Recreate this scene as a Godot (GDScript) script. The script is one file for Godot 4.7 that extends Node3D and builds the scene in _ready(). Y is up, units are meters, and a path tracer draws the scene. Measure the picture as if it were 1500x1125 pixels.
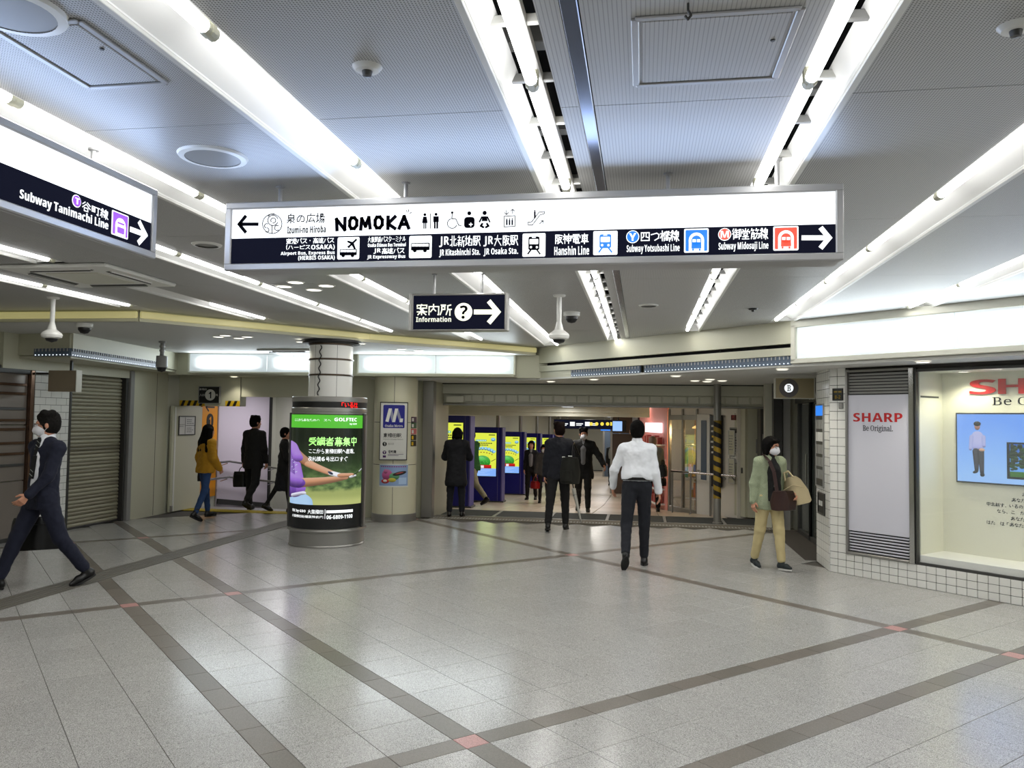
extends Node3D
# A concourse under fluorescent slot lights. World: y up, the light slots run along z, the paving lies at 45 degrees to them.
const FOCAL := 1166.45        # focal length in pixels of the 1500 x 1125 frame
const EYE := Vector3(0, 1.69, 0)
const HC := 2.85              # main ceiling
const LOW := 2.72             # lower ceiling on the left
const SQ := 0.70710678
var view: Basis
var mats := {}
var rng := RandomNumberGenerator.new()

func _ready():
	rng.seed = 7
	# --- camera, environment, exposure
	view = Basis(Vector3.UP, 0.163) * Basis(Vector3.RIGHT, 0.0445) * Basis(Vector3.BACK, 0.0143)
	var cam := Camera3D.new()
	cam.name = "camera"
	cam.fov = rad_to_deg(2.0 * atan(562.5 / FOCAL))
	cam.near = 0.05
	cam.far = 200.0
	cam.transform = Transform3D(view, EYE)
	add_child(cam)
	cam.current = true
	var env := Environment.new()
	env.background_mode = Environment.BG_COLOR
	env.background_color = Color(0, 0, 0)
	env.tonemap_mode = Environment.TONE_MAPPER_LINEAR
	env.tonemap_exposure = 1.0
	env.sdfgi_enabled = true
	env.ssao_enabled = true
	env.ssil_enabled = true
	var we := WorldEnvironment.new()
	we.name = "environment"
	we.environment = env
	add_child(we)
	make_materials()
	# --- setting
	build_floor()
	build_ceiling()
	build_bulkheads()
	build_left_side()
	build_back_left()
	build_opening()
	build_right_side()
	build_display_window()
	build_corridor()
	build_room_shell()
	# --- lamps and hanging things
	build_slot_lights()
	build_ceiling_things()
	build_main_sign()
	build_side_sign()
	build_info_sign()
	build_small_signs()
	build_lightboxes()
	# --- standing things
	build_ad_pillar()
	build_beige_pillar()
	build_kiosks()
	build_people()

# ---------------------------------------------------------------- pixels to places
func ray(px: float, py: float) -> Vector3:
	return view * Vector3((px - 750.0) / FOCAL, -(py - 562.5) / FOCAL, -1.0)

func at_h(px: float, py: float, h := 0.0) -> Vector3:
	var r := ray(px, py)
	return EYE + r * ((h - EYE.y) / r.y)

func at_z(px: float, py: float, z: float) -> Vector3:
	var r := ray(px, py)
	return EYE + r * (z / r.z)

func on_plane(px: float, py: float, p: Vector3, n: Vector3) -> Vector3:
	var r := ray(px, py)
	return EYE + r * ((p - EYE).dot(n) / r.dot(n))

# ---------------------------------------------------------------- materials
func mat(key: String, c := Color.WHITE, rough := 0.6, metal := 0.0) -> StandardMaterial3D:
	if mats.has(key):
		return mats[key]
	var m := StandardMaterial3D.new()
	m.resource_name = key
	m.albedo_color = c
	m.roughness = rough
	m.metallic = metal
	mats[key] = m
	return m

func glow(key: String, c: Color, energy: float, base := Color(0.8, 0.8, 0.8)) -> StandardMaterial3D:
	if mats.has(key):
		return mats[key]
	var m := mat(key, base, 0.4)
	m.emission_enabled = true
	m.emission = c
	m.emission_energy_multiplier = energy
	return m

func img_tex(w: int, h: int, f: Callable) -> ImageTexture:
	var im := Image.create(w, h, false, Image.FORMAT_RGB8)
	for y in h:
		for x in w:
			im.set_pixel(x, y, f.call(x, y))
	return ImageTexture.create_from_image(im)

func tri_world(m: StandardMaterial3D, t: Texture2D, per_metre: float, world := true) -> StandardMaterial3D:
	m.albedo_texture = t
	m.uv1_triplanar = true
	m.uv1_world_triplanar = world
	m.uv1_scale = Vector3.ONE * per_metre
	m.uv1_triplanar_sharpness = 8.0
	return m

func make_materials():
	var r := RandomNumberGenerator.new()
	r.seed = 11
	# speckled granite: coarse and fine grains
	var gran := func(_x, _y):
		var k := r.randf()
		var g := 0.80 + r.randf_range(-0.10, 0.10)
		if k < 0.16:
			g = r.randf_range(0.42, 0.60)
		elif k > 0.88:
			g = r.randf_range(0.92, 1.0)
		return Color(g, g * 0.998, g * 0.99)
	var gt := img_tex(384, 384, gran)
	for i in 4:
		var g: float = [0.850, 0.838, 0.860, 0.845][i]
		tri_world(mat("granite%d" % i, Color(g, g * 0.995, g * 0.985), 0.20), gt, 1.15)
	var fine := func(_x, _y):
		var g := 0.86 + r.randf_range(-0.13, 0.13)
		return Color(g, g, g)
	var ft := img_tex(256, 256, fine)
	tri_world(mat("stripe0", Color(0.50, 0.475, 0.44), 0.30), ft, 1.6)
	tri_world(mat("stripe1", Color(0.53, 0.50, 0.465), 0.30), ft, 1.6)
	tri_world(mat("pink", Color(0.83, 0.62, 0.60), 0.30), ft, 1.6)
	tri_world(mat("rib_strip", Color(0.46, 0.445, 0.41), 0.5), ft, 1.6)
	mat("grout", Color(0.30, 0.29, 0.27), 0.9)
	# perforated metal ceiling boards: small dark holes on a 10 mm pitch
	var perf := func(x, y):
		var a := Vector2(x % 16 - 7.5, y % 16 - 7.5).length()
		var g := lerpf(0.45, 1.0, smoothstep(3.4, 5.2, a))
		return Color(g, g, g)
	var pt := img_tex(64, 64, perf)
	tri_world(mat("ceiling_perf", Color(0.74, 0.74, 0.735), 0.45), pt, 25.0)
	mats["ceiling_perf"].metallic = 0.15
	var rib := func(x, _y):
		var a := absf(float(x % 32) - 15.5) / 15.5
		var g := lerpf(1.0, 0.80, smoothstep(0.72, 0.95, a))
		return Color(g, g, g)
	var rt := img_tex(64, 64, rib)
	tri_world(mat("ceiling_rib", Color(0.72, 0.72, 0.715), 0.45), rt, 38.0)
	mat("ceiling_plain", Color(0.80, 0.80, 0.78), 0.6)
	mat("void", Color(0.055, 0.055, 0.06), 0.9)
	mat("white_paint", Color(0.86, 0.86, 0.84), 0.35)
	mat("reflector", Color(0.93, 0.93, 0.92), 0.4)
	mat("cream", Color(0.77, 0.765, 0.68), 0.45)
	mat("cream2", Color(0.80, 0.80, 0.74), 0.45)
	mat("beige_metal", Color(0.82, 0.815, 0.76), 0.35)
	mat("grey_frame", Color(0.66, 0.66, 0.66), 0.35, 0.3)
	mat("steel", Color(0.60, 0.595, 0.58), 0.32, 0.65)
	mat("dark_steel", Color(0.27, 0.27, 0.265), 0.4, 0.4)
	mat("chrome", Color(0.78, 0.78, 0.78), 0.12, 1.0)
	mat("track", Color(0.30, 0.33, 0.40), 0.2, 0.9)
	mat("black", Color(0.03, 0.03, 0.035), 0.45)
	mat("navy", Color(0.035, 0.045, 0.11), 0.35)
	mat("ink", Color(0.05, 0.05, 0.11), 0.5)
	mat("red", Color(0.72, 0.06, 0.08), 0.4)
	mat("dark_red", Color(0.40, 0.05, 0.07), 0.5)
	mat("yellow", Color(0.86, 0.70, 0.10), 0.5)
	mat("tile_white", Color(0.88, 0.88, 0.86), 0.15)
	mat("tile_grout", Color(0.26, 0.25, 0.24), 0.9)
	mat("shutter", Color(0.60, 0.585, 0.50), 0.5, 0.1)
	mat("copper", Color(0.44, 0.35, 0.29), 0.2, 0.8)
	mat("smoke_panel", Color(0.52, 0.49, 0.46), 0.25, 0.3)
	mat("sharp_white", Color(0.80, 0.80, 0.84), 0.35)
	mat("plastic_white", Color(0.88, 0.88, 0.86), 0.35)
	mat("plastic_grey", Color(0.55, 0.55, 0.54), 0.4)
	mat("screen_blue", Color(0.08, 0.075, 0.48), 0.35)
	mat("kiosk_side", Color(0.34, 0.32, 0.58), 0.4)
	mat("concrete", Color(0.22, 0.22, 0.21), 0.9)
	mat("mat_dark", Color(0.20, 0.21, 0.21), 0.9)
	mat("cork", Color(0.40, 0.38, 0.34), 0.85)
	mat("paper", Color(0.82, 0.82, 0.80), 0.7)
	mat("blind_yellow", Color(0.70, 0.62, 0.18), 0.7)
	mat("teal", Color(0.0, 0.45, 0.62), 0.4)
	mat("far_tile", Color(0.80, 0.74, 0.66), 0.3)
	var glass := mat("glass", Color(0.9, 0.95, 0.95, 0.05), 0.02)
	glass.transparency = BaseMaterial3D.TRANSPARENCY_ALPHA
	var gl2 := mat("dark_glass", Color(0.25, 0.28, 0.27, 0.45), 0.04)
	gl2.transparency = BaseMaterial3D.TRANSPARENCY_ALPHA
	glow("tube", Color(1, 1, 1), 6.0)
	glow("sign_white", Color(0.96, 0.98, 1.0), 1.25)
	glow("sign_text", Color(0.97, 0.99, 1.0), 1.0)
	glow("sign_navy", Color(0.10, 0.11, 0.18), 0.6, Color(0.015, 0.018, 0.05))
	mat("sign_ink", Color(0.015, 0.015, 0.05), 0.8)
	glow("sign_blue", Color(0.13, 0.52, 0.95), 0.95, Color(0.1, 0.3, 0.7))
	glow("sign_red", Color(0.93, 0.33, 0.25), 0.95, Color(0.7, 0.2, 0.15))
	glow("sign_purple", Color(0.58, 0.22, 0.82), 0.95, Color(0.4, 0.1, 0.6))
	glow("sign_cream", Color(0.95, 0.96, 0.85), 0.85)
	glow("led_red", Color(1.0, 0.08, 0.06), 1.2, Color(0.1, 0, 0))
	glow("led_white", Color(0.92, 0.96, 1.0), 1.4)
	glow("downlight", Color(1.0, 0.98, 0.92), 2.2)
	for k in ["sign_navy", "sign_ink", "ink"]:
		mats[k].metallic_specular = 0.15
		mats[k].roughness = 0.8
	glow("cove", Color(0.88, 0.84, 0.56), 0.30, Color(0.83, 0.80, 0.62))

# ---------------------------------------------------------------- shapes
class Build:
	var v := PackedVector3Array()
	var n := PackedVector3Array()
	var t := PackedVector2Array()
	func tri(a: Vector3, b: Vector3, c: Vector3, na: Vector3, nb: Vector3, nc: Vector3, ta := Vector2.ZERO, tb := Vector2.ZERO, tc := Vector2.ZERO):
		if (b - a).cross(c - a).dot(na + nb + nc) > 0.0:
			v.append_array([a, c, b])
			n.append_array([na, nc, nb])
			t.append_array([ta, tc, tb])
		else:
			v.append_array([a, b, c])
			n.append_array([na, nb, nc])
			t.append_array([ta, tb, tc])
	func quad(a: Vector3, b: Vector3, c: Vector3, d: Vector3, nn := Vector3.ZERO, ua := Vector2(0, 0), ub := Vector2(1, 0), uc := Vector2(1, 1), ud := Vector2(0, 1)):
		if nn == Vector3.ZERO:
			nn = (c - a).cross(d - b).normalized()
		tri(a, b, c, nn, nn, nn, ua, ub, uc)
		tri(a, c, d, nn, nn, nn, ua, uc, ud)
	# a box with chamfered edges
	func box(c: Vector3, s: Vector3, b := Basis(), e := 0.0) -> Build:
		var h := s * 0.5
		e = minf(e, minf(h.x, minf(h.y, h.z)) * 0.9)
		var i := h - Vector3.ONE * e
		for ax in 3:
			var u := (ax + 1) % 3
			var w := (ax + 2) % 3
			for sg in [-1.0, 1.0]:
				var q := []
				for k in [[-1, -1], [1, -1], [1, 1], [-1, 1]]:
					var p := Vector3.ZERO
					p[ax] = sg * h[ax]
					p[u] = k[0] * i[u]
					p[w] = k[1] * i[w]
					q.append(c + b * p)
				var nn := Vector3.ZERO
				nn[ax] = sg
				quad(q[0], q[1], q[2], q[3], b * nn)
		if e > 0.0:
			for ax in 3:
				var u := (ax + 1) % 3
				var w := (ax + 2) % 3
				for su in [-1.0, 1.0]:
					for sw in [-1.0, 1.0]:
						var q := []
						for k in [[-1, 0], [1, 0], [1, 1], [-1, 1]]:
							var p := Vector3.ZERO
							p[ax] = k[0] * i[ax]
							p[u] = su * (h[u] if k[1] == 0 else i[u])
							p[w] = sw * (i[w] if k[1] == 0 else h[w])
							q.append(c + b * p)
						var nn := Vector3.ZERO
						nn[u] = su
						nn[w] = sw
						quad(q[0], q[1], q[2], q[3], (b * nn).normalized())
			for k in 8:
				var sx := 1.0 if k & 1 else -1.0
				var sy := 1.0 if k & 2 else -1.0
				var sz := 1.0 if k & 4 else -1.0
				var nn := (b * Vector3(sx, sy, sz)).normalized()
				tri(c + b * Vector3(sx * h.x, sy * i.y, sz * i.z), c + b * Vector3(sx * i.x, sy * h.y, sz * i.z), c + b * Vector3(sx * i.x, sy * i.y, sz * h.z), nn, nn, nn)
		return self
	func span(a: Vector3, b: Vector3, e := 0.0) -> Build:
		return box((a + b) * 0.5, (b - a).abs(), Basis(), e)
	# a bar of w x h between two points
	func bar(a: Vector3, b: Vector3, w: float, h: float, up := Vector3.UP, e := 0.0) -> Build:
		var d := (b - a).normalized()
		if absf(d.dot(up)) > 0.98:
			up = Vector3.RIGHT
		var x := d.cross(up).normalized()
		return box((a + b) * 0.5, Vector3(w, h, a.distance_to(b)), Basis(x, x.cross(d).normalized(), -d), e)
	func cone(a: Vector3, b: Vector3, ra: float, rb: float, seg := 16, caps := true) -> Build:
		var d := (b - a).normalized()
		var x := d.cross(Vector3.UP if absf(d.y) < 0.9 else Vector3.RIGHT).normalized()
		var y := d.cross(x)
		var sl := (ra - rb) / maxf(a.distance_to(b), 1e-5)
		for k in seg:
			var p := TAU * k / seg
			var q := TAU * (k + 1) / seg
			var dp := x * cos(p) + y * sin(p)
			var dq := x * cos(q) + y * sin(q)
			var np := (dp + d * sl).normalized()
			var nq := (dq + d * sl).normalized()
			tri(a + dp * ra, a + dq * ra, b + dq * rb, np, nq, nq, Vector2(float(k) / seg, 0), Vector2(float(k + 1) / seg, 0), Vector2(float(k + 1) / seg, 1))
			tri(a + dp * ra, b + dq * rb, b + dp * rb, np, nq, np, Vector2(float(k) / seg, 0), Vector2(float(k + 1) / seg, 1), Vector2(float(k) / seg, 1))
			if caps:
				tri(a, a + dp * ra, a + dq * ra, -d, -d, -d)
				tri(b, b + dp * rb, b + dq * rb, d, d, d)
		return self
	func tube(path: Array, r: float, seg := 8) -> Build:
		for k in path.size() - 1:
			cone(path[k], path[k + 1], r, r, seg, true)
			if k > 0:
				ball(path[k], Vector3.ONE * r, 6)
		return self
	# profile of (radius, height) turned about the y axis through c
	func lathe(prof: Array, c: Vector3, seg := 32, from := 0.0, to := TAU) -> Build:
		for k in prof.size() - 1:
			var p0: Vector2 = prof[k]
			var p1: Vector2 = prof[k + 1]
			var tn := p1 - p0
			if tn.length() < 1e-6:
				continue
			var nn := Vector2(tn.y, -tn.x).normalized()
			for s in seg:
				var a := lerpf(from, to, float(s) / seg)
				var b := lerpf(from, to, float(s + 1) / seg)
				var da := Vector3(cos(a), 0, sin(a))
				var db := Vector3(cos(b), 0, sin(b))
				var na := da * nn.x + Vector3.UP * nn.y
				var nb := db * nn.x + Vector3.UP * nn.y
				var ua := float(s) / seg
				var ub := float(s + 1) / seg
				var va := 1.0 - float(k) / (prof.size() - 1)
				var vb := 1.0 - float(k + 1) / (prof.size() - 1)
				var A := c + da * p0.x + Vector3.UP * p0.y
				var B2 := c + db * p0.x + Vector3.UP * p0.y
				var C := c + db * p1.x + Vector3.UP * p1.y
				var D := c + da * p1.x + Vector3.UP * p1.y
				if p0.x > 1e-5:
					tri(A, B2, C, na, nb, nb, Vector2(ua, va), Vector2(ub, va), Vector2(ub, vb))
				if p1.x > 1e-5:
					tri(A, C, D, na, nb, na, Vector2(ua, va), Vector2(ub, vb), Vector2(ua, vb))
		return self
	func ball(c: Vector3, r: Vector3, seg := 12, b := Basis()) -> Build:
		var rows := maxi(4, seg / 2)
		for i in rows:
			var p := PI * i / rows
			var q := PI * (i + 1) / rows
			for j in seg:
				var s := TAU * j / seg
				var u := TAU * (j + 1) / seg
				var d := [Vector3(sin(p) * cos(s), cos(p), sin(p) * sin(s)), Vector3(sin(p) * cos(u), cos(p), sin(p) * sin(u)), Vector3(sin(q) * cos(u), cos(q), sin(q) * sin(u)), Vector3(sin(q) * cos(s), cos(q), sin(q) * sin(s))]
				var P := []
				var N := []
				for k in 4:
					P.append(c + b * (d[k] * r))
					N.append((b * (d[k] / r)).normalized())
				if i > 0:
					tri(P[0], P[1], P[2], N[0], N[1], N[2])
				if i < rows - 1:
					tri(P[0], P[2], P[3], N[0], N[2], N[3])
				elif i == 0:
					tri(P[0], P[2], P[3], N[0], N[2], N[3])
		return self
	# an outline (x, y) between z = za and zb of the frame x
	func prism(poly: PackedVector2Array, za: float, zb: float, x := Transform3D()) -> Build:
		var k := Geometry2D.triangulate_polygon(poly)
		for s in [[za, -1.0 if za < zb else 1.0], [zb, 1.0 if za < zb else -1.0]]:
			var nn := (x.basis * Vector3(0, 0, s[1])).normalized()
			for i in range(0, k.size(), 3):
				tri(x * Vector3(poly[k[i]].x, poly[k[i]].y, s[0]), x * Vector3(poly[k[i + 1]].x, poly[k[i + 1]].y, s[0]), x * Vector3(poly[k[i + 2]].x, poly[k[i + 2]].y, s[0]), nn, nn, nn)
		var sg := -1.0 if Geometry2D.is_polygon_clockwise(poly) else 1.0
		for i in poly.size():
			var a := poly[i]
			var b := poly[(i + 1) % poly.size()]
			var nn := (x.basis * Vector3((b - a).y * sg, -(b - a).x * sg, 0)).normalized()
			quad(x * Vector3(a.x, a.y, za), x * Vector3(b.x, b.y, za), x * Vector3(b.x, b.y, zb), x * Vector3(a.x, a.y, zb), nn)
		return self
	func done() -> ArrayMesh:
		var m := ArrayMesh.new()
		if v.size() == 0:
			return m
		var a := []
		a.resize(Mesh.ARRAY_MAX)
		a[Mesh.ARRAY_VERTEX] = v
		a[Mesh.ARRAY_NORMAL] = n
		a[Mesh.ARRAY_TEX_UV] = t
		m.add_surface_from_arrays(Mesh.PRIMITIVE_TRIANGLES, a)
		return m

# ---------------------------------------------------------------- nodes
func put(parent: Node, called: String, b, m: Material, x := Transform3D()) -> MeshInstance3D:
	var o := MeshInstance3D.new()
	o.name = called
	o.mesh = b.done() if b is Build else b
	o.material_override = m
	o.transform = x
	parent.add_child(o, true)
	return o

func thing(called: String, label: String, category: String, at := Vector3.ZERO, group := "") -> Node3D:
	var o := Node3D.new()
	o.name = called
	o.position = at
	add_child(o, true)
	return tag(o, label, category, group)

func tag(o: Node3D, label: String, category: String, group := "") -> Node3D:
	o.set_meta("label", label)
	o.set_meta("category", category)
	if group:
		o.set_meta("group", group)
	return o

func struct(called: String, b, m: Material, label: String, category: String) -> MeshInstance3D:
	var o := put(self, called, b, m)
	o.set_meta("kind", "structure")
	tag(o, label, category)
	return o

func stuff(o: Node3D) -> Node3D:
	o.set_meta("kind", "stuff")
	return o

func area_light(parent: Node, where: Vector3, dir: Vector3, size: Vector2, watts: float, c := Color.WHITE, up := Vector3.BACK):
	var l := AreaLight3D.new()
	l.name = "lamp_light"
	l.area_size = size
	l.area_normalize_energy = true
	l.light_energy = watts / (PI * PI)
	l.light_color = c
	l.shadow_enabled = true
	l.area_range = 40.0
	l.area_attenuation = 2.0
	var z := -dir.normalized()
	var x := up.cross(z).normalized()
	l.transform = Transform3D(Basis(x, z.cross(x), z), where)
	parent.add_child(l, true)

func omni(parent: Node, where: Vector3, watts: float, c := Color.WHITE, size := 0.1):
	var l := OmniLight3D.new()
	l.name = "lamp_light"
	l.light_energy = watts / (4.0 * PI * PI)
	l.light_color = c
	l.light_size = size
	l.omni_range = 30.0
	l.omni_attenuation = 2.0
	l.shadow_enabled = true
	l.position = where
	parent.add_child(l, true)

func spot(parent: Node, where: Vector3, watts: float, angle := 55.0, c := Color.WHITE, dir := Vector3.DOWN):
	var l := SpotLight3D.new()
	l.name = "lamp_light"
	l.light_energy = watts / (4.0 * PI * PI)
	l.light_color = c
	l.light_size = 0.05
	l.spot_angle = angle
	l.spot_range = 30.0
	l.spot_attenuation = 2.0
	l.spot_angle_attenuation = 0.6
	l.shadow_enabled = true
	var z := -dir.normalized()
	var x := Vector3.BACK.cross(z).normalized() if absf(z.y) > 0.9 else Vector3.UP.cross(z).normalized()
	l.transform = Transform3D(Basis(x, z.cross(x), z), where)
	parent.add_child(l, true)

# ---------------------------------------------------------------- lettering
# strokes of the Japanese characters on a 15 x 15 grid: pairs of letters a..p are x, y (y down)
const GLYPH := {
	"泉": "hagc dcmcmhdhdc dfmf hiho bjgjbn nilk hknn", "の": "ieflcmbjcgfdjdmfnjmmim", "広": "hahc cdod cdckao igem emnl lioo", "場": "aeee cacm anfk hblblehehb hclc gfog jfgi hjnjmolo jjfo mjio",
	"空": "hahc bcoc bcbf ocof gdfhbi jdjhnh dkmk hkhn boob bnon", "港": "bbdd aecg boej fcoc hahf lalf efpf hfej lfpj hjljlmhm hjhokooon", "高": "hahc bcoc eeleleheh eeehlh bobioioo fklklnfnfk", "速": "bbdd afcfcl amclenpo gcoc jajm gemehhgemhgh gegh jhfl jhol",
	"バ": "edbm kdon mamc oboc", "ス": "ccmcjhbn ijnn", "ー": "bhnh", "ビ": "ccckdmnm cgmd mboc obod", "ハ": "fcbm jcnm", "大": "bfof hagfbo hgoo", "阪": "cbco cbgbefghfkdk iboc ibihgo jfnfkmgo jhpo",
	"駅": "bbhb bbbj ebej behe bhhh bjhjhngn clbn dlen jbobogjg jbjgim lgpo", "前": "ebgd kaid beoe cggggofo cgco cjgj cmgm jgjm ngnomo", "タ": "gabh fdndlieo eikl", "ミ": "dbmd dgmi clno", "ナ": "bfof hahhdo", "ル": "fcfhbm jbjmoi",
	"北": "fafo bfff bnfl jajnonok nejg", "新": "dadc bcgc fdef bghg dgdo bjhj djbm djgm obkc kckiio khph nhnp", "地": "cacm aefe anfk hchnonol feofokmk jajk", "神": "cadc aefeai adgd dfdo egfi hdodokhkhd hgog kako",
	"電": "cbnb adpd adag pdpg hbhg dfff jflf dhmhmmdmdh djmj hhhoooon", "車": "ccnc hahp dememkdkde dhmh bmom", "四": "bcoconbnbc fcfhdj jcjinj", "つ": "bfkdofnkhn", "橋": "dado aege dfak dfgi obhc gdpd kbgg kdpg jgmgmijijg gogkpkpp jlmlmnjnjl",
	"線": "dabdfdbh eagf dgdo ciam fihl kajb icncngigic iene kgkp hjjjhn nilk kjoo", "御": "caad ceah cgco gaed fckc efkf hchm hiki fifm emkl mbpbpkok mbmo", "堂": "hahd cbed mbkd bebg beoeog egkgkjejeg hjhn clml bono", "筋": "cabd bcgc dcee kajd jcoc lcme cggggofo cgbo cigi clgl ihphonmn lgljio",
	"谷": "fabe jaoe hdbj hdoj ejkjkoeoej", "町": "bcgcgkbkbc bggg ecek icpc mcmokn", "案": "hahb bdbbobod gcfgkj bfof kfgj bkok hiho gkco ikno", "内": "bobdodoono hahfdk hgkj", "所": "bbhb cdgdghchcd cdciao obkc kckiio khph nhnp",
	"受": "nbcc cdde gcge lcke bhbfofoh dimi mibo fioo", "講": "cadb adgd bgfg bifi bkfkfnbnbk hcpc jajf nanf gfpf hohhohoo kfkm hkok gmpm", "者": "cdmd hahg bgog nbbl djmjmodododj dlml", "募": "bcoc fafd jajd dfmfmjdjdf dhmh bkok hkbn ijom flklkpjp hlfp",
	"集": "fabf ddij dcdj dcnc deme dgmg dini jcji akok hjhp hkbo hkoo", "中": "ccncnjcjcc hahp", "東": "bcoc hahp dememjdjde dgmg hjbo hjoo", "梅": "dado aege dfak dfgi jagd iboc jdodnnhnjd gipi kdlg kjlm", "田": "bcoconbnbc bhoh hchn",
	"直": "bcoc hahe eelelmemee eglg ejlj bfbooo", "進": "bbdd afcfcl amclenpo iafg hdhm kadd hdpd hgog hjoj hmpm kdkm", "改": "bbgbggbg bgbmgl jahf idpd ndmhgo ihpo", "札": "eaeo afif egal egij lalnpnpk", "横": "dado aege dfak hcpc jaje nane gepe hgogomhmhg hjoj lelm imgo nmpo",
	"号": "eblblfefeb bhoh fhekmklojo", "出": "hahn cbcgmgmb bjbnonoj", "口": "ccmcmmcmcc", "入": "fahdbo hdoo", "す": "beoe jajkglfijhjlgp", "ぐ": "kbdhko mbnd obpc", "こ": "ddmd ckemnn", "か": "behekjjnhn gabo mcpi", "ら": "gaic edeijhnkkofo",
	"へ": "bjfdom", "い": "bdbjdmfk kdnj", "る": "dbkbcjjgnkkofoelil", "は": "cbbhcn fene kbknhogmjlon", "あ": "benc hagm kfjjbobkhhnioljo", "な": "beie gacj kdnf jhjnhofmilon", "た": "beie gabo khnh jmloon", "「": "nbhbhj", "・": "gghhhg", "、": "cmeo", "N": "docdnonc", "O": "fcjcmfmkjnfndkdffc", "M": "bocdhllcnn", "K": "dcdo mcdjmo", "A": "bohcno dkkk", "(": "jahehkjp", ")": "gaieikgp",
}

class Face:
	var o: Vector3       # a point of the plane
	var x: Vector3       # right along the writing
	var y: Vector3       # up
	var z: Vector3       # out of the plane
	var host             # the scene, for pixel rays
	func at(px: float, py: float) -> Vector2:
		var p: Vector3 = host.on_plane(px, py, o, z) - o
		return Vector2(p.dot(x), p.dot(y))
	func xf() -> Transform3D:
		return Transform3D(Basis(x, y, z), o)
	func poly(b: Build, pts: Array, lift := 0.001, thick := 0.0015):
		var q := PackedVector2Array()
		for k in range(0, pts.size(), 2):
			q.append(at(pts[k], pts[k + 1]))
		b.prism(q, lift, lift + thick, xf())
	func rect(b: Build, x0: float, y0: float, x1: float, y1: float, lift := 0.001, thick := 0.0015, round := 0.0):
		var c := at((x0 + x1) * 0.5, (y0 + y1) * 0.5)
		var w := absf(at(x1, (y0 + y1) * 0.5).x - at(x0, (y0 + y1) * 0.5).x)
		var h := absf(at((x0 + x1) * 0.5, y1).y - at((x0 + x1) * 0.5, y0).y)
		rrect(b, c, w, h, lift, thick, round)
	func rrect(b: Build, c: Vector2, w: float, h: float, lift: float, thick: float, round: float):
		var q := PackedVector2Array()
		if round <= 0.0:
			q = PackedVector2Array([c + Vector2(-w, -h) / 2, c + Vector2(w, -h) / 2, c + Vector2(w, h) / 2, c + Vector2(-w, h) / 2])
		else:
			for k in 4:
				var e: Vector2 = c + Vector2((w / 2 - round) * [1, -1, -1, 1][k], (h / 2 - round) * [1, 1, -1, -1][k])
				for i in 5:
					q.append(e + Vector2.from_angle(PI / 2 * (k + i / 4.0)) * round)
		b.prism(q, lift, lift + thick, xf())
	func disc(b: Build, cx: float, cy: float, r: float, lift := 0.001, thick := 0.0015, seg := 24):
		var c := at(cx, cy)
		var s := absf(at(cx + r, cy).x - at(cx - r, cy).x) * 0.5
		var q := PackedVector2Array()
		for k in seg:
			q.append(c + Vector2.from_angle(TAU * k / seg) * s)
		b.prism(q, lift, lift + thick, xf())
	func ring(b: Build, cx: float, cy: float, r: float, w: float, a0 := 0.0, a1 := TAU, lift := 0.001, seg := 22):
		var pts := []
		for k in seg + 1:
			var a := lerpf(a0, a1, float(k) / seg)
			pts.append(cx + cos(a) * r)
			pts.append(cy + sin(a) * r)
		line(b, pts, w, lift)
	func line(b: Build, pts: Array, w: float, lift := 0.001):
		var q := []
		for k in range(0, pts.size(), 2):
			q.append(at(pts[k], pts[k + 1]))
		var c := at(pts[0], pts[1])
		stroke(b, q, w * absf(at(pts[0] + 1.0, pts[1]).x - c.x), lift)
	func stroke(b: Build, q: Array, w: float, lift := 0.001, thick := 0.0015):
		for k in q.size() - 1:
			var d: Vector2 = (q[k + 1] - q[k])
			if d.length() < 1e-6:
				continue
			d = d.normalized() * w * 0.5
			var s := Vector2(-d.y, d.x)
			b.prism(PackedVector2Array([q[k] - d * 0.8 - s, q[k + 1] + d * 0.8 - s, q[k + 1] + d * 0.8 + s, q[k] - d * 0.8 + s]), lift, lift + thick, xf())

func face(o: Vector3, x: Vector3, y := Vector3.UP) -> Face:
	var f := Face.new()
	f.o = o
	f.x = x.normalized()
	f.y = y
	f.z = f.x.cross(f.y).normalized()
	f.host = self
	return f

# Latin lettering fitted into a rectangle of the face (given by pixels of two corners)
func latin(parent: Node, f: Face, s: String, x0: float, y0: float, x1: float, y1: float, m: Material, bold := true, font := "Droid Sans", lift := 0.001, called := "lettering"):
	var tl := f.at(x0, (y0 + y1) * 0.5)
	var tr := f.at(x1, (y0 + y1) * 0.5)
	var mid := f.at((x0 + x1) * 0.5, y0)
	var low := f.at((x0 + x1) * 0.5, y1)
	latin_in(parent, f, s, Vector2(tl.x, low.y), Vector2(tr.x, mid.y), m, bold, font, lift, called)

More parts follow.
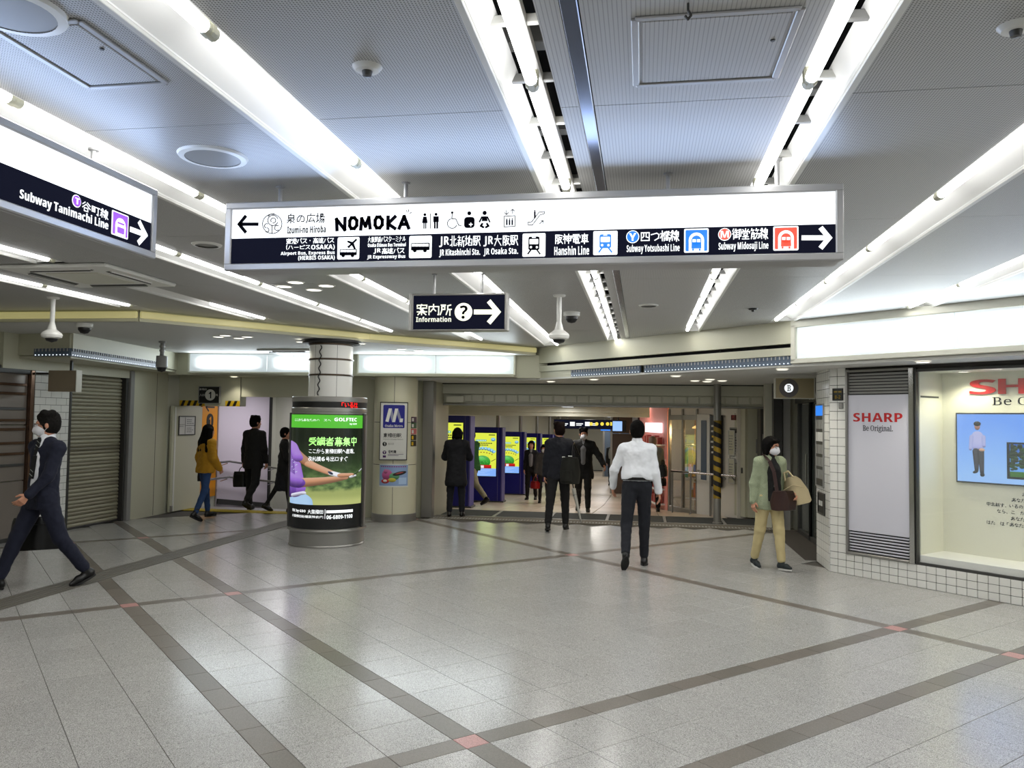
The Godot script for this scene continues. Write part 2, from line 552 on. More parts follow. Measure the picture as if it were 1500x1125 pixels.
func latin_in(parent: Node, f: Face, s: String, lo: Vector2, hi: Vector2, m: Material, bold := true, font := "Droid Sans", lift := 0.001, called := "lettering"):
	var sf := SystemFont.new()
	sf.font_names = PackedStringArray([font])
	sf.font_weight = 700 if bold else 400
	var tm := TextMesh.new()
	tm.font = sf
	tm.font_size = 48
	tm.pixel_size = 0.01
	tm.depth = 0.02
	tm.curve_step = 1.5
	tm.text = s
	var va: PackedVector3Array = tm.surface_get_arrays(0)[Mesh.ARRAY_VERTEX]
	var a := va[0]
	var b := va[0]
	for p in va:
		a = a.min(p)
		b = b.max(p)
	var sx := (hi.x - lo.x) / (b.x - a.x)
	var sy := (hi.y - lo.y) / (b.y - a.y)
	var sz := 0.0015 / 0.02
	var bs := Basis(f.x * sx, f.y * sy, f.z * sz)
	var o := f.o + f.x * lo.x + f.y * lo.y + f.z * lift - bs * Vector3(a.x, a.y, -0.01)
	put(parent, called, tm, m, Transform3D(bs, o))

# Japanese lettering: strokes with real thickness
func kanji(parent: Node, f: Face, s: String, x0: float, y0: float, x1: float, y1: float, m: Material, weight := 0.1, lift := 0.001, called := "lettering"):
	var tl := f.at(x0, (y0 + y1) * 0.5)
	var tr := f.at(x1, (y0 + y1) * 0.5)
	var mid := f.at((x0 + x1) * 0.5, y0)
	var low := f.at((x0 + x1) * 0.5, y1)
	kanji_in(parent, f, s, Vector2(tl.x, low.y), Vector2(tr.x, mid.y), m, weight, lift, called)

func kanji_in(parent: Node, f: Face, s: String, lo: Vector2, hi: Vector2, m: Material, weight := 0.1, lift := 0.001, called := "lettering"):
	var b := Build.new()
	var cw := (hi.x - lo.x) / s.length()
	var h := hi.y - lo.y
	for i in s.length():
		if not GLYPH.has(s[i]):
			continue
		for st in GLYPH[s[i]].split(" "):
			var q := []
			for k in range(0, st.length() - 1, 2):
				var gx: float = (st.unicode_at(k) - 97) / 15.0
				var gy: float = (st.unicode_at(k + 1) - 97) / 15.0
				q.append(Vector2(lo.x + cw * (i + 0.04 + gx * 0.92), hi.y - h * gy))
			f.stroke(b, q, minf(cw, h) * weight, lift)
	put(parent, called, b, m)

# ---------------------------------------------------------------- floor
const LU := [1.428, 2.331, 6.53]           # stripes that run one way: u = (x - z) / sqrt 2
const LV := [2.670, 3.572, 7.75, 11.86]    # and the other: v = (-x - z) / sqrt 2
const HW := 0.07
const FLOOR_END := [[-8.1, -13.0], [-3.6, -13.15], [2.6, -13.15]]

func uv_at(u: float, v: float, y := 0.0) -> Vector3:
	return Vector3((u - v) * SQ, y, (-u - v) * SQ)

func cells(lines: Array, lo: float, hi: float) -> Array:
	var out := []
	var edge := lo
	var all := lines.duplicate()
	all.append(hi + HW)
	for l in all:
		var a: float = edge
		var b: float = l - HW
		var n := maxi(1, roundi((b - a) / 0.375))
		if l == lines[0]:
			while b - 0.377 > lo:
				out.push_front([b - 0.377, b, false])
				b -= 0.377
		else:
			for k in n:
				out.append([lerpf(a, b, float(k) / n), lerpf(a, b, float(k + 1) / n), false])
		if l != all[-1]:
			out.append([l - HW, l + HW, true])
		edge = l + HW
	return out

func tile_shape(b: Build, c: Vector3, s: Vector3, e: float):
	b.box(c, s, Basis(Vector3.UP, PI / 4), e)

func build_floor():
	var slab := Build.new()
	slab.span(Vector3(-9.5, -0.25, -13.15), Vector3(7.2, -0.012, 5.2))
	slab.span(Vector3(-9.5, -0.25, -13.4), Vector3(-3.6, -0.012, -13.15))
	var fl := struct("floor", slab, mats.grout, "concourse floor of grey granite tiles with brown stripes", "floor")
	var cu := cells(LU, -6.0, 11.6)
	var cv := cells(LV, -6.5, 14.0)
	var tiles := []
	for a in cu:
		for c in cv:
			var u: float = (a[0] + a[1]) / 2
			var v: float = (c[0] + c[1]) / 2
			var p := uv_at(u, v)
			if (p.x - p.z > 11.95 and p.z > -10.25) or (p.x > 2.42 and p.z < -10.2) or p.x < -8.25 or p.z < -13.15 or p.z > 4.6 or p.x > 6.4:
				continue
			if p.z < -13.0 and p.x > -3.4:
				continue
			var q := view.inverse() * (p - EYE)
			var seen := q.z < -0.5 and absf(q.x / q.z) < 0.70 and absf(q.y / q.z) < 0.54
			tiles.append([p.length() if seen else p.length() + 100.0, p, a, c])
	tiles.sort_custom(func(i, j): return i[0] < j[0])
	var rest := {}
	var shared := {}
	var count := 0
	for t in tiles:
		var p: Vector3 = t[1]
		var su: float = t[2][1] - t[2][0] - 0.003
		var sv: float = t[3][1] - t[3][0] - 0.003
		var key := "granite%d" % rng.randi_range(0, 3)
		if t[2][2] and t[3][2]:
			key = "pink"
		elif t[2][2] or t[3][2]:
			key = "stripe%d" % rng.randi_range(0, 1)
		var sz := Vector3(snappedf(su, 0.0001), 0.022, snappedf(sv, 0.0001))
		# local x runs along u after the turn by 45 degrees
		if count < 300:
			var k := "%.4f %.4f" % [sz.x, sz.z]
			if not shared.has(k):
				shared[k] = Build.new().box(Vector3.ZERO, sz, Basis(), 0.0012).done()
			put(fl, "floor_tile", shared[k], mats[key], Transform3D(Basis(Vector3.UP, PI / 4), p + Vector3(0, -0.011, 0)))
			count += 1
		else:
			if not rest.has(key):
				rest[key] = Build.new()
			if t[0] < 100.0:
				tile_shape(rest[key], p + Vector3(0, -0.011, 0), sz, 0.0012)
			else:
				tile_shape(rest[key], p + Vector3(0, -0.011, 0), sz, 0.0)
	for key in rest:
		stuff(put(fl, "floor_tile_field", rest[key], mats[key]))
	# ribbed guide strip that crosses the paving along the light slots
	var ribs := Build.new()
	ribs.span(Vector3(-5.72, 0.0, -12.9), Vector3(-5.40, 0.004, 3.5))
	for k in 5:
		var x := -5.68 + k * 0.06
		ribs.span(Vector3(x, 0.003, -12.9), Vector3(x + 0.035, 0.008, 3.5), 0.002)
	tag(put(self, "guide_strip", ribs, mats.rib_strip), "ribbed grey brown guide strip crossing the floor tiles on the left", "guide strip")

# ---------------------------------------------------------------- ceiling
const SLOTS := [[-5.57, -5.36, -7.75], [-4.62, -4.40, -8.9], [-3.52, -3.28, -10.3], [-2.52, -2.28, -11.4], [-1.50, -1.26, -12.25], [-0.50, -0.31, -11.5], [0.515, 0.69, -10.35], [1.43, 1.67, -9.35], [2.53, 2.76, -8.35], [3.55, 3.79, -7.3], [4.55, 4.79, -6.3]]
var high_edge := PackedVector2Array([Vector2(-9.6, 4.6), Vector2(6.4, 4.6), Vector2(6.4, -4.63), Vector2(-1.7, -12.73), Vector2(-1.74, -12.5), Vector2(-3.73, -10.42), Vector2(-5.55, -8.05), Vector2(-9.6, -8.0)])

func ceiling_board(parent: Node, poly: PackedVector2Array, m: Material, y := HC, called := "ceiling_panel"):
	if poly.size() < 3:
		return
	# polygon in (x, z); frame turns it flat, underside at y
	var b := Build.new()
	b.prism(poly, 0.0, 0.02, Transform3D(Basis(Vector3.RIGHT, Vector3.BACK, Vector3.UP), Vector3(0, y, 0)))
	put(parent, called, b, m)

func rect2(x0: float, z0: float, x1: float, z1: float) -> PackedVector2Array:
	return PackedVector2Array([Vector2(x0, z0), Vector2(x1, z0), Vector2(x1, z1), Vector2(x0, z1)])

func build_ceiling():
	var slab := Build.new().span(Vector3(-9.8, 3.3, -14.2), Vector3(7.4, 3.5, 5.2))
	var ce := struct("ceiling", slab, mats.void, "suspended ceiling of perforated grey metal boards", "ceiling")
	var edges := [-9.6]
	for s in SLOTS:
		edges.append(s[0])
		edges.append(s[1])
	edges.append(6.4)
	for i in range(0, edges.size(), 2):
		var x0: float = edges[i]
		var x1: float = edges[i + 1]
		var spans := [[x0, x1]]
		var m: Material = mats.ceiling_perf
		if i == 12:      # between the two open slots: narrow board, shiny track, ribbed boards
			spans = [[-0.31, -0.237], [-0.185, x1]]
			m = mats.ceiling_rib
		elif i == 99:
			m = mats.ceiling_perf
		for sp in spans:
			for k in range(-4, 8):
				var z1 := -1.08 - 1.82 * k
				var r := rect2(sp[0] + 0.002, z1 - 1.816, sp[1] - 0.002, z1)
				for q in Geometry2D.intersect_polygons(r, high_edge):
					var cuts := [q]
					for hole in [rect2(-5.02, -6.43, -4.08, -5.47)]:
						var nx := []
						for c in cuts:
							var cl := Geometry2D.clip_polygons(c, hole)
							if cl.size() == 2 and Geometry2D.is_polygon_clockwise(cl[1]) != Geometry2D.is_polygon_clockwise(cl[0]):
								cl = [c]
							nx.append_array(cl)
						cuts = nx
					for c in cuts:
						ceiling_board(ce, c, m)
	# slots stop short of the rest of the ceiling: closing boards beyond their ends
	for s in SLOTS:
		for q in Geometry2D.intersect_polygons(rect2(s[0], -13.5, s[1], s[2] - 0.02), high_edge):
			ceiling_board(ce, q, mats.ceiling_plain)
	var tr := Build.new().span(Vector3(-0.237, HC - 0.004, -11.3), Vector3(-0.187, HC + 0.05, 3.0), 0.003)
	tag(put(self, "ceiling_track", tr, mats.track), "shiny blue grey metal track in the ceiling beside the open light slot", "track")
	# lower ceiling on the left and the soffit behind the right bulkhead
	var low_poly := PackedVector2Array([Vector2(-5.55, -8.05), Vector2(-3.73, -10.42), Vector2(-1.74, -12.5), Vector2(-1.7, -12.75), Vector2(-8.2, -12.75), Vector2(-8.2, -8.0)])
	ceiling_board(ce, low_poly, mats.ceiling_plain, LOW, "lower_ceiling")

# ---------------------------------------------------------------- bulkheads and cove
func wall_run(b: Build, pts: Array, y0: float, y1: float, thick := 0.06):
	for i in pts.size() - 1:
		var a: Vector2 = pts[i]
		var c: Vector2 = pts[i + 1]
		b.bar(Vector3(a.x, (y0 + y1) / 2, a.y), Vector3(c.x, (y0 + y1) / 2, c.y), thick, y1 - y0, Vector3.UP)

func dia(t: float, d: float, y: float) -> Vector3:     # along the right bulkhead face; t metres to the right of its corner with the fascia, d behind it
	return Vector3(1.66 + (t + d) * SQ, y, -9.37 + (t - d) * SQ)

func diffuser(called: String, label: String, pts: Array, out: Array):
	# a long air grille: dark blue-grey trough with a comb of fins and a row of small lamps
	var o := thing(called, label, "air grille")
	for i in pts.size() - 1:
		var a: Vector3 = pts[i]
		var c: Vector3 = pts[i + 1]
		var n: Vector3 = out[i]
		put(o, "trough", Build.new().bar(a, c, 0.03, 0.10, Vector3.UP), mats.teal_grey)
		var fins := Build.new()
		var dots := Build.new()
		var cnt := int(a.distance_to(c) / 0.055)
		for k in cnt:
			var p := a.lerp(c, (k + 0.5) / cnt)
			fins.bar(p + n * 0.022 + Vector3(0, 0.05, 0), p + n * 0.022 + Vector3(0, 0.012, 0), 0.012, 0.012)
			dots.box(p + n * 0.02 + Vector3(0, -0.034, 0), Vector3(0.013, 0.011, 0.013), Basis(), 0.003)
		stuff(put(o, "fin_row", fins, mats.grey_frame))
		stuff(put(o, "lamp_row", dots, mats.led_white))

func build_bulkheads():
	mat("teal_grey", Color(0.33, 0.39, 0.46), 0.4)
	# right bulkhead at 45 degrees: upper board, dark slot, ledge, grille, bottom lip
	var b := Build.new()
	var L := -4.76
	b.bar(dia(L, 0.03, 2.725), dia(0.0, 0.03, 2.725), 0.06, 0.26)
	b.bar(dia(L, 0.03, 2.505), dia(0.0, 0.03, 2.505), 0.06, 0.09)
	b.bar(dia(L, 0.06, 2.345), dia(0.0, 0.06, 2.345), 0.06, 0.03)
	b.bar(dia(L, 0.05, 2.40), dia(-3.9, 0.05, 2.40), 0.06, 0.11)
	b.bar(dia(L, 0.16, 2.6), dia(0.0, 0.16, 2.6), 0.04, 0.5)
	struct("trim_1", b, mats.cream, "cream bulkhead running diagonally across the back of the ceiling on the right", "bulkhead")
	var dark := Build.new().bar(dia(L, 0.11, 2.57), dia(0, 0.11, 2.57), 0.02, 0.10)
	for k in 7:
		dark.bar(dia(-4.3 + k * 0.65, 0.05, 2.54), dia(-4.3 + k * 0.65, 0.05, 2.60), 0.02, 0.02)
	struct("trim_2", dark, mats.void, "narrow black gap in the diagonal cream bulkhead", "gap")
	diffuser("air_grille", "long blue grey air grille with a row of tiny lights under the diagonal bulkhead", [dia(-3.9, 0.03, 2.405), dia(-2.42, 0.03, 2.405)], [Vector3(-SQ, 0, SQ)])
	diffuser("air_grille", "longer blue grey air grille ending beside the big white shop sign", [dia(-2.34, 0.03, 2.405), dia(-0.03, 0.03, 2.405)], [Vector3(-SQ, 0, SQ)])
	# soffit behind it, down to the roller door header
	var so := Build.new()
	var poly := PackedVector2Array([Vector2(-4.5, -12.75), Vector2(-1.7, -12.75), Vector2(6.6, -4.5), Vector2(6.6, -14.2), Vector2(-4.5, -14.2)])
	so.prism(poly, 0.0, 0.03, Transform3D(Basis(Vector3.RIGHT, Vector3.BACK, Vector3.UP), Vector3(0, 2.33, 0)))
	struct("trim_3", so, mats.ceiling_plain, "low grey soffit above the passage entrance and shop fronts", "soffit")
	# step between the two ceilings on the left, with a yellowed cove strip
	var run := [Vector2(-9.5, -8.0), Vector2(-5.55, -8.05), Vector2(-3.73, -10.42), Vector2(-1.70, -12.55)]
	var st := Build.new()
	wall_run(st, run, LOW, HC + 0.1, 0.04)
	struct("trim_4", st, mats.cream, "stepped edge between the high ceiling and the lower ceiling on the left", "ceiling edge")
	var cv := Build.new()
	for i in 3:
		var a: Vector2 = run[i]
		var c: Vector2 = run[i + 1]
		var d := (c - a).normalized()
		var n := Vector2(-d.y, d.x) * 0.035
		cv.bar(Vector3(a.x + n.x, LOW + 0.075, a.y + n.y), Vector3(c.x + n.x, LOW + 0.075, c.y + n.y), 0.035, 0.075, Vector3.UP, 0.01)
	tag(put(self, "cove_light", cv, mats.cove), "yellowed translucent cove light strip along the ceiling step on the left", "cove light")
	# left bulkhead above the shutter
	var lb := Build.new()
	wall_run(lb, [Vector2(-9.2, -9.4), Vector2(-7.27, -9.17), Vector2(-7.75, -12.4)], 2.44, LOW, 0.05)
	lb.prism(PackedVector2Array([Vector2(-9.2, -9.4), Vector2(-7.27, -9.17), Vector2(-7.75, -12.4), Vector2(-9.2, -12.6)]), 0, 0.03, Transform3D(Basis(Vector3.RIGHT, Vector3.BACK, Vector3.UP), Vector3(0, 2.40, 0)))
	struct("trim_5", lb, mats.cream, "cream bulkhead with a corner above the rolling shutter on the left", "bulkhead")
	diffuser("air_grille", "bent blue grey air grille with tiny lights above the rolling shutter", [Vector3(-7.80, 2.47, -9.18), Vector3(-7.23, 2.47, -9.11), Vector3(-7.60, 2.47, -11.7)], [Vector3(0, 0, 1), Vector3(1, 0, 0)])

# ---------------------------------------------------------------- walls
# separate small wall tiles on a plane: o the lower left corner, ux along, n outwards
func wall_tiles(parent: Node, o: Vector3, ux: Vector3, n: Vector3, w: float, h: float, tw: float, th: float, m: Material, stagger := false):
	var bs := Basis(ux, Vector3.UP, n)
	var full := {}
	var rows := ceili(h / th - 0.2)
	for r in rows:
		var y0 := r * th
		var y1 := minf(h, y0 + th)
		var x := 0.0
		if stagger and r % 2 == 1:
			x = -tw * 0.5
		while x < w - 0.01:
			var a := maxf(0.0, x)
			var b := minf(w, x + tw)
			if b - a > 0.015:
				var k := "%.3f %.3f" % [b - a, y1 - y0]
				if not full.has(k):
					full[k] = Build.new().box(Vector3.ZERO, Vector3(b - a - 0.005, y1 - y0 - 0.005, 0.012), Basis(), 0.002).done()
				put(parent, "wall_tile", full[k], m, Transform3D(bs, o + ux * ((a + b) / 2) + Vector3.UP * ((y0 + y1) / 2) + n * 0.004))
			x += tw

func notice(called: String, label: String, category: String, c: Vector3, ux: Vector3, w: float, h: float, frame: Material, sheet: Material) -> Node3D:
	var n := ux.cross(Vector3.UP).normalized()
	var o := thing(called, label, category, c)
	var bs := Basis(ux, Vector3.UP, n)
	var b := Build.new()
	for s in [-1, 1]:
		b.box(bs * Vector3(s * (w / 2 - 0.008), 0, 0.008), Vector3(0.016, h, 0.016), bs, 0.002)
		b.box(bs * Vector3(0, s * (h / 2 - 0.008), 0.008), Vector3(w - 0.03, 0.016, 0.016), bs, 0.002)
	put(o, "frame", b, frame)
	put(o, "sheet", Build.new().box(bs * Vector3(0, 0, 0.004), Vector3(w - 0.02, h - 0.02, 0.006), bs), sheet)
	return o

# rows of small print that cannot be read in the photograph
func print_rows(parent: Node, c: Vector3, ux: Vector3, w: float, h: float, rows: int, m: Material, lift := 0.009, called := "print"):
	var n := ux.cross(Vector3.UP).normalized()
	var bs := Basis(ux, Vector3.UP, n)
	var b := Build.new()
	for r in rows:
		var y := h / 2 - (r + 0.5) * h / rows
		var x := -w / 2
		var end := w / 2 * rng.randf_range(0.3, 1.0)
		while x < end:
			var l := minf(rng.randf_range(0.02, 0.07), end - x)
			b.box(c + bs * Vector3(x + l / 2, y, lift), Vector3(l, h / rows * 0.42, 0.001), bs)
			x += l + 0.012
	put(parent, called, b, m)

func build_left_side():
	var X := -8.1
	var w := Build.new()
	w.span(Vector3(X - 0.3, -0.2, -10.26), Vector3(X - 0.02, 3.3, -9.56))
	w.span(Vector3(X - 0.5, -0.2, -9.57), Vector3(X - 0.12, 3.3, 5.0))
	w.span(Vector3(X - 0.5, -0.2, -11.55), Vector3(X - 0.14, 3.3, -10.25))
	w.span(Vector3(X - 0.5, 2.26, -12.61), Vector3(X, 3.3, -9.0))
	w.span(Vector3(X - 0.3, -0.2, -12.62), Vector3(X, 2.26, -11.66))
	var wl := struct("wall_left", w, mats.cream, "cream wall on the left with a white tiled section and a flat panelled end", "wall")
	wall_tiles(wl, Vector3(X - 0.02, 0.0, -9.58), Vector3(0, 0, -1), Vector3(1, 0, 0), 0.66, 2.26, 0.2, 0.1, mats.tile_white, true)
	put(wl, "grout_bed", Build.new().span(Vector3(X - 0.03, 0, -10.25), Vector3(X - 0.018, 2.27, -9.57)), mats.tile_grout)
	var seam := Build.new().span(Vector3(X - 0.002, 0, -12.30), Vector3(X + 0.003, 2.38, -12.295))
	put(wl, "panel_seam", seam, mats.tile_grout)
	# closed shop front of smoked panels with copper bars
	var sf := thing("storefront", "smoked glass shop front with horizontal copper bars at the left edge", "shop front", Vector3(X, 0, -9.0))
	for k in 3:
		put(sf, "panel", Build.new().span(Vector3(-0.10, 0.05 + k * 0.74, -0.50), Vector3(-0.06, 0.78 + k * 0.74, 1.6), 0.004), mats.smoke_panel)
	var hs := [0.98, 1.13, 1.27, 1.45, 1.57, 1.72, 1.92, 2.04]
	for k in hs.size():
		put(sf, "bar", Build.new().span(Vector3(-0.075, hs[k], -0.46), Vector3(-0.03, hs[k] + 0.035, 1.6), 0.004), mats.copper if k != 5 and k != 0 else mats.dark_steel)
	put(sf, "edge_strip", Build.new().span(Vector3(-0.10, 0.0, -0.565), Vector3(-0.005, 2.26, -0.505), 0.006), mats.copper)
	put(sf, "top_rail", Build.new().span(Vector3(-0.12, 2.20, -0.56), Vector3(-0.02, 2.30, 1.6), 0.004), mats.dark_steel)
	put(sf, "plinth", Build.new().span(Vector3(-0.12, 0.0, -0.50), Vector3(-0.04, 0.05, 1.6)), mats.dark_steel)
	# rolling shutter
	var sh := thing("rolling_shutter", "closed beige rolling shutter of narrow slats on the left", "shutter", Vector3(X, 0, -10.9))
	var slat := Build.new()
	slat.lathe([Vector2(0.0285, -0.61), Vector2(0.0285, 0.61)], Vector3.ZERO, 10, -PI * 0.5, PI * 0.5)
	var sm := slat.done()
	var tone := [mats.shutter, mat("shutter2", Color(0.54, 0.52, 0.44), 0.5, 0.2), mat("shutter3", Color(0.46, 0.44, 0.37), 0.5, 0.2)]
	for k in 40:
		put(sh, "slat", sm, tone[2] if k == 20 else tone[(k * 7 + k / 9) % 2], Transform3D(Basis(Vector3.RIGHT, Vector3.BACK, Vector3.DOWN), Vector3(-0.115, 0.05 + k * 0.0555, 0)))
	put(sh, "bottom_bar", Build.new().span(Vector3(-0.15, 0.0, -0.61), Vector3(-0.08, 0.03, 0.61), 0.004), mats.dark_steel)
	put(sh, "back_sheet", Build.new().span(Vector3(-0.14, 0, -0.62), Vector3(-0.12, 2.3, 0.62)), mats.shutter)
	for s in [-1, 1]:
		put(sh, "guide_rail", Build.new().span(Vector3(-0.14, 0, s * 0.625 - 0.02), Vector3(-0.01, 2.28, s * 0.625 + 0.02), 0.003), mats.dark_steel)
	var jb := Build.new().span(Vector3(X - 0.2, 0, -11.66), Vector3(X + 0.03, 2.38, -11.56), 0.006)
	struct("trim_6", jb, mats.plastic_grey, "grey steel door jamb right of the rolling shutter", "jamb")

func build_back_left():
	# lintel wall over the passage, white panels behind it
	var z := -12.95
	var w := Build.new()
	w.span(Vector3(-8.2, 1.85, z - 0.2), Vector3(-6.93, 2.75, z))
	w.span(Vector3(-6.93, 2.02, z - 0.2), Vector3(-4.45, 2.75, z - 0.02))
	w.span(Vector3(-4.95, -0.1, z - 0.2), Vector3(-4.3, 2.75, z - 0.03))
	w.span(Vector3(-7.6, 2.36, -13.0), Vector3(-2.0, 2.395, -12.3))
	var bw := struct("wall_back", w, mats.cream, "cream lintel wall over the passage to the stairs at the back left", "wall")
	put(bw, "panel_seam", Build.new().span(Vector3(-6.935, 1.85, z), Vector3(-6.925, 2.36, z + 0.004)), mats.tile_grout)
	# hazard tape along the low edge
	for k in 2:
		var x0: float = [-8.08, -7.21][k]
		var x1: float = [-7.60, -6.94][k]
		var o := thing("hazard_tape", ["black and yellow hazard tape left of the round number sign", "black and yellow hazard tape right of the round number sign"][k], "hazard tape", Vector3(x0, 1.85, z))
		put(o, "strip", Build.new().span(Vector3(0, 0, 0), Vector3(x1 - x0, 0.095, 0.004)), mats.yellow)
		var n := int((x1 - x0) / 0.115)
		var b := Build.new()
		for i in n:
			var a := 0.02 + i * 0.115
			b.prism(PackedVector2Array([Vector2(a, 0), Vector2(a + 0.055, 0), Vector2(a + 0.095, 0.095), Vector2(a + 0.04, 0.095)]), 0.004, 0.0055)
		put(o, "stripe_row", b, mats.black)
	# left wall of the passage: beige door leaf, yellow board, white lit wall
	var pw := Build.new()
	pw.span(Vector3(-8.4, -1.2, -17.6), Vector3(-8.1, 2.4, -12.62))
	pw.span(Vector3(-8.4, -1.2, -17.0), Vector3(-4.2, 2.4, -16.75))
	pw.span(Vector3(-4.75, -1.2, -17.6), Vector3(-4.55, 2.4, -13.1))
	pw.span(Vector3(-8.4, 2.3, -17.8), Vector3(-4.4, 2.42, -13.1))
	struct("wall_passage", pw, mats.cream2, "inner walls of the passage that leads down to the exit stairs", "wall")
	var leaf := thing("door_leaf", "open beige door leaf with a framed notice at the mouth of the stair passage", "door", Vector3(-8.06, 0, -13.1))
	put(leaf, "leaf", Build.new().span(Vector3(0, 0.01, -0.48), Vector3(0.05, 1.84, 0.46), 0.006), mats.cream)
	put(leaf, "edge_strip", Build.new().span(Vector3(0.045, 0.02, 0.36), Vector3(0.06, 1.82, 0.40), 0.003), mats.plastic_white)
	put(leaf, "kick_plate", Build.new().span(Vector3(0.045, 0.02, 0.41), Vector3(0.075, 0.12, 0.46), 0.004), mats.steel)
	var nt := notice("notice_frame", "small framed notice with three printed panels on the beige door leaf", "notice", Vector3(-8.005, 1.50, -13.07), Vector3(0, 0, -1), 0.52, 0.34, mats.dark_steel, mats.paper)
	var nb := Build.new()
	nb.box(Vector3(0.009, 0, 0.06), Vector3(0.002, 0.30, 0.008))
	nb.box(Vector3(0.009, 0, -0.10), Vector3(0.002, 0.008, 0.28))
	put(nt, "divider", nb, mats.dark_steel)
	print_rows(nt, Vector3(0, 0.07, -0.1), Vector3(0, 0, -1), 0.22, 0.10, 3, mats.plastic_grey)
	print_rows(nt, Vector3(0, -0.08, -0.1), Vector3(0, 0, -1), 0.22, 0.10, 3, mats.plastic_grey)
	print_rows(nt, Vector3(0, 0, 0.16), Vector3(0, 0, -1), 0.16, 0.06, 2, mats.plastic_grey)
	var yb := thing("exit_board", "tall yellow wayfinding board with black arrow behind the woman in mustard", "sign", Vector3(-8.09, 0, -13.93))
	put(yb, "board", Build.new().span(Vector3(0, 0.15, -0.27), Vector3(0.03, 2.0, 0.27), 0.004), mat("amber", Color(0.92, 0.60, 0.07), 0.4))
	var yf := face(Vector3(-8.06, 1.0, -13.93), Vector3(0, 0, -1))
	var n0 := yb.get_child_count()
	var yk := Build.new()
	yf.stroke(yk, [Vector2(0.14, 0.84), Vector2(-0.14, 0.84)], 0.03)
	yf.stroke(yk, [Vector2(-0.06, 0.91), Vector2(-0.15, 0.84), Vector2(-0.06, 0.77)], 0.03)
	yf.rrect(yk, Vector2(0, 0.58), 0.24, 0.28, 0.001, 0.002, 0.11)
	put(yb, "arrow_and_disc", yk, mats.black)
	latin_in(yb, yf, "1", Vector2(-0.035, 0.50), Vector2(0.035, 0.66), mats.amber, true, "Droid Sans", 0.004)
	kanji_in(yb, yf, "出口", Vector2(-0.10, 0.30), Vector2(0.10, 0.40), mats.black, 0.1)
	mark(yb, n0)
	var pinkish := mat("pale_panel", Color(0.86, 0.82, 0.86), 0.4)
	var wp := thing("white_wall_panel", "large pale pinkish white panel lining the lit stair passage", "wall panel", Vector3(-8.09, 0, -15.7))
	put(wp, "panel", Build.new().span(Vector3(0, -0.6, -0.65), Vector3(0.03, 2.25, 1.45), 0.004), pinkish)
	put(wp, "frame", Build.new().span(Vector3(0, -0.8, -0.76), Vector3(0.05, 2.1, -0.65), 0.004), mats.black)
	put(wp, "skirting", Build.new().bar(Vector3(0.05, 0.04, 1.45), Vector3(0.05, -0.26, -0.7), 0.03, 0.10), mats.dark_steel)
	# steps going down
	for k in 6:
		var st := Build.new().span(Vector3(-8.12, -0.9, -13.9 - k * 0.55), Vector3(-4.6, -0.075 * k - 0.02, -13.35 - k * 0.55), 0.004)
		struct("trim_%d" % (20 + k), st, mats.mat_dark if k % 2 else mats.plastic_grey, "stair tread number %s going down inside the lit passage" % ["one", "two", "three", "four", "five", "six", "seven"][k], "step")
	# yellow tactile band in front of the steps
	var tb := thing("tactile_band", "yellow tactile paving band in front of the stair passage", "tactile paving", Vector3(-6.35, 0, -13.2))
	var plate := {}
	for k in 11:
		put(tb, "tactile_tile", Build.new().box(Vector3(-1.55 + k * 0.305, 0.001, 0), Vector3(0.30, 0.012, 0.30), Basis(), 0.002), mats.blind_yellow)
	var dots := Build.new()
	for i in 66:
		for j in 5:
			dots.box(Vector3(-1.67 + i * 0.0508, 0.008, -0.12 + j * 0.06), Vector3(0.03, 0.006, 0.03), Basis(), 0.002)
	stuff(put(tb, "tactile_dots", dots, mats.blind_yellow))
	# hand rails
	for k in 2:
		var h := 0.80 - k * 0.30
		var o := thing("handrail", ["upper steel handrail in the stair passage", "lower steel handrail in the stair passage"][k], "handrail", Vector3(-7.9, 0, -14.0))
		put(o, "rail", Build.new().tube([Vector3(0, h, 0.3), Vector3(0, h, -0.4), Vector3(0.05, h - 0.24, -2.3)], 0.022, 10), mats.chrome)
		for i in 3:
			put(o, "bracket", Build.new().tube([Vector3(0.02, h - 0.03 - 0.11 * i, -0.3 - i * 1.0), Vector3(-0.12, h - 0.08 - 0.11 * i, -0.3 - i * 1.0)], 0.01, 6), mats.chrome)
	var rr := thing("handrail", "steel handrail loop on the right of the stair passage near the man in black", "handrail", Vector3(-6.3, 0, -15.6))
	put(rr, "rail", Build.new().tube([Vector3(-0.9, 0.42, 0), Vector3(0.6, 0.42, 0)], 0.022, 10), mats.chrome)
	put(rr, "rail", Build.new().tube([Vector3(-0.9, 0.12, 0), Vector3(0.6, 0.12, 0)], 0.022, 10), mats.chrome)
	for i in 2:
		put(rr, "post", Build.new().cone(Vector3(-0.75 + i * 1.2, -0.6, 0), Vector3(-0.75 + i * 1.2, 0.44, 0), 0.02, 0.02, 10), mats.chrome)
	# end of the passage
	var dr := thing("passage_door", "grey door in a dark frame at the end of the stair passage", "door", Vector3(-6.9, -0.45, -16.74))
	put(dr, "frame", Build.new().span(Vector3(-0.75, 0, 0), Vector3(0.7, 2.55, 0.05), 0.004), mats.dark_steel)
	put(dr, "leaf", Build.new().span(Vector3(-0.02, 0, 0.04), Vector3(0.62, 2.1, 0.08), 0.004), mats.plastic_grey)
	put(dr, "leaf", Build.new().span(Vector3(-0.68, 0, 0.04), Vector3(-0.06, 2.1, 0.08), 0.004), mats.smoke_panel)
	put(dr, "handle", Build.new().tube([Vector3(0.06, 1.0, 0.11), Vector3(0.06, 1.2, 0.11)], 0.012, 6), mats.chrome)
	var cl := thing("ceiling_light", "flat ceiling lamp inside the stair passage", "ceiling light", Vector3(-6.9, 2.28, -15.2))
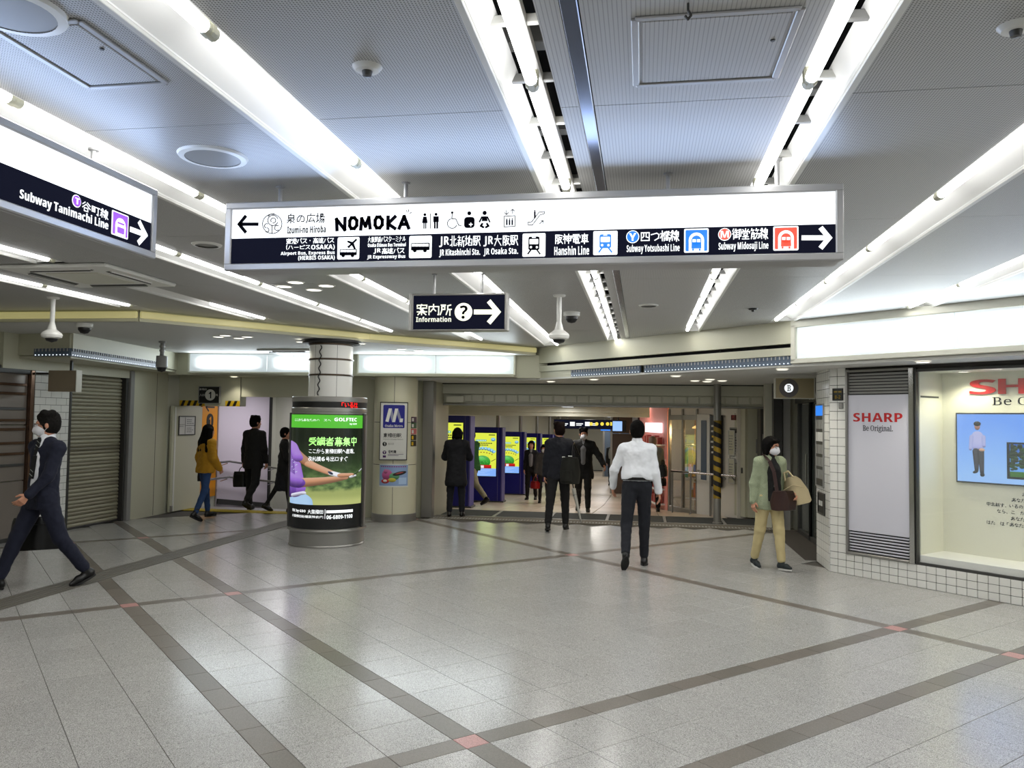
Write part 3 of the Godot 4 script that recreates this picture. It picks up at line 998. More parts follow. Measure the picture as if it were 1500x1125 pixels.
	put(cl, "diffuser", Build.new().span(Vector3(-0.4, -0.05, -1.2), Vector3(0.4, 0.02, 1.2), 0.01), mats.led_white)
	area_light(cl, Vector3(0, -0.06, 0), Vector3.DOWN, Vector2(0.75, 2.3), 26.0, Color(1.0, 0.97, 1.0))

func build_opening():
	var b := Build.new()
	b.span(Vector3(-3.72, 0, -13.40), Vector3(-3.53, 2.33, -13.22), 0.006)
	struct("trim_7", b, mats.steel, "square steel post on the left of the passage entrance beside the beige pillar", "post")
	var j := Build.new()
	j.span(Vector3(-3.75, -0.3, -14.5), Vector3(-3.58, 2.33, -13.4))
	j.span(Vector3(-4.6, -0.3, -13.5), Vector3(-3.7, 2.75, -13.3))
	j.span(Vector3(-4.7, -0.6, -14.4), Vector3(-3.6, 2.33, -14.2))
	struct("wall_opening", j, mats.cream, "cream jamb wall between the beige pillar and the blue kiosks", "wall")
	var h := Build.new()
	h.span(Vector3(-3.6, 2.14, -14.3), Vector3(2.3, 2.34, -14.05), 0.004)
	h.span(Vector3(-3.6, 1.96, -14.4), Vector3(2.3, 2.15, -14.14), 0.004)
	var hd := struct("wall_header", h, mats.cream2, "beige shutter header over the wide passage entrance", "wall")
	put(hd, "rail", Build.new().span(Vector3(-3.6, 1.93, -14.2), Vector3(2.3, 1.965, -14.08), 0.004), mats.steel)
	for k in 26:
		var bx := Build.new()
		bx.span(Vector3(-3.26 + k * 0.212, 2.005, -14.15), Vector3(-3.07 + k * 0.212, 2.13, -14.115), 0.006)
		put(hd, "header_box", bx, mats.beige_metal)
	put(hd, "upper_rail", Build.new().span(Vector3(-3.6, 2.315, -14.06), Vector3(2.3, 2.345, -14.0)), mats.black)
	put(hd, "motor_box", Build.new().span(Vector3(-3.5, 1.98, -14.12), Vector3(-3.18, 2.10, -13.98), 0.01), mats.beige_metal)
	var h2 := Build.new()
	h2.span(Vector3(-4.6, 1.86, -17.7), Vector3(0.15, 2.05, -17.5), 0.004)
	h2.span(Vector3(-4.6, 1.775, -17.8), Vector3(0.15, 1.87, -17.56), 0.004)
	struct("trim_8", h2, mats.cream2, "second lower beige beam deeper inside the passage", "beam")
	# tactile strip and dark entrance mats
	var tac := Build.new().span(Vector3(-3.55, -0.03, -13.62), Vector3(2.4, 0.002, -13.15))
	var ts := struct("floor_threshold", tac, mats.cork, "grey threshold strip of floor at the passage entrance", "floor")
	var dd := Build.new()
	for k in 110:
		for r in 2:
			dd.box(Vector3(-3.5 + k * 0.052, 0.003, -13.26 - r * 0.075), Vector3(0.026, 0.006, 0.045), Basis(), 0.002)
	stuff(put(ts, "tactile_ribs", dd, mats.plastic_grey))
	var em := thing("entrance_mat", "row of dark ribbed entrance mats with pale dividers across the passage mouth", "mat", Vector3(-0.6, 0, -14.1))
	for k in 6:
		var x := -2.9 + k * 0.98
		put(em, "mat_panel", Build.new().span(Vector3(x, -0.03, -0.48), Vector3(x + 0.92, 0.004, 0.42), 0.003), mats.mat_dark)
		put(em, "divider", Build.new().span(Vector3(x + 0.925, -0.03, -0.48), Vector3(x + 0.975, 0.006, 0.42), 0.002), mats.plastic_grey)
	put(em, "front_rail", Build.new().span(Vector3(-2.95, -0.03, 0.43), Vector3(2.98, 0.006, 0.475), 0.002), mats.steel)
	# round pole with hazard tape
	var p := thing("steel_pole", "round steel pole wound with black and yellow hazard tape at the right of the entrance", "pole", Vector3(1.24, 0, -13.78))
	put(p, "pole", Build.new().lathe([Vector2(0.062, 0.0), Vector2(0.062, 2.33)], Vector3.ZERO, 20), mats.steel)
	put(p, "base_ring", Build.new().lathe([Vector2(0.075, 0), Vector2(0.075, 0.02), Vector2(0.062, 0.03)], Vector3.ZERO, 20), mats.steel)
	put(p, "tape", Build.new().lathe([Vector2(0.0635, 0.42), Vector2(0.0635, 1.72)], Vector3.ZERO, 20), mat("worn_yellow", Color(0.55, 0.45, 0.10), 0.6))
	var hz := Build.new()
	for k in 8:
		for s in 20:
			var a := TAU * s / 20.0
			var a2 := TAU * (s + 1) / 20.0
			var y := 0.42 + k * 0.163 + s * 0.00815
			var y2 := y + 0.00815
			var ra := Vector3(cos(a), 0, sin(a)) * 0.065
			var rb := Vector3(cos(a2), 0, sin(a2)) * 0.065
			var na := (ra + rb).normalized()
			hz.quad(ra + Vector3(0, y, 0), rb + Vector3(0, y2, 0), rb + Vector3(0, minf(y2 + 0.08, 1.72), 0), ra + Vector3(0, minf(y + 0.08, 1.72), 0), na)
	put(p, "stripe_row", hz, mat("worn_black", Color(0.07, 0.06, 0.06), 0.6))

# ---------------------------------------------------------------- right side
func rw(t: float, d: float, y: float) -> Vector3:     # t metres along the shop wall from its pillar corner, d behind its face
	return Vector3(2.14 + (t + d) * SQ, y, -9.70 + (t - d) * SQ)

func rbox(b: Build, t0: float, t1: float, d0: float, d1: float, y0: float, y1: float, e := 0.0):
	b.box(rw((t0 + t1) / 2, (d0 + d1) / 2, (y0 + y1) / 2), Vector3(t1 - t0, y1 - y0, d1 - d0), Basis(Vector3(SQ, 0, SQ), Vector3.UP, Vector3(-SQ, 0, SQ)), e)

func build_right_side():
	var along := Vector3(SQ, 0, SQ)
	var out := Vector3(-SQ, 0, SQ)
	var w := Build.new()
	rbox(w, 0.0, 4.6, 0.01, 0.10, 0.0, 0.235)
	rbox(w, 0.0, 0.215, 0.01, 0.2, 0.0, 2.34)
	rbox(w, 0.0, 4.6, 0.02, 0.7, 2.27, 2.36)
	rbox(w, 0.2, 0.98, 0.05, 0.2, 0.2, 2.3)
	rbox(w, 0.0, 4.8, 0.75, 0.85, -0.2, 3.3)
	w.span(Vector3(2.15, 0, -10.40), Vector3(2.4, 2.34, -9.72))
	var wr := struct("wall_right", w, mats.tile_grout, "white tiled wall and pillar on the right under the shop window", "wall")
	wall_tiles(wr, rw(0.0, 0.0, 0.0), along, out, 4.5, 0.235, 0.1, 0.0785, mats.tile_white)
	wall_tiles(wr, rw(0.0, 0.0, 0.236), along, out, 0.205, 2.1, 0.1, 0.1, mats.tile_white)
	wall_tiles(wr, Vector3(2.137, 0.0, -10.38), Vector3(0, 0, 1), Vector3(-1, 0, 0), 0.68, 2.34, 0.113, 0.1, mats.tile_white)
	# white advertising panel with louvres
	var sp := thing("advertising_board", "tall white panel with red shop name and louvres beside the display window", "panel", rw(0.57, 0.0, 0.24))
	var P := func(t: float, d: float, y: float): return rw(t, d, y) - rw(0.57, 0.0, 0.24)
	var bs := Basis(along, Vector3.UP, out)
	put(sp, "board", Build.new().box(P.call(0.575, 0.01, 1.26), Vector3(0.70, 1.52, 0.03), bs, 0.003), mats.sharp_white)
	put(sp, "back_plate", Build.new().box(P.call(0.575, 0.035, 1.26), Vector3(0.70, 2.04, 0.02), bs), mats.black)
	var fr := Build.new()
	fr.box(P.call(0.222, 0.0, 1.27), Vector3(0.024, 2.08, 0.07), bs, 0.004)
	fr.box(P.call(0.575, 0.0, 2.29), Vector3(0.72, 0.024, 0.07), bs, 0.004)
	fr.box(P.call(0.575, 0.0, 0.252), Vector3(0.72, 0.026, 0.07), bs, 0.004)
	put(sp, "frame", fr, mats.steel)
	for k in 7:
		put(sp, "louvre", Build.new().box(P.call(0.575, 0.008, 2.045 + k * 0.034), Vector3(0.68, 0.024, 0.012), bs * Basis(Vector3.RIGHT, 0.5), 0.002), mats.plastic_grey)
	for k in 7:
		put(sp, "louvre", Build.new().box(P.call(0.575, 0.008, 0.285 + k * 0.032), Vector3(0.68, 0.016, 0.012), bs * Basis(Vector3.RIGHT, 0.5), 0.002), mats.sharp_white)
	var pf := face(rw(0.57, -0.0055, 1.3), along)
	var n0 := sp.get_child_count()
	latin(sp, pf, "SHARP", 1250, 605, 1322, 618, mats.red, true)
	latin(sp, pf, "Be Original.", 1264, 623, 1308, 634, mats.ink, false, "Droid Serif")
	mark(sp, n0)
	var cp := thing("chrome_post", "polished steel post between the white shop panel and the display window", "post", rw(0.965, 0.0, 0.0))
	put(cp, "post", Build.new().box(Vector3(0, 1.27, 0), Vector3(0.055, 2.06, 0.08), bs, 0.006), mats.chrome)
	put(cp, "side_strip", Build.new().box(bs * Vector3(0.038, 0, -0.01) + Vector3(0, 1.27, 0), Vector3(0.016, 2.06, 0.06), bs, 0.003), mats.dark_steel)
	# directory and plates on the pillar
	var pd := notice("shop_directory", "tall shop directory with a blue head on the tiled pillar", "notice board", Vector3(2.125, 1.43, -10.14), Vector3(0, 0, 1), 0.42, 1.0, mats.plastic_grey, mats.dark_steel)
	put(pd, "head", Build.new().span(Vector3(-0.014, 0.36, -0.19), Vector3(-0.008, 0.48, 0.19)), mats.sign_blue)
	for k in 5:
		var row := Build.new()
		for i in 4:
			row.span(Vector3(-0.013, 0.20 - k * 0.15, -0.18 + i * 0.095), Vector3(-0.008, 0.31 - k * 0.15, -0.11 + i * 0.095))
		put(pd, "entry_row", row, mats.plastic_grey if k != 1 else mats.paper)
	var pl := notice("number_plate", "small dark plate with white characters low on the tiled pillar", "plate", Vector3(2.125, 0.74, -10.06), Vector3(0, 0, 1), 0.36, 0.26, mats.dark_steel, mats.black)
	print_rows(pl, Vector3.ZERO, Vector3(0, 0, 1), 0.26, 0.14, 1, mats.paper)
	var gp := notice("green_plate", "small green block number plate high on the white tiles", "plate", rw(0.11, -0.008, 2.03), along, 0.13, 0.14, mats.black, mat("deep_green", Color(0.04, 0.10, 0.05), 0.4))
	n0 = gp.get_child_count()
	latin_in(gp, face(rw(0.11, -0.017, 2.03), along), "B-2", Vector2(-0.035, -0.05), Vector2(0.035, -0.01), mats.worn_yellow)
	mark(gp, n0)
	print_rows(gp, Vector3(0, 0.03, 0), along, 0.10, 0.04, 1, mats.worn_yellow)
	var gb := thing("junction_box", "tiny grey box below the green plate on the white tiles", "box", rw(0.15, -0.012, 1.90))
	put(gb, "box", Build.new().box(Vector3.ZERO, Vector3(0.055, 0.07, 0.03), bs, 0.006), mats.plastic_grey)
	put(gb, "lid", Build.new().box(out * 0.016, Vector3(0.045, 0.06, 0.006), bs, 0.002), mats.steel)
	# glass doors set back beside the pillar
	var gd := thing("glass_doors", "dark framed glass doors of a closed shop left of the tiled pillar", "door", Vector3(2.42, 0, -11.7))
	for k in 3:
		put(gd, "glass_pane", Build.new().span(Vector3(-0.005, 0.06, -1.25 + k * 0.86), Vector3(0.005, 1.98, -0.47 + k * 0.86)), mats.dark_glass)
		var f := Build.new()
		for s in [-1.29, -0.43]:
			f.span(Vector3(-0.03, 0.0, s + k * 0.86 - 0.04), Vector3(0.03, 2.02, s + k * 0.86 + 0.04), 0.005)
		f.span(Vector3(-0.03, 0.0, -1.25 + k * 0.86), Vector3(0.03, 0.07, -0.47 + k * 0.86), 0.004)
		put(gd, "door_frame", f, mats.dark_steel)
		put(gd, "handle", Build.new().tube([Vector3(-0.05, 0.8, -0.55 + k * 0.86), Vector3(-0.05, 1.25, -0.55 + k * 0.86)], 0.012, 6), mats.chrome)
	put(gd, "top_rail", Build.new().span(Vector3(-0.06, 2.0, -1.35), Vector3(0.06, 2.34, 1.3), 0.005), mats.dark_steel)
	n0 = gd.get_child_count()
	latin_in(gd, face(Vector3(2.355, 2.1, -11.5), Vector3(0, 0, 1)), "VINTA", Vector2(-0.5, -0.07), Vector2(0.5, 0.07), mats.paper)
	mark(gd, n0)
	var inn := Build.new()
	inn.span(Vector3(3.3, -0.1, -13.4), Vector3(3.4, 2.4, -10.6))
	inn.span(Vector3(2.4, -0.1, -13.6), Vector3(3.5, 2.4, -13.45))
	inn.span(Vector3(1.97, 0, -13.65), Vector3(2.45, 2.34, -13.5))
	inn.span(Vector3(2.3, -0.2, -14.6), Vector3(2.5, 2.4, -13.6))
	struct("wall_shop", inn, mats.cream2, "cream walls around the glass doors of the closed shop", "wall")
	var mt := Build.new().span(Vector3(2.0, -0.02, -13.2), Vector3(2.42, 0.004, -10.42), 0.002)
	tag(put(self, "door_mat", mt, mat("brown_mat", Color(0.22, 0.20, 0.18), 0.9)), "dark brown mat strip along the glass doors", "mat")
	var post := thing("door_post", "tall dark steel door post behind the woman in the green cardigan", "post", Vector3(2.13, 0, -13.3))
	put(post, "post", Build.new().span(Vector3(-0.07, 0, -0.08), Vector3(0.07, 2.33, 0.08), 0.006), mats.dark_steel)
	put(post, "side_plate", Build.new().span(Vector3(0.08, 0, -0.06), Vector3(0.20, 2.33, 0.04), 0.004), mats.plastic_grey)
	var stand := thing("shop_poster", "blue and white poster standing inside the dark glass doors", "poster", Vector3(2.62, 0.9, -11.9))
	put(stand, "sheet", Build.new().span(Vector3(-0.005, 0.0, -0.22), Vector3(0.005, 0.75, 0.22)), mats.teal)
	put(stand, "lower_sheet", Build.new().span(Vector3(-0.009, 0.05, -0.18), Vector3(-0.005, 0.35, 0.18)), mats.paper)
	put(stand, "stand", Build.new().cone(Vector3(0, -0.9, 0), Vector3(0, 0, 0), 0.012, 0.012, 8), mats.dark_steel)

const WIN0 := 1.0
const WIN1 := 4.5
func build_display_window():
	var along := Vector3(SQ, 0, SQ)
	var out := Vector3(-SQ, 0, SQ)
	var bs := Basis(along, Vector3.UP, out)
	var D := 0.52
	var b := Build.new()
	rbox(b, WIN0 - 0.03, WIN0 + 0.02, 0.04, D + 0.06, 0.2, 2.28)
	rbox(b, WIN0, WIN1, D, D + 0.06, 0.2, 2.30)
	rbox(b, WIN0, WIN1, 0.03, D, 2.26, 2.32)
	rbox(b, WIN1, WIN1 + 0.05, 0.04, D + 0.06, 0.2, 2.28)
	struct("wall_display", b, mat("display_white", Color(0.84, 0.84, 0.78), 0.5), "white lined box of the shop display window", "wall")
	var lg := Build.new()
	rbox(lg, WIN0 + 0.02, WIN1, 0.02, D, 0.235, 0.335, 0.004)
	struct("trim_9", lg, mats.plastic_white, "white ledge on the floor of the display window", "ledge")
	var gl := Build.new()
	rbox(gl, WIN0 + 0.01, WIN1, 0.012, 0.018, 0.25, 2.27)
	struct("window_1", gl, mats.glass, "clear glass pane of the shop display window", "window")
	var fr := Build.new()
	rbox(fr, WIN0, WIN1, -0.005, 0.04, 0.232, 0.262, 0.003)
	rbox(fr, WIN0, WIN1, -0.005, 0.04, 2.255, 2.285, 0.003)
	struct("trim_10", fr, mats.dark_steel, "dark steel rails above and below the display window glass", "window frame")
	var slot := Build.new()
	rbox(slot, WIN0 + 0.02, WIN0 + 0.024, 0.06, 0.44, 1.985, 2.005)
	struct("trim_11", slot, mats.black, "thin black slot in the left side of the display window", "slot")
	# raised letters on the back wall
	var f := face(rw(WIN0, D, 0), along)
	var nm := thing("shop_name", "large raised red shop name letters inside the display window", "lettering", rw(1.7, D, 2.03))
	for k in 5:
		var x := 0.31 + k * 0.285
		latin_in(nm, f_shift(f, nm), "SHARP"[k], Vector2(x - 0.70, -0.005), Vector2(x - 0.70 + 0.262, 0.150), mats.red, true, "Droid Sans", 0.012, "letter")
	for o in nm.get_children():
		o.transform.basis.z *= 8.0
	var sl := thing("slogan", "black serif slogan under the red shop name in the display window", "lettering", rw(1.9, D, 1.9))
	latin_in(sl, f_shift(f, sl), "Be Original.", Vector2(-0.37, -0.015), Vector2(0.55, 0.095), mats.ink, false, "Droid Serif", 0.002)
	# wall screen
	var tx := screen_texture()
	var em := mat("display_screen", Color(0.02, 0.02, 0.02), 0.15)
	em.emission_enabled = true
	em.emission_texture = tx
	em.emission_energy_multiplier = 0.95
	var sc := thing("wall_screen", "wide blue wall screen showing a presenter beside a television", "screen", rw(1.9, D, 1.46))
	var q := Build.new()
	var p0 := bs * Vector3(-0.71, 0, 0.035)
	var p1 := bs * Vector3(0.66, 0, 0.035)
	var hh := Vector3(0, 0.355, 0)
	q.quad(p0 - hh, p1 - hh, p1 + hh, p0 + hh, out, Vector2(0, 1), Vector2(1, 1), Vector2(1, 0), Vector2(0, 0))
	put(sc, "screen", q, em)
	put(sc, "bezel", Build.new().box(bs * Vector3(-0.025, 0, 0.016), Vector3(1.40, 0.74, 0.034), bs, 0.003), mats.black)
	area_light(sc, bs * Vector3(0, 0, 0.06), out, Vector2(1.3, 0.68), 2.0, Color(0.45, 0.62, 1.0), Vector3.UP)
	# small lines of text
	var tl := thing("wall_text", "small lines of black text under the wall screen", "lettering", rw(1.9, D, 0.85))
	var tf := f_shift(f, tl)
	var lines := ["あなたの", "もっとあなたらへ", "中北新す、いるのかなたのこい", "なら、これからもいる", "もっとあなたのへ", "はたちは「あなたのための"]
	for k in 6:
		var s: String = lines[k]
		var x0: float = [-0.10, -0.33, -0.44, -0.34, -0.34, -0.44][k]
		kanji_in(tl, tf, s, Vector2(x0, 0.14 - k * 0.063), Vector2(x0 + s.length() * 0.044, 0.178 - k * 0.063), mats.ink, 0.11, 0.001)
	# lamps in the window head
	for k in 5:
		var o := thing("window_downlight", "round downlight in the head of the display window, number %s from its left end" % ["one", "two", "three", "four", "five"][k], "downlight", rw(1.35 + k * 0.7, 0.3, 2.26), "display window lamps")
		put(o, "lens", Build.new().lathe([Vector2(0.0, -0.008), Vector2(0.055, -0.008), Vector2(0.06, 0.0)], Vector3.ZERO, 20), mats.downlight)
		put(o, "trim_ring", Build.new().lathe([Vector2(0.058, -0.01), Vector2(0.075, -0.008), Vector2(0.077, 0.0)], Vector3.ZERO, 20), mats.plastic_white)
		spot(o, Vector3(0, -0.03, 0), 22.0, 70.0, Color(1.0, 0.98, 0.86))

func f_shift(f: Face, o: Node3D) -> Face:      # the same plane, counted from a thing that stands on it
	var g := Face.new()
	g.x = f.x
	g.y = f.y
	g.z = f.z
	g.host = self
	g.o = Vector3.ZERO
	return g

func ellipse(im: Image, cx: float, cy: float, rx: float, ry: float, c: Color, turn := 0.0):
	var r := maxf(rx, ry)
	for y in range(maxi(0, int(cy - r)), mini(im.get_height(), int(cy + r) + 2)):
		for x in range(maxi(0, int(cx - r)), mini(im.get_width(), int(cx + r) + 2)):
			var d := Vector2(x - cx, y - cy).rotated(-turn)
			var k := Vector2(d.x / rx, d.y / ry).length()
			if k < 1.0:
				im.set_pixel(x, y, im.get_pixel(x, y).lerp(c.lightened(clampf(-0.25 * d.y / ry, 0.0, 0.2)) if d.y < 0.0 else c.darkened(clampf(0.45 * d.y / ry, 0.0, 0.4)), clampf((1.0 - k) * minf(rx, ry) * 0.8, 0.0, 1.0)))

func limb(im: Image, a: Vector2, b: Vector2, ra: float, rb: float, c: Color):
	for k in 24:
		var t := k / 23.0
		var p := a.lerp(b, t)
		var r := lerpf(ra, rb, t)
		ellipse(im, p.x, p.y, r, r, c)

func screen_texture() -> ImageTexture:
	var im := Image.create(512, 264, false, Image.FORMAT_RGB8)
	for y in 264:
		for x in 512:
			im.set_pixel(x, y, Color(0.45, 0.66, 1.0).lerp(Color(0.60, 0.78, 1.0), clampf((y - 60) / 200.0 + 0.2 * sin(x * 0.012), 0.0, 1.0)))
	# presenter: shirt, trousers, head
	limb(im, Vector2(76, 88), Vector2(78, 128), 23, 21, Color(0.66, 0.68, 0.90))
	limb(im, Vector2(54, 88), Vector2(50, 135), 8, 7, Color(0.62, 0.65, 0.88))
	limb(im, Vector2(99, 88), Vector2(100, 122), 8, 7, Color(0.62, 0.65, 0.88))
	limb(im, Vector2(70, 145), Vector2(72, 215), 13, 8, Color(0.06, 0.06, 0.12))
	limb(im, Vector2(88, 145), Vector2(92, 225), 13, 8, Color(0.06, 0.06, 0.12))
	ellipse(im, 68, 224, 12, 6, Color(0.05, 0.05, 0.08), -0.4)
	ellipse(im, 93, 234, 9, 8, Color(0.05, 0.05, 0.08))
	ellipse(im, 76, 47, 11, 15, Color(0.72, 0.52, 0.46))
	ellipse(im, 76, 37, 14, 10, Color(0.08, 0.06, 0.07))
	ellipse(im, 92, 138, 12, 7, Color(0.85, 0.68, 0.56))
	# television with a park picture, and a lilac box before it
	im.fill_rect(Rect2i(182, 106, 300, 138), Color(0.03, 0.03, 0.03))
	for y in range(112, 236):
		for x in range(192, 476):
			im.set_pixel(x, y, Color(0.12, 0.36, 0.75).lerp(Color(0.42, 0.66, 0.95), (y - 112) / 100.0))
	var r := RandomNumberGenerator.new()
	r.seed = 5
	for k in 190:
		var g := r.randf_range(0.06, 0.30)
		ellipse(im, clampf(r.randfn(260, 55), 200, 468), clampf(r.randfn(160, 26), 118, 222), r.randf_range(5, 12), r.randf_range(4, 9), Color(g * 0.5, g, g * 0.3))
	im.fill_rect(Rect2i(192, 216, 284, 20), Color(0.20, 0.42, 0.10))
	ellipse(im, 372, 196, 34, 32, Color(0.62, 0.10, 0.12))
	ellipse(im, 366, 166, 16, 18, Color(0.80, 0.58, 0.50))
	ellipse(im, 366, 154, 20, 13, Color(0.06, 0.05, 0.10))
	im.fill_rect(Rect2i(326, 196, 90, 48), Color(0.66, 0.36, 0.80))
	im.fill_rect(Rect2i(300, 244, 130, 7), Color(0.05, 0.05, 0.10))
	return ImageTexture.create_from_image(im)

# ---------------------------------------------------------------- the passage behind
func drop(z: float) -> float:      # height of the sloping passage floor
	if z > -14.6:
		return 0.0
	if z > -18.8:
		return lerpf(0.0, -0.30, (-14.6 - z) / 4.2)
	if z > -23.0:
		return lerpf(-0.30, -0.48, (-18.8 - z) / 4.2)
	return lerpf(-0.48, -0.95, minf(1.0, (-23.0 - z) / 19.0))

func build_corridor():
	var fl := Build.new()
	var zs := [-14.55, -18.8, -23.0, -42.0, -44.0]
	for i in 4:
		var a: float = zs[i]
		var c: float = zs[i + 1]
		fl.bar(Vector3(-1.5, drop(a) - 0.06, a), Vector3(-1.5, drop(c) - 0.06, c), 8.6, 0.10)
	var cf := struct("floor_passage", fl, mats.tile_grout, "pale tiled passage floor sloping gently down and away", "floor")
	var tones := [mats.far_tile, mat("far_tile2", Color(0.76, 0.70, 0.62), 0.3), mat("far_tile3", Color(0.83, 0.77, 0.70), 0.3)]
	var shape := Build.new().box(Vector3.ZERO, Vector3(0.59, 0.03, 0.59), Basis(), 0.002).done()
	for r in 16:
		for k in 9:
			var z := -14.9 - r * 0.6
			put(cf, "floor_tile", shape, tones[rng.randi_range(0, 2)], Transform3D(Basis(Vector3.RIGHT, -0.07 if z > -18.8 else -0.043), Vector3(-3.6 + k * 0.6, drop(z) - 0.013, z)))
	var ff := Build.new()
	ff.bar(Vector3(-1.5, drop(-24.2) - 0.03, -24.2), Vector3(-1.5, drop(-42.0) - 0.03, -42), 8.6, 0.06)
	put(cf, "far_field", ff, mats.far_tile)
	# shell
	var b := Build.new()
	b.span(Vector3(-4.8, -1.4, -44.0), Vector3(-4.6, 2.6, -14.3))
	b.span(Vector3(-6.0, -1.4, -44.2), Vector3(3.0, 2.6, -43.0))
	b.span(Vector3(2.6, -1.4, -44.0), Vector3(2.8, 2.6, -14.4))
	struct("wall_passage_far", b, mats.cream2, "plain far walls of the passage behind the blue screen units", "wall")
	var c := Build.new()
	c.bar(Vector3(-1.0, 2.12, -14.2), Vector3(-1.0, 2.08, -20.0), 8.0, 0.08)
	c.bar(Vector3(-1.0, 2.08, -20.0), Vector3(-1.0, 1.95, -44.0), 8.0, 0.08)
	struct("ceiling_passage", c, mats.ceiling_plain, "low pale ceiling of the passage beyond the entrance", "ceiling")
	for k in 6:
		var z := -16.1 - k * 4.6
		var o := thing("passage_light", "long ceiling lamp in the passage, number %s from the entrance" % ["one", "two", "three", "four", "five", "six"][k], "ceiling light", Vector3(-1.6, 2.03 - 0.005 * k * 4, z), "passage ceiling lamps")
		put(o, "diffuser", Build.new().box(Vector3(0, -0.03, 0), Vector3(0.24, 0.05, 2.4), Basis(), 0.01), mats.led_white)
		put(o, "housing", Build.new().box(Vector3(0, 0.01, 0), Vector3(0.30, 0.04, 2.5), Basis(), 0.006), mats.white_paint)
		area_light(o, Vector3(0, -0.07, 0), Vector3.DOWN, Vector2(0.22, 2.3), 34.0, Color(1.0, 0.98, 0.95))
	# shop window, white door and dark board on the right, set at an angle
	var p0 := Vector3(0.55, 0, -17.1)
	var p1 := Vector3(1.72, 0, -15.0)
	var d := (p1 - p0).normalized()
	var n := Vector3(-d.z, 0, d.x)
	if n.z < 0.0:
		n = -n
	var bs := Basis(d, Vector3.UP, n)
	var L := p0.distance_to(p1)
	var rwall := Build.new()
	rwall.box(p0 + d * 1.75 - n * 0.06 + Vector3(0, 0.9, 0), Vector3(1.35, 2.8, 0.08), bs)
	rwall.box(p0 + d * L * 0.5 - n * 0.05 + Vector3(0, 1.98, 0), Vector3(L, 0.30, 0.10), bs)
	rwall.span(Vector3(1.7, -0.3, -15.1), Vector3(2.7, 2.4, -14.95))
	struct("wall_shopfront", rwall, mat("pale_tile", Color(0.88, 0.86, 0.82), 0.3), "pale wall with a white door right of the toy shop window", "wall")
	var sw := thing("shop_window", "glass shop window full of colourful goods beyond the handrail", "shop window", p0)
	var f := Build.new()
	for k in 3:
		f.box(bs * Vector3(0.04 + k * 0.52, 0.75, 0), Vector3(0.05, 2.4, 0.06), bs, 0.004)
	f.box(bs * Vector3(0.56, 1.78, 0), Vector3(1.1, 0.10, 0.06), bs, 0.004)
	f.box(bs * Vector3(0.56, -0.2, 0), Vector3(1.1, 0.3, 0.06), bs, 0.004)
	put(sw, "frame", f, mats.steel)
	for k in 2:
		put(sw, "glass_pane", Build.new().box(bs * Vector3(0.30 + k * 0.52, 0.85, 0), Vector3(0.47, 1.8, 0.008), bs), mats.glass)
	put(sw, "back_board", Build.new().box(bs * Vector3(0.56, 0.8, -0.7), Vector3(1.3, 2.4, 0.04), bs), mat("warm_wall", Color(0.62, 0.50, 0.36), 0.6))
	var tints := [Color(0.75, 0.60, 0.10), Color(0.15, 0.45, 0.15), Color(0.80, 0.80, 0.78), Color(0.55, 0.15, 0.35), Color(0.20, 0.35, 0.65), Color(0.80, 0.45, 0.12)]
	for s in 3:
		put(sw, "shelf", Build.new().box(bs * Vector3(0.6, 0.10 + s * 0.42, -0.5), Vector3(1.0, 0.025, 0.32), bs), mats.plastic_white)
	for k in 24:
		var gx := 0.16 + (k % 8) * 0.125
		var gy := 0.115 + (k / 8) * 0.42
		var h := 0.16 + ((k * 5) % 7) * 0.03
		var o := thing("boxed_good", "small %s packet, %s along the %s shelf of the lit shop window" % [["yellow", "green", "white", "magenta", "blue", "orange"][(k * 5 + k / 8) % 6], ["first", "second", "third", "fourth", "fifth", "sixth", "seventh", "eighth"][k % 8], ["lowest", "middle", "highest"][k / 8]], "packet", p0 + bs * Vector3(gx, gy, -0.47), "packets in the shop window")
		put(o, "packet", Build.new().box(Vector3(0, h / 2, 0), Vector3(0.085, h, 0.06), bs, 0.006), mat("good%d" % ((k * 5 + k / 8) % 6), tints[(k * 5 + k / 8) % 6], 0.5))
		put(o, "cap", Build.new().box(Vector3(0, h + 0.015, 0), Vector3(0.05, 0.03, 0.04), bs, 0.004), mats.plastic_white)
	var gpst := thing("hanging_banner", "green and yellow hanging banner behind the shop window glass", "banner", p0 + bs * Vector3(0.42, 0.85, -0.25))
	for k in 3:
		put(gpst, "panel", Build.new().box(bs * Vector3(-0.16 + k * 0.17, 0.02 * k, 0), Vector3(0.15, 0.62, 0.012), bs, 0.003), mats["good%d" % [1, 0, 0][k]])
		put(gpst, "label_patch", Build.new().box(bs * Vector3(-0.16 + k * 0.17, -0.1, 0.008), Vector3(0.09, 0.14, 0.006), bs, 0.002), mats["good%d" % [2, 5, 4][k]])
	put(gpst, "rod", Build.new().cone(bs * Vector3(-0.3, 0.36, 0), bs * Vector3(0.4, 0.36, 0), 0.01, 0.01, 8), mats.steel)
	var ch := thing("hanging_lamp", "warm glowing lamp cluster at the top of the shop window", "lamp", p0 + bs * Vector3(0.62, 1.58, -0.4))
	put(ch, "shade", Build.new().lathe([Vector2(0.02, 0.10), Vector2(0.20, 0.0), Vector2(0.19, -0.02), Vector2(0.02, 0.06)], Vector3.ZERO, 16), glow("warm_lamp", Color(1.0, 0.80, 0.45), 1.3))
	put(ch, "cord", Build.new().cone(Vector3(0, 0.1, 0), Vector3(0, 0.25, 0), 0.01, 0.01, 6), mats.black)
	omni(ch, Vector3(0, -0.10, 0), 24.0, Color(1.0, 0.85, 0.6), 0.1)
	var wd := thing("white_door", "narrow white door with a tall glass light beside the shop window", "door", p0 + d * 1.12)
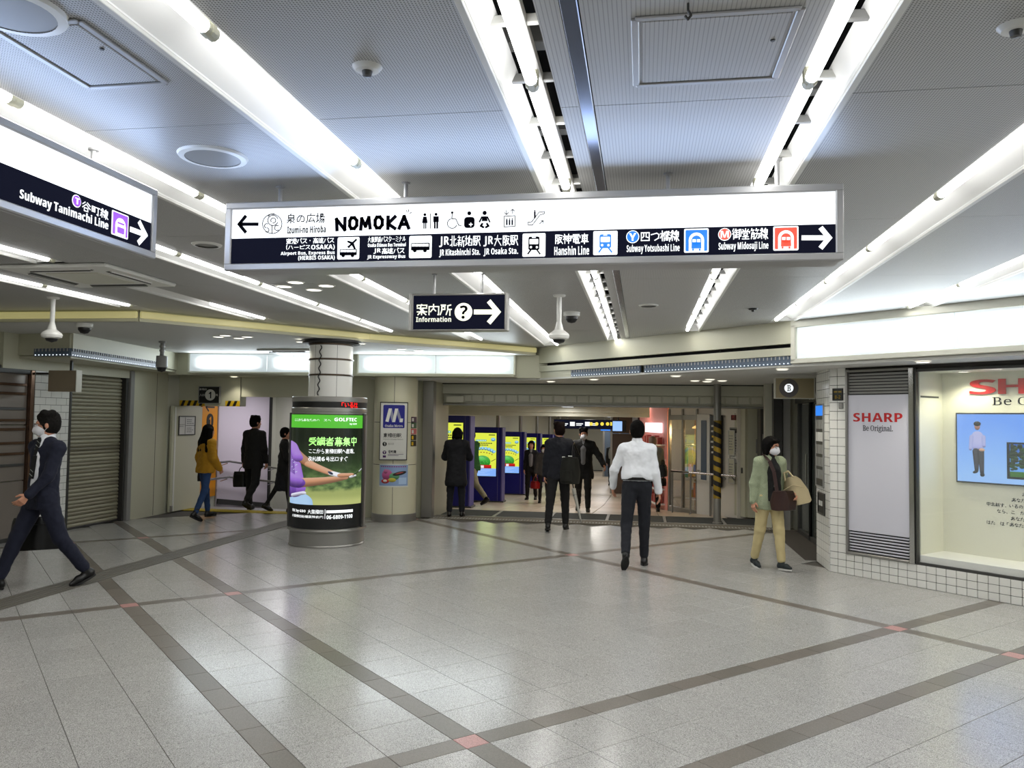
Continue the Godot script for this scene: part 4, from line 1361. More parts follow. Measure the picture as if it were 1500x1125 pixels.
	put(wd, "leaf", Build.new().box(bs * Vector3(0.22, 0.82, 0.02), Vector3(0.44, 2.05, 0.05), bs, 0.005), mats.white_paint)
	put(wd, "light", Build.new().box(bs * Vector3(0.25, 1.15, 0.05), Vector3(0.18, 1.15, 0.01), bs), mats.teal_grey)
	put(wd, "handle", Build.new().tube([bs * Vector3(0.05, 0.75, 0.09), bs * Vector3(0.16, 0.75, 0.09)], 0.012, 6), mats.steel)
	var nb := thing("guide_board", "tall dark navy guide board with yellow and white lines behind the striped pole", "sign", p0 + d * 1.62 + Vector3(0, 1.1, 0))
	put(nb, "board", Build.new().box(bs * Vector3(0.14, 0.05, 0.03), Vector3(0.36, 1.35, 0.04), bs, 0.005), mats.navy)
	for k in 6:
		put(nb, "entry", Build.new().box(bs * Vector3(0.10 + 0.01 * (k % 3), 0.52 - k * 0.10, 0.053), Vector3(0.18 + 0.03 * (k % 2), 0.035, 0.004), bs), mats.yellow if k == 2 else mats.paper)
	for k in 2:
		var o := notice("paper_notice", ["pale paper notice on the tiled wall right of the striped pole, upper one", "pale paper notice on the tiled wall right of the striped pole, lower one"][k], "notice", p0 + d * 2.22 + n * 0.01 + Vector3(0, 1.32 - k * 0.52, 0), d, 0.20, 0.46, mats.paper, mats.cream)
		print_rows(o, Vector3.ZERO, d, 0.14, 0.3, 6, mats.plastic_grey)
	# beige door leaves with a red plate and a framed notice
	var q0 := Vector3(1.60, 0, -15.0)
	var dl := thing("double_door", "beige double door with black hinges at the right of the entrance", "door", q0)
	var e := Vector3(0.20, 0, 0.62).normalized()
	var en := Vector3(-e.z, 0, e.x)
	put(dl, "leaf", Build.new().bar(Vector3(0.02, 1.0, -0.30), Vector3(0.24, 1.0, 0.18), 0.05, 2.0, Vector3.UP, 0.004), mats.cream)
	put(dl, "leaf", Build.new().span(Vector3(0.26, 0.0, 0.16), Vector3(0.48, 2.06, 0.22), 0.004), mats.cream)
	for k in 3:
		put(dl, "hinge", Build.new().cone(Vector3(0.0, 0.25 + k * 0.72, -0.32), Vector3(0.0, 0.40 + k * 0.72, -0.32), 0.018, 0.018, 8), mats.black)
	put(dl, "handle", Build.new().tube([Vector3(0.17, 0.78, 0.12), Vector3(0.17, 0.88, 0.12)], 0.015, 6), mats.dark_steel)
	put(dl, "vent", Build.new().span(Vector3(0.40, 1.15, 0.215), Vector3(0.44, 1.40, 0.232), 0.003), mats.plastic_grey)
	var dd := Vector3(0.22, 0, 0.48).normalized()
	var rp := notice("red_plate", "small red plate high on the beige door", "plate", q0 + Vector3(0.06, 1.80, -0.15), dd, 0.15, 0.13, mats.dark_red, mats.dark_red)
	print_rows(rp, Vector3.ZERO, dd, 0.08, 0.05, 2, mats.red)
	var fnn := notice("door_notice", "grey framed notice with a map on the beige door", "notice", q0 + Vector3(0.07, 1.27, -0.13), dd, 0.30, 0.66, mats.plastic_grey, mats.paper)
	put(fnn, "head", Build.new().box(Vector3(0, 0.27, 0) - dd.cross(Vector3.UP).normalized() * -0.01, Vector3(0.27, 0.08, 0.004), Basis(dd, Vector3.UP, dd.cross(Vector3.UP).normalized())), mats.dark_steel)
	print_rows(fnn, Vector3(0, -0.05, 0), dd, 0.24, 0.44, 9, mats.plastic_grey)
	var dp := thing("door_jamb", "dark steel jamb right of the beige double door", "post", Vector3(2.06, 0, -14.3))
	put(dp, "post", Build.new().span(Vector3(-0.06, 0, -0.3), Vector3(0.10, 2.06, 0.1), 0.005), mats.dark_steel)
	put(dp, "plate", Build.new().span(Vector3(-0.03, 1.0, 0.1), Vector3(0.03, 1.5, 0.11), 0.002), mats.plastic_grey)
	# handrail in front of them
	var hr := thing("handrail", "long steel handrail on posts in front of the shop window", "handrail", Vector3(0.9, 0, -15.2))
	put(hr, "rail", Build.new().tube([Vector3(-0.32, 0.70, -1.2), Vector3(0.0, 0.72, -0.5), Vector3(0.75, 0.74, 0.5)], 0.022, 10), mats.chrome)
	for k in 3:
		put(hr, "post", Build.new().cone(Vector3(-0.30 + k * 0.32, -0.15, -1.15 + k * 0.6), Vector3(-0.30 + k * 0.32, 0.71, -1.15 + k * 0.6), 0.018, 0.018, 8), mats.steel)
	for k in 3:
		put(hr, "bracket", Build.new().tube([Vector3(0.42 + k * 0.13, 0.73, 0.08 + k * 0.17), Vector3(0.47 + k * 0.13, 0.66, 0.02 + k * 0.17)], 0.012, 6), mats.steel)
	# pink shop further in
	var pa := Vector3(0.52, 0, -17.4)
	var pc := Vector3(-0.25, 0, -21.0)
	var pd := (pa - pc).normalized()
	var pn := Vector3(-pd.z, 0, pd.x)
	if pn.x > 0.0:
		pn = -pn
	var pb := Basis(pd, Vector3.UP, pd.cross(Vector3.UP))
	var ps := thing("pink_storefront", "pink lit shop front with shelves deeper in the passage", "shop front", pc)
	put(ps, "wall", Build.new().box(pb * Vector3(1.8, 0.7, -0.05), Vector3(3.7, 3.0, 0.08), pb), mat("pink_wall", Color(0.88, 0.58, 0.55), 0.5))
	put(ps, "dark_panel", Build.new().box(pb * Vector3(0.45, 0.8, 0.01), Vector3(0.7, 2.4, 0.05), pb, 0.004), mat("maroon", Color(0.20, 0.05, 0.06), 0.4))
	put(ps, "lit_sign", Build.new().box(pb * Vector3(2.6, 1.55, 0.05), Vector3(1.4, 0.22, 0.08), pb, 0.006), mats.sign_white)
	for k in 5:
		put(ps, "shelf", Build.new().box(pb * Vector3(2.3, -0.1 + k * 0.32, 0.08), Vector3(2.4, 0.03, 0.18), pb), mats.plastic_white)
	var good := Build.new()
	for k in 5:
		for i in 9:
			good.box(pb * Vector3(1.25 + i * 0.26, -0.01 + k * 0.32, 0.09), Vector3(0.16, 0.15 + 0.04 * ((i + k) % 3), 0.10), pb, 0.008)
	stuff(put(ps, "shelf_goods", good, mat("rose_goods", Color(0.62, 0.25, 0.22), 0.5)))
	area_light(ps, pb * Vector3(1.9, 1.9, 0.5), Vector3.DOWN + pb.z * -0.3, Vector2(2.5, 0.3), 10.0, Color(1.0, 0.85, 0.78), pb.x)
	# glass column, shop lights and signs at the far end
	var gp := thing("glass_portal", "bluish glass portal with a lit blue sign far down the passage", "portal", Vector3(-1.05, -0.9, -36.0))
	for k in 3:
		put(gp, "post", Build.new().span(Vector3(-0.7 + k * 0.7, 0, -0.05), Vector3(-0.62 + k * 0.7, 2.3, 0.05)), mats.steel)
	for k in 2:
		put(gp, "glass_pane", Build.new().span(Vector3(-0.62 + k * 0.7, 0.1, -0.01), Vector3(0.0 + k * 0.7, 2.1, 0.01)), mats.teal_grey)
	put(gp, "sign_board", Build.new().span(Vector3(-0.8, 2.15, -0.08), Vector3(1.0, 2.62, 0.08), 0.01), mats.sign_blue)
	put(gp, "sign_mark", Build.new().span(Vector3(-0.5, 2.25, 0.08), Vector3(0.1, 2.5, 0.1)), mats.sign_text)
	var far := thing("far_storefront", "warm lit shop front at the far end of the passage", "shop front", Vector3(0.45, -0.95, -34.0))
	put(far, "wall", Build.new().span(Vector3(-0.6, 0, -0.3), Vector3(2.0, 2.9, -0.2)), mats.cream2)
	put(far, "lit_sign", Build.new().span(Vector3(-0.45, 1.7, -0.2), Vector3(0.45, 2.55, -0.1), 0.01), mats.sign_cream)
	put(far, "shelf_block", Build.new().span(Vector3(-0.4, 0.3, -0.2), Vector3(0.4, 1.5, -0.05), 0.01), mats.copper)
	omni(far, Vector3(0, 1.9, 0.6), 14.0, Color(1.0, 0.85, 0.65), 0.2)
	var br := thing("brown_partition", "brown panelled partition behind the man in the white shirt", "partition", Vector3(-0.35, 0, -24.6))
	put(br, "board", Build.new().span(Vector3(-0.55, -0.7, -0.06), Vector3(0.55, 1.3, 0.0), 0.006), mat("brown_board", Color(0.36, 0.29, 0.25), 0.5))
	put(br, "upper_board", Build.new().span(Vector3(-0.55, 1.32, -0.06), Vector3(0.55, 2.0, 0.0), 0.006), mat("brown_board2", Color(0.42, 0.34, 0.29), 0.5))
	put(br, "edge", Build.new().span(Vector3(-0.62, -0.7, -0.08), Vector3(-0.55, 2.0, 0.02), 0.006), mats.steel)
	var ms := thing("monitor_screen", "small lit monitor hanging above the passage", "screen", Vector3(-0.72, 1.52, -24.0))
	put(ms, "case", Build.new().span(Vector3(-0.18, -0.15, -0.08), Vector3(0.24, 0.18, -0.02), 0.01), mats.black)
	put(ms, "screen", Build.new().span(Vector3(-0.16, -0.13, -0.02), Vector3(0.12, 0.16, -0.01)), glow("pale_screen", Color(0.55, 0.75, 1.0), 1.0))
	put(ms, "bracket", Build.new().cone(Vector3(0, 0.2, -0.05), Vector3(0, 0.6, -0.05), 0.02, 0.02, 8), mats.dark_steel)

func build_room_shell():
	var b := Build.new()
	b.span(Vector3(6.4, -0.2, -5.2), Vector3(6.7, 3.4, 5.2))
	b.span(Vector3(-9.8, -0.2, 4.6), Vector3(6.7, 3.4, 4.9))
	struct("wall_rear", b, mats.cream, "plain cream walls that close the concourse behind the viewer", "wall")
	var c := Build.new()
	c.span(Vector3(-9.9, -0.2, -8.2), Vector3(-9.6, 3.4, 5.0))
	struct("wall_side", c, mats.cream, "plain cream side wall of the concourse on the far left", "wall")
	var e := Build.new()
	wall_run(e, [Vector2(6.8, -4.5), Vector2(-1.5, -12.8), Vector2(-2.6, -13.9)], 2.36, 3.4, 0.05)
	e.span(Vector3(-9.8, 2.4, -14.0), Vector3(-2.0, 3.4, -12.95))
	struct("wall_upper", e, mats.cream2, "hidden upper walls that close the space above the lower ceilings", "wall")

# ---------------------------------------------------------------- lamps
func build_slot_lights():
	var words := ["first", "second", "third", "fourth", "fifth", "sixth", "seventh", "eighth", "ninth", "tenth", "eleventh"]
	var tube := Build.new().cone(Vector3(0, 0, 0.58), Vector3(0, 0, -0.58), 0.022, 0.022, 10).done()
	var holder := Build.new()
	holder.box(Vector3(0, 0.015, 0), Vector3(0.045, 0.07, 0.035), Basis(), 0.008)
	holder.cone(Vector3(0, 0, 0.03), Vector3(0, 0, -0.03), 0.022, 0.022, 10)
	var hm := holder.done()
	for i in SLOTS.size():
		var s: Array = SLOTS[i]
		var x0: float = s[0]
		var x1: float = s[1]
		var z1: float = s[2]
		var z0 := 1.6
		var left := i < 6
		var open := i == 5 or i == 6
		var label := "long fluorescent light slot in the ceiling, %s from the left wall" % words[i]
		if i == 5:
			label = "open fluorescent ceiling slot with white cross bars over a black void beside the shiny track"
		elif i == 6:
			label = "open fluorescent ceiling slot with a black gap right of the ribbed ceiling boards"
		elif i == 4:
			label = "long fluorescent light slot crossing behind the left half of the big direction sign"
		elif i == 7:
			label = "long fluorescent light slot that ends at the left end of the big white shop sign"
		elif i == 8:
			label = "fluorescent light slot above the big white shop sign near the right edge"
		var o := thing("slot_light", label, "light fixture", Vector3((x0 + x1) / 2, HC, 0), "fluorescent slot lights")
		var hw := (x1 - x0) / 2
		var sg := -1.0 if left else 1.0
		# AC cassette interrupts the second slot
		var runs := [[z0, z1]]
		if i == 1:
			runs = [[z0, -5.42], [-6.5, z1]]
		for r in runs:
			var a: float = r[0]
			var c: float = r[1]
			# upright cheeks, flange, slanted reflector on the outer side
			var ck := Build.new()
			ck.span(Vector3(sg * hw - 0.004, 0.0, c), Vector3(sg * hw + 0.004, 0.13, a))
			if not open:
				ck.span(Vector3(-sg * hw - 0.004, 0.0, c), Vector3(-sg * hw + 0.004, 0.10, a))
			ck.span(Vector3(-hw, 0.0, c - 0.004), Vector3(hw, 0.12, c + 0.004))
			put(o, "cheek", ck, mats.reflector)
			var fl := Build.new()
			fl.span(Vector3(sg * hw - sg * 0.002, -0.012, c), Vector3(sg * (hw + 0.022), 0.002, a), 0.002)
			put(o, "flange", fl, mats.white_paint)
			var rf := Build.new()
			if open:
				rf.quad(Vector3(sg * hw, 0.01, a), Vector3(sg * hw, 0.01, c), Vector3(sg * (hw - 0.045), 0.10, c), Vector3(sg * (hw - 0.045), 0.10, a))
			else:
				rf.quad(Vector3(sg * hw, 0.004, a), Vector3(sg * hw, 0.004, c), Vector3(sg * (hw - 0.105), 0.07, c), Vector3(sg * (hw - 0.105), 0.07, a))
			put(o, "reflector", rf, mats.reflector)
			# tubes end to end with their holders
			var tx := -sg * (hw - 0.045) if not open else (-0.05 if i == 6 else 0.02)
			var ty := 0.004
			put(o, "batten", Build.new().span(Vector3(tx - 0.024, 0.045, c), Vector3(tx + 0.024, 0.09, a), 0.006), mats.reflector)
			var z := a if i != 1 or a > 0.0 else a - 0.1
			var n := int((z - c) / 1.25)
			var off := 0.0
			if i == 5:
				off = 0.18
			elif i == 6:
				off = 0.30
			for k in n:
				var zc := c + 0.68 + k * 1.25 + off * 0.0
				put(o, "tube", tube, mats.tube, Transform3D(Basis(), Vector3(tx, ty, zc)))
				put(o, "tube_holder", hm, mats.cream, Transform3D(Basis(), Vector3(tx, ty, zc - 0.61)))
			if open:
				for k in int((a - c) / 0.42):
					var zc := c + 0.3 + k * 0.42
					var p := Build.new().span(Vector3(-hw, 0.06, zc - 0.012), Vector3(hw, 0.09, zc + 0.012), 0.003)
					if k % 2 == 0:
						p.span(Vector3(-hw, 0.14, zc + 0.07), Vector3(hw, 0.20, zc + 0.14), 0.003)
					put(o, "cross_bar", p, mats.white_paint if k % 2 else mats.plastic_grey)
				if i == 5:
					put(o, "torn_edge", Build.new().span(Vector3(hw - 0.004, 0.02, c), Vector3(hw + 0.01, 0.09, a)), mats.cork)
			var len := a - c
			area_light(o, Vector3(tx, -0.022, (a + c) / 2), Vector3.DOWN, Vector2(0.035, len), 1.9 * len, Color(1.0, 0.99, 0.97))

func downlight(p: Vector3, label: String, group := "", r := 0.065, watts := 5.0):
	var o := thing("downlight", label, "downlight", p, group)
	put(o, "lens", Build.new().lathe([Vector2(0.0, -0.006), Vector2(r * 0.86, -0.006), Vector2(r * 0.9, 0.0)], Vector3.ZERO, 20), mats.downlight)
	put(o, "trim_ring", Build.new().lathe([Vector2(r * 0.88, -0.008), Vector2(r, -0.006), Vector2(r * 1.05, 0.0)], Vector3.ZERO, 20), mats.white_paint)
	if watts > 0.0:
		spot(o, Vector3(0, -0.03, 0), watts, 60.0, Color(1.0, 0.97, 0.90))

func build_ceiling_things():
	# grilles and speakers
	for k in 2:
		var p: Vector3 = [at_h(312, 229, HC), at_h(15, 14, HC)][k]
		var o := thing("ceiling_speaker", ["large round ceiling speaker above the big direction sign", "large round ceiling speaker in the upper left corner"][k], "speaker", p)
		put(o, "rim", Build.new().lathe([Vector2(0.12, -0.012), Vector2(0.145, -0.010), Vector2(0.152, 0.0)], Vector3.ZERO, 32), mats.plastic_white)
		put(o, "grille", Build.new().lathe([Vector2(0.0, -0.010), Vector2(0.12, -0.010)], Vector3.ZERO, 32), mats.plastic_grey)
	for k in 3:
		var p: Vector3 = [at_h(303, 358, HC), at_h(665, 452, HC), at_h(950, 447, HC)][k]
		var o := thing("ceiling_vent", ["small round ceiling vent left of the big direction sign", "small round ceiling vent left of the black information sign", "small round ceiling vent between the two open light slots"][k], "vent", p)
		put(o, "rim", Build.new().lathe([Vector2(0.075, -0.012), Vector2(0.095, -0.008), Vector2(0.10, 0.0)], Vector3.ZERO, 24), mats.plastic_white)
		put(o, "grille", Build.new().lathe([Vector2(0.0, -0.003), Vector2(0.075, -0.003)], Vector3.ZERO, 24), mats.plastic_grey)
	for k in 3:
		var p: Vector3 = [at_h(538, 98, HC), at_h(1488, 38, HC), at_h(1103, 452, HC)][k]
		var o := thing("smoke_detector", ["small round smoke detector on the ceiling left of the open slots", "round smoke detector near the upper right corner", "tiny dark ceiling sensor right of the open slots"][k], "detector", p)
		put(o, "base", Build.new().lathe([Vector2(0.0, -0.016), Vector2(0.038, -0.014), Vector2(0.050, 0.0)], Vector3.ZERO, 20), mats.plastic_white if k < 2 else mats.black)
		put(o, "sensor", Build.new().lathe([Vector2(0.0, -0.034), Vector2(0.014, -0.032), Vector2(0.018, -0.015)], Vector3.ZERO, 14), mats.dark_steel)
	# access hatches
	for k in 2:
		var c: Vector3 = [Vector3(0.20, HC, -2.50), Vector3(-1.80, HC, -2.28)][k]
		var w: float = [0.46, 0.30][k]
		var h: float = [0.46, 0.44][k]
		var o := thing("ceiling_hatch", ["square access hatch in the ribbed ceiling right of the track", "square access hatch in the perforated ceiling at the upper left"][k], "hatch", c)
		var f := Build.new()
		for s in [-1, 1]:
			f.span(Vector3(s * w / 2 - 0.012, -0.007, -h / 2), Vector3(s * w / 2 + 0.012, 0.0, h / 2), 0.003)
			f.span(Vector3(-w / 2, -0.007, s * h / 2 - 0.012), Vector3(w / 2, 0.0, s * h / 2 + 0.012), 0.003)
		put(o, "frame", f, mats.grey_frame)
		put(o, "lid", Build.new().span(Vector3(-w / 2 + 0.02, -0.004, -h / 2 + 0.02), Vector3(w / 2 - 0.02, 0.002, h / 2 - 0.02), 0.002), mats.ceiling_rib if k == 0 else mats.ceiling_perf)
		put(o, "latch", Build.new().cone(Vector3(w / 2 - 0.05, -0.004, 0.05), Vector3(w / 2 - 0.05, -0.008, 0.05), 0.008, 0.006, 10), mats.dark_steel)
	var hk := thing("ceiling_hook", "small dark hook hanging from the ceiling at the top edge", "hook", at_h(1008, 5, HC))
	put(hk, "hook", Build.new().tube([Vector3(0, 0, 0), Vector3(0, -0.02, 0), Vector3(0.008, -0.035, 0), Vector3(0, -0.045, 0), Vector3(-0.008, -0.035, 0)], 0.004, 6), mats.dark_steel)
	# air conditioning cassettes
	for k in 2:
		var c: Vector3 = [Vector3(-4.55, HC, -5.95), Vector3(-5.4, LOW, -11.9)][k]
		var s := 0.95
		var o := thing("air_conditioner", ["square ceiling air conditioner cassette on the left", "ceiling air conditioner cassette in the low ceiling left of the pillar"][k], "air conditioner", c)
		put(o, "panel", Build.new().box(Vector3(0, -0.012, 0), Vector3(s, 0.035, s), Basis(), 0.012), mats.plastic_white)
		put(o, "grille", Build.new().box(Vector3(0, -0.032, 0), Vector3(s * 0.5, 0.012, s * 0.5), Basis(), 0.005), mats.beige_metal)
		for j in 4:
			var q := Basis(Vector3.UP, PI / 2 * j)
			put(o, "louvre", Build.new().box(q * Vector3(0, -0.031, s * 0.36), Vector3(s * 0.56, 0.012, 0.06), q * Basis(Vector3.RIGHT, 0.35), 0.003), mats.dark_steel)
			put(o, "flap", Build.new().box(q * Vector3(0, -0.036, s * 0.385), Vector3(s * 0.56, 0.006, 0.03), q * Basis(Vector3.RIGHT, -0.4), 0.002), mats.plastic_white)
	# downlights
	for k in 4:
		var p: Vector2 = [Vector2(416, 419), Vector2(433, 413), Vector2(460, 424), Vector2(478, 418)][k]
		downlight(at_h(p.x, p.y, HC), ["left", "rear", "front", "right"][k] + " lamp of the four round downlights under the big direction sign", "four downlights in the high ceiling", 0.075)
	for k in 4:
		var p: Vector2 = [Vector2(320, 493), Vector2(330, 491), Vector2(350, 495), Vector2(362, 493)][k]
		downlight(at_h(p.x, p.y, LOW), ["left", "rear", "front", "right"][k] + " lamp of the four round downlights in the low ceiling at the left", "four downlights in the low ceiling", 0.075)
	for k in 4:
		var p: Vector2 = [Vector2(576, 513), Vector2(588, 511), Vector2(600, 515), Vector2(613, 513)][k]
		downlight(at_h(p.x, p.y, LOW), ["left", "rear", "front", "right"][k] + " lamp of the four round downlights above the right lightbox", "four downlights above the lightbox", 0.075)
	var sp := [Vector2(807, 559), Vector2(870, 556), Vector2(990, 551), Vector2(1018, 558), Vector2(1036, 559), Vector2(1040, 556), Vector2(1058, 558), Vector2(1146, 541), Vector2(1352, 530)]
	for k in sp.size():
		downlight(at_h(sp[k].x, sp[k].y, 2.325), "round soffit downlight over the shop fronts, %s from the left" % ["first", "second", "third", "fourth", "fifth", "sixth", "seventh", "eighth", "ninth"][k], "soffit downlights", 0.075, 22.0)
	var lp := [Vector2(684, 557), Vector2(343, 552), Vector2(22, 537), Vector2(149, 541), Vector2(228, 549)]
	var lw := ["small soffit downlight below the right lightbox", "small soffit downlight above the round number sign", "small downlight above the smoked shop front at the left edge", "small downlight above the rolling shutter", "small downlight beside the hanging camera above the cream wall"]
	for k in 5:
		var h: float = [2.355, 2.355, 2.395, 2.395, 2.395][k]
		downlight(at_h(lp[k].x, lp[k].y, h), lw[k], "", 0.07, 9.0)
	# cameras
	for k in 2:
		var top: Vector3 = [Vector3(-0.77, HC, -7.32), Vector3(-5.85, HC, -7.10)][k]
		var drop_h: float = [0.33, 0.33][k]
		var o := thing("pole_camera", ["white domed camera on a pole right of the information sign", "white domed camera on a pole at the left"][k], "camera", top)
		put(o, "pole", Build.new().lathe([Vector2(0.0, 0.0), Vector2(0.06, 0.0), Vector2(0.055, -0.015), Vector2(0.022, -0.02), Vector2(0.022, -drop_h + 0.08), Vector2(0.045, -drop_h)], Vector3.ZERO, 20), mats.plastic_white)
		put(o, "cap", Build.new().lathe([Vector2(0.0, -drop_h + 0.01), Vector2(0.05, -drop_h), Vector2(0.09, -drop_h - 0.03), Vector2(0.098, -drop_h - 0.05), Vector2(0.09, -drop_h - 0.075), Vector2(0.06, -drop_h - 0.085)], Vector3.ZERO, 28), mats.plastic_white)
		put(o, "dome", Build.new().lathe([Vector2(0.06, -drop_h - 0.082), Vector2(0.048, -drop_h - 0.11), Vector2(0.0, -drop_h - 0.125)], Vector3.ZERO, 24), mats.black)
	for k in 2:
		var top: Vector3 = [Vector3(-0.76, HC, -8.5), at_h(124, 474, LOW)][k]
		var o := thing("dome_camera", ["small dome camera on the ceiling beside the white pole camera", "small dark dome camera under the low ceiling at the left"][k], "camera", top)
		put(o, "mount", Build.new().lathe([Vector2(0.09, 0.0), Vector2(0.088, -0.04), Vector2(0.06, -0.05)], Vector3.ZERO, 24), mats.plastic_white)
		put(o, "dome", Build.new().lathe([Vector2(0.068, -0.045), Vector2(0.066, -0.075), Vector2(0.04, -0.11), Vector2(0.0, -0.12)], Vector3.ZERO, 20), mats.black)
	var hc := thing("hanging_camera", "cylindrical grey camera hanging on a pipe before the cream wall at the left", "camera", at_h(238, 500, LOW))
	put(hc, "pipe", Build.new().lathe([Vector2(0.05, 0.0), Vector2(0.05, -0.02), Vector2(0.028, -0.025), Vector2(0.028, -0.20)], Vector3.ZERO, 16), mats.plastic_grey)
	put(hc, "body", Build.new().lathe([Vector2(0.03, -0.20), Vector2(0.075, -0.21), Vector2(0.078, -0.36), Vector2(0.07, -0.37)], Vector3.ZERO, 20), mats.plastic_grey)
	put(hc, "lens_dome", Build.new().lathe([Vector2(0.07, -0.365), Vector2(0.05, -0.42), Vector2(0.0, -0.435)], Vector3.ZERO, 18), mats.black)
	for k in 2:
		put(hc, "clamp", Build.new().lathe([Vector2(0.038, -0.06 - k * 0.06), Vector2(0.038, -0.085 - k * 0.06)], Vector3.ZERO, 14), mats.steel)

# ---------------------------------------------------------------- hanging signs
func sign_box(called: String, label: String, c: Vector3, ux: Vector3, w: float, h: float, depth: float, edge: float, frame: Material) -> Node3D:
	# c: centre of the front; the body runs back from it
	var n := ux.cross(Vector3.UP).normalized()
	var bs := Basis(ux, Vector3.UP, n)
	var o := thing(called, label, "sign", c)
	var f := Build.new()
	for s in [-1, 1]:
		f.box(bs * Vector3(0, s * (h / 2 - edge / 2), -0.012), Vector3(w, edge, 0.03), bs, 0.005)
		f.box(bs * Vector3(s * (w / 2 - edge / 2), 0, -0.012), Vector3(edge, h - edge * 2 + 0.01, 0.03), bs, 0.005)
	put(o, "frame", f, frame)
	put(o, "housing", Build.new().box(bs * Vector3(0, 0, -depth / 2 - 0.02), Vector3(w - 0.006, h - 0.006, depth - 0.03), bs, 0.006), frame)
	return o

func rods(o: Node3D, list: Array):
	for p in list:
		var q: Vector3 = p - o.position
		put(o, "hanger_rod", Build.new().lathe([Vector2(0.022, q.y + 0.0), Vector2(0.022, q.y - 0.008), Vector2(0.0105, q.y - 0.01), Vector2(0.0105, 0.12)], Vector3(q.x, 0, q.z), 12), mats.grey_frame)

func own(o: Node3D, p: Vector3, ux: Vector3) -> Face:      # a face through world point p, for lettering that becomes part of o
	var f := face(p, ux)
	return f

func settle(o: Node3D):      # parts laid out in world coordinates move into their thing's frame
	for c in o.get_children():
		if c is MeshInstance3D and c.has_meta("world"):
			c.position -= o.position
			c.remove_meta("world")

func mark(o: Node3D, from: int):
	for i in range(from, o.get_child_count()):
		o.get_child(i).set_meta("world", true)
	settle(o)

func arrow(f: Face, b: Build, x0: float, x1: float, y: float, hh: float, w: float):
	# shaft from x0 to the tip x1 with an open head
	var s := signf(x1 - x0)
	f.line(b, [x0, y, x1 - s * 3, y], w)
	f.line(b, [x1 - s * hh * 0.95, y - hh, x1 - s * 1.5, y, x1 - s * hh * 0.95, y + hh], w)

func tunnel_icon(o: Node3D, f: Face, x0: float, y0: float, x1: float, y1: float, col: Material):
	var w := x1 - x0
	var h := y1 - y0
	var a := Build.new()
	f.rect(a, x0, y0, x1, y1, 0.001, 0.0015, 0.006)
	put(o, "pictogram", a, mats.sign_text)
	var b := Build.new()
	f.rect(b, x0 + w * 0.06, y0 + h * 0.06, x1 - w * 0.06, y1 - h * 0.06, 0.003, 0.001, 0.004)
	put(o, "pictogram", b, col)
	var c := Build.new()
	f.disc(c, x0 + w * 0.5, y0 + h * 0.48, w * 0.31, 0.0045, 0.001)
	f.rect(c, x0 + w * 0.19, y0 + h * 0.48, x1 - w * 0.19, y1 - h * 0.06, 0.0045, 0.001)
	put(o, "pictogram", c, mats.sign_text)
	var d := Build.new()
	f.disc(d, x0 + w * 0.5, y0 + h * 0.50, w * 0.20, 0.006, 0.001)
	f.rect(d, x0 + w * 0.30, y0 + h * 0.50, x1 - w * 0.30, y1 - h * 0.16, 0.006, 0.001)
	for s in [0.33, 0.60]:
		f.rect(d, x0 + w * s, y1 - h * 0.15, x0 + w * (s + 0.07), y1 - h * 0.07, 0.006, 0.001)
	put(o, "pictogram", d, col)
	var e := Build.new()
	f.rect(e, x0 + w * 0.34, y0 + h * 0.46, x0 + w * 0.48, y0 + h * 0.58, 0.0075, 0.001)
	f.rect(e, x0 + w * 0.52, y0 + h * 0.46, x0 + w * 0.66, y0 + h * 0.58, 0.0075, 0.001)
	put(o, "pictogram", e, mats.sign_text)

func train_icon(o: Node3D, f: Face, x0: float, y0: float, x1: float, y1: float, col: Material):
	var w := x1 - x0
	var h := y1 - y0
	var a := Build.new()
	f.rect(a, x0, y0, x1, y1, 0.001, 0.0015, 0.006)
	put(o, "pictogram", a, mats.sign_text)
	var b := Build.new()
	f.rect(b, x0 + w * 0.26, y0 + h * 0.14, x1 - w * 0.26, y0 + h * 0.72, 0.003, 0.001, 0.008)
	f.line(b, [x0 + w * 0.36, y0 + h * 0.72, x0 + w * 0.24, y0 + h * 0.88], w * 0.06, 0.003)
	f.line(b, [x1 - w * 0.36, y0 + h * 0.72, x1 - w * 0.24, y0 + h * 0.88], w * 0.06, 0.003)
	put(o, "pictogram", b, col)
	var c := Build.new()
	f.rect(c, x0 + w * 0.31, y0 + h * 0.25, x1 - w * 0.31, y0 + h * 0.47, 0.0045, 0.001, 0.003)
	f.disc(c, x0 + w * 0.37, y0 + h * 0.60, w * 0.05, 0.0045, 0.001, 12)
	f.disc(c, x1 - w * 0.37, y0 + h * 0.60, w * 0.05, 0.0045, 0.001, 12)
	f.rect(c, x0 + w * 0.42, y0 + h * 0.16, x1 - w * 0.42, y0 + h * 0.20, 0.0045, 0.001)
	put(o, "pictogram", c, mats.sign_text)

func bus_shape(f: Face, o: Node3D, x0: float, y0: float, x1: float, y1: float):
	var w := x1 - x0
	var h := y1 - y0
	var b := Build.new()
	f.rect(b, x0, y0, x1, y0 + h * 0.80, 0.003, 0.001, 0.004)
	f.disc(b, x0 + w * 0.2, y0 + h * 0.82, w * 0.10, 0.003, 0.001, 14)
	f.disc(b, x1 - w * 0.25, y0 + h * 0.82, w * 0.10, 0.003, 0.001, 14)
	put(o, "pictogram", b, mats.sign_ink)
	var c := Build.new()
	for k in 5:
		f.rect(c, x0 + w * (0.05 + k * 0.185), y0 + h * 0.1, x0 + w * (0.21 + k * 0.185), y0 + h * 0.40, 0.0045, 0.001)
	put(o, "pictogram", c, mats.sign_text)

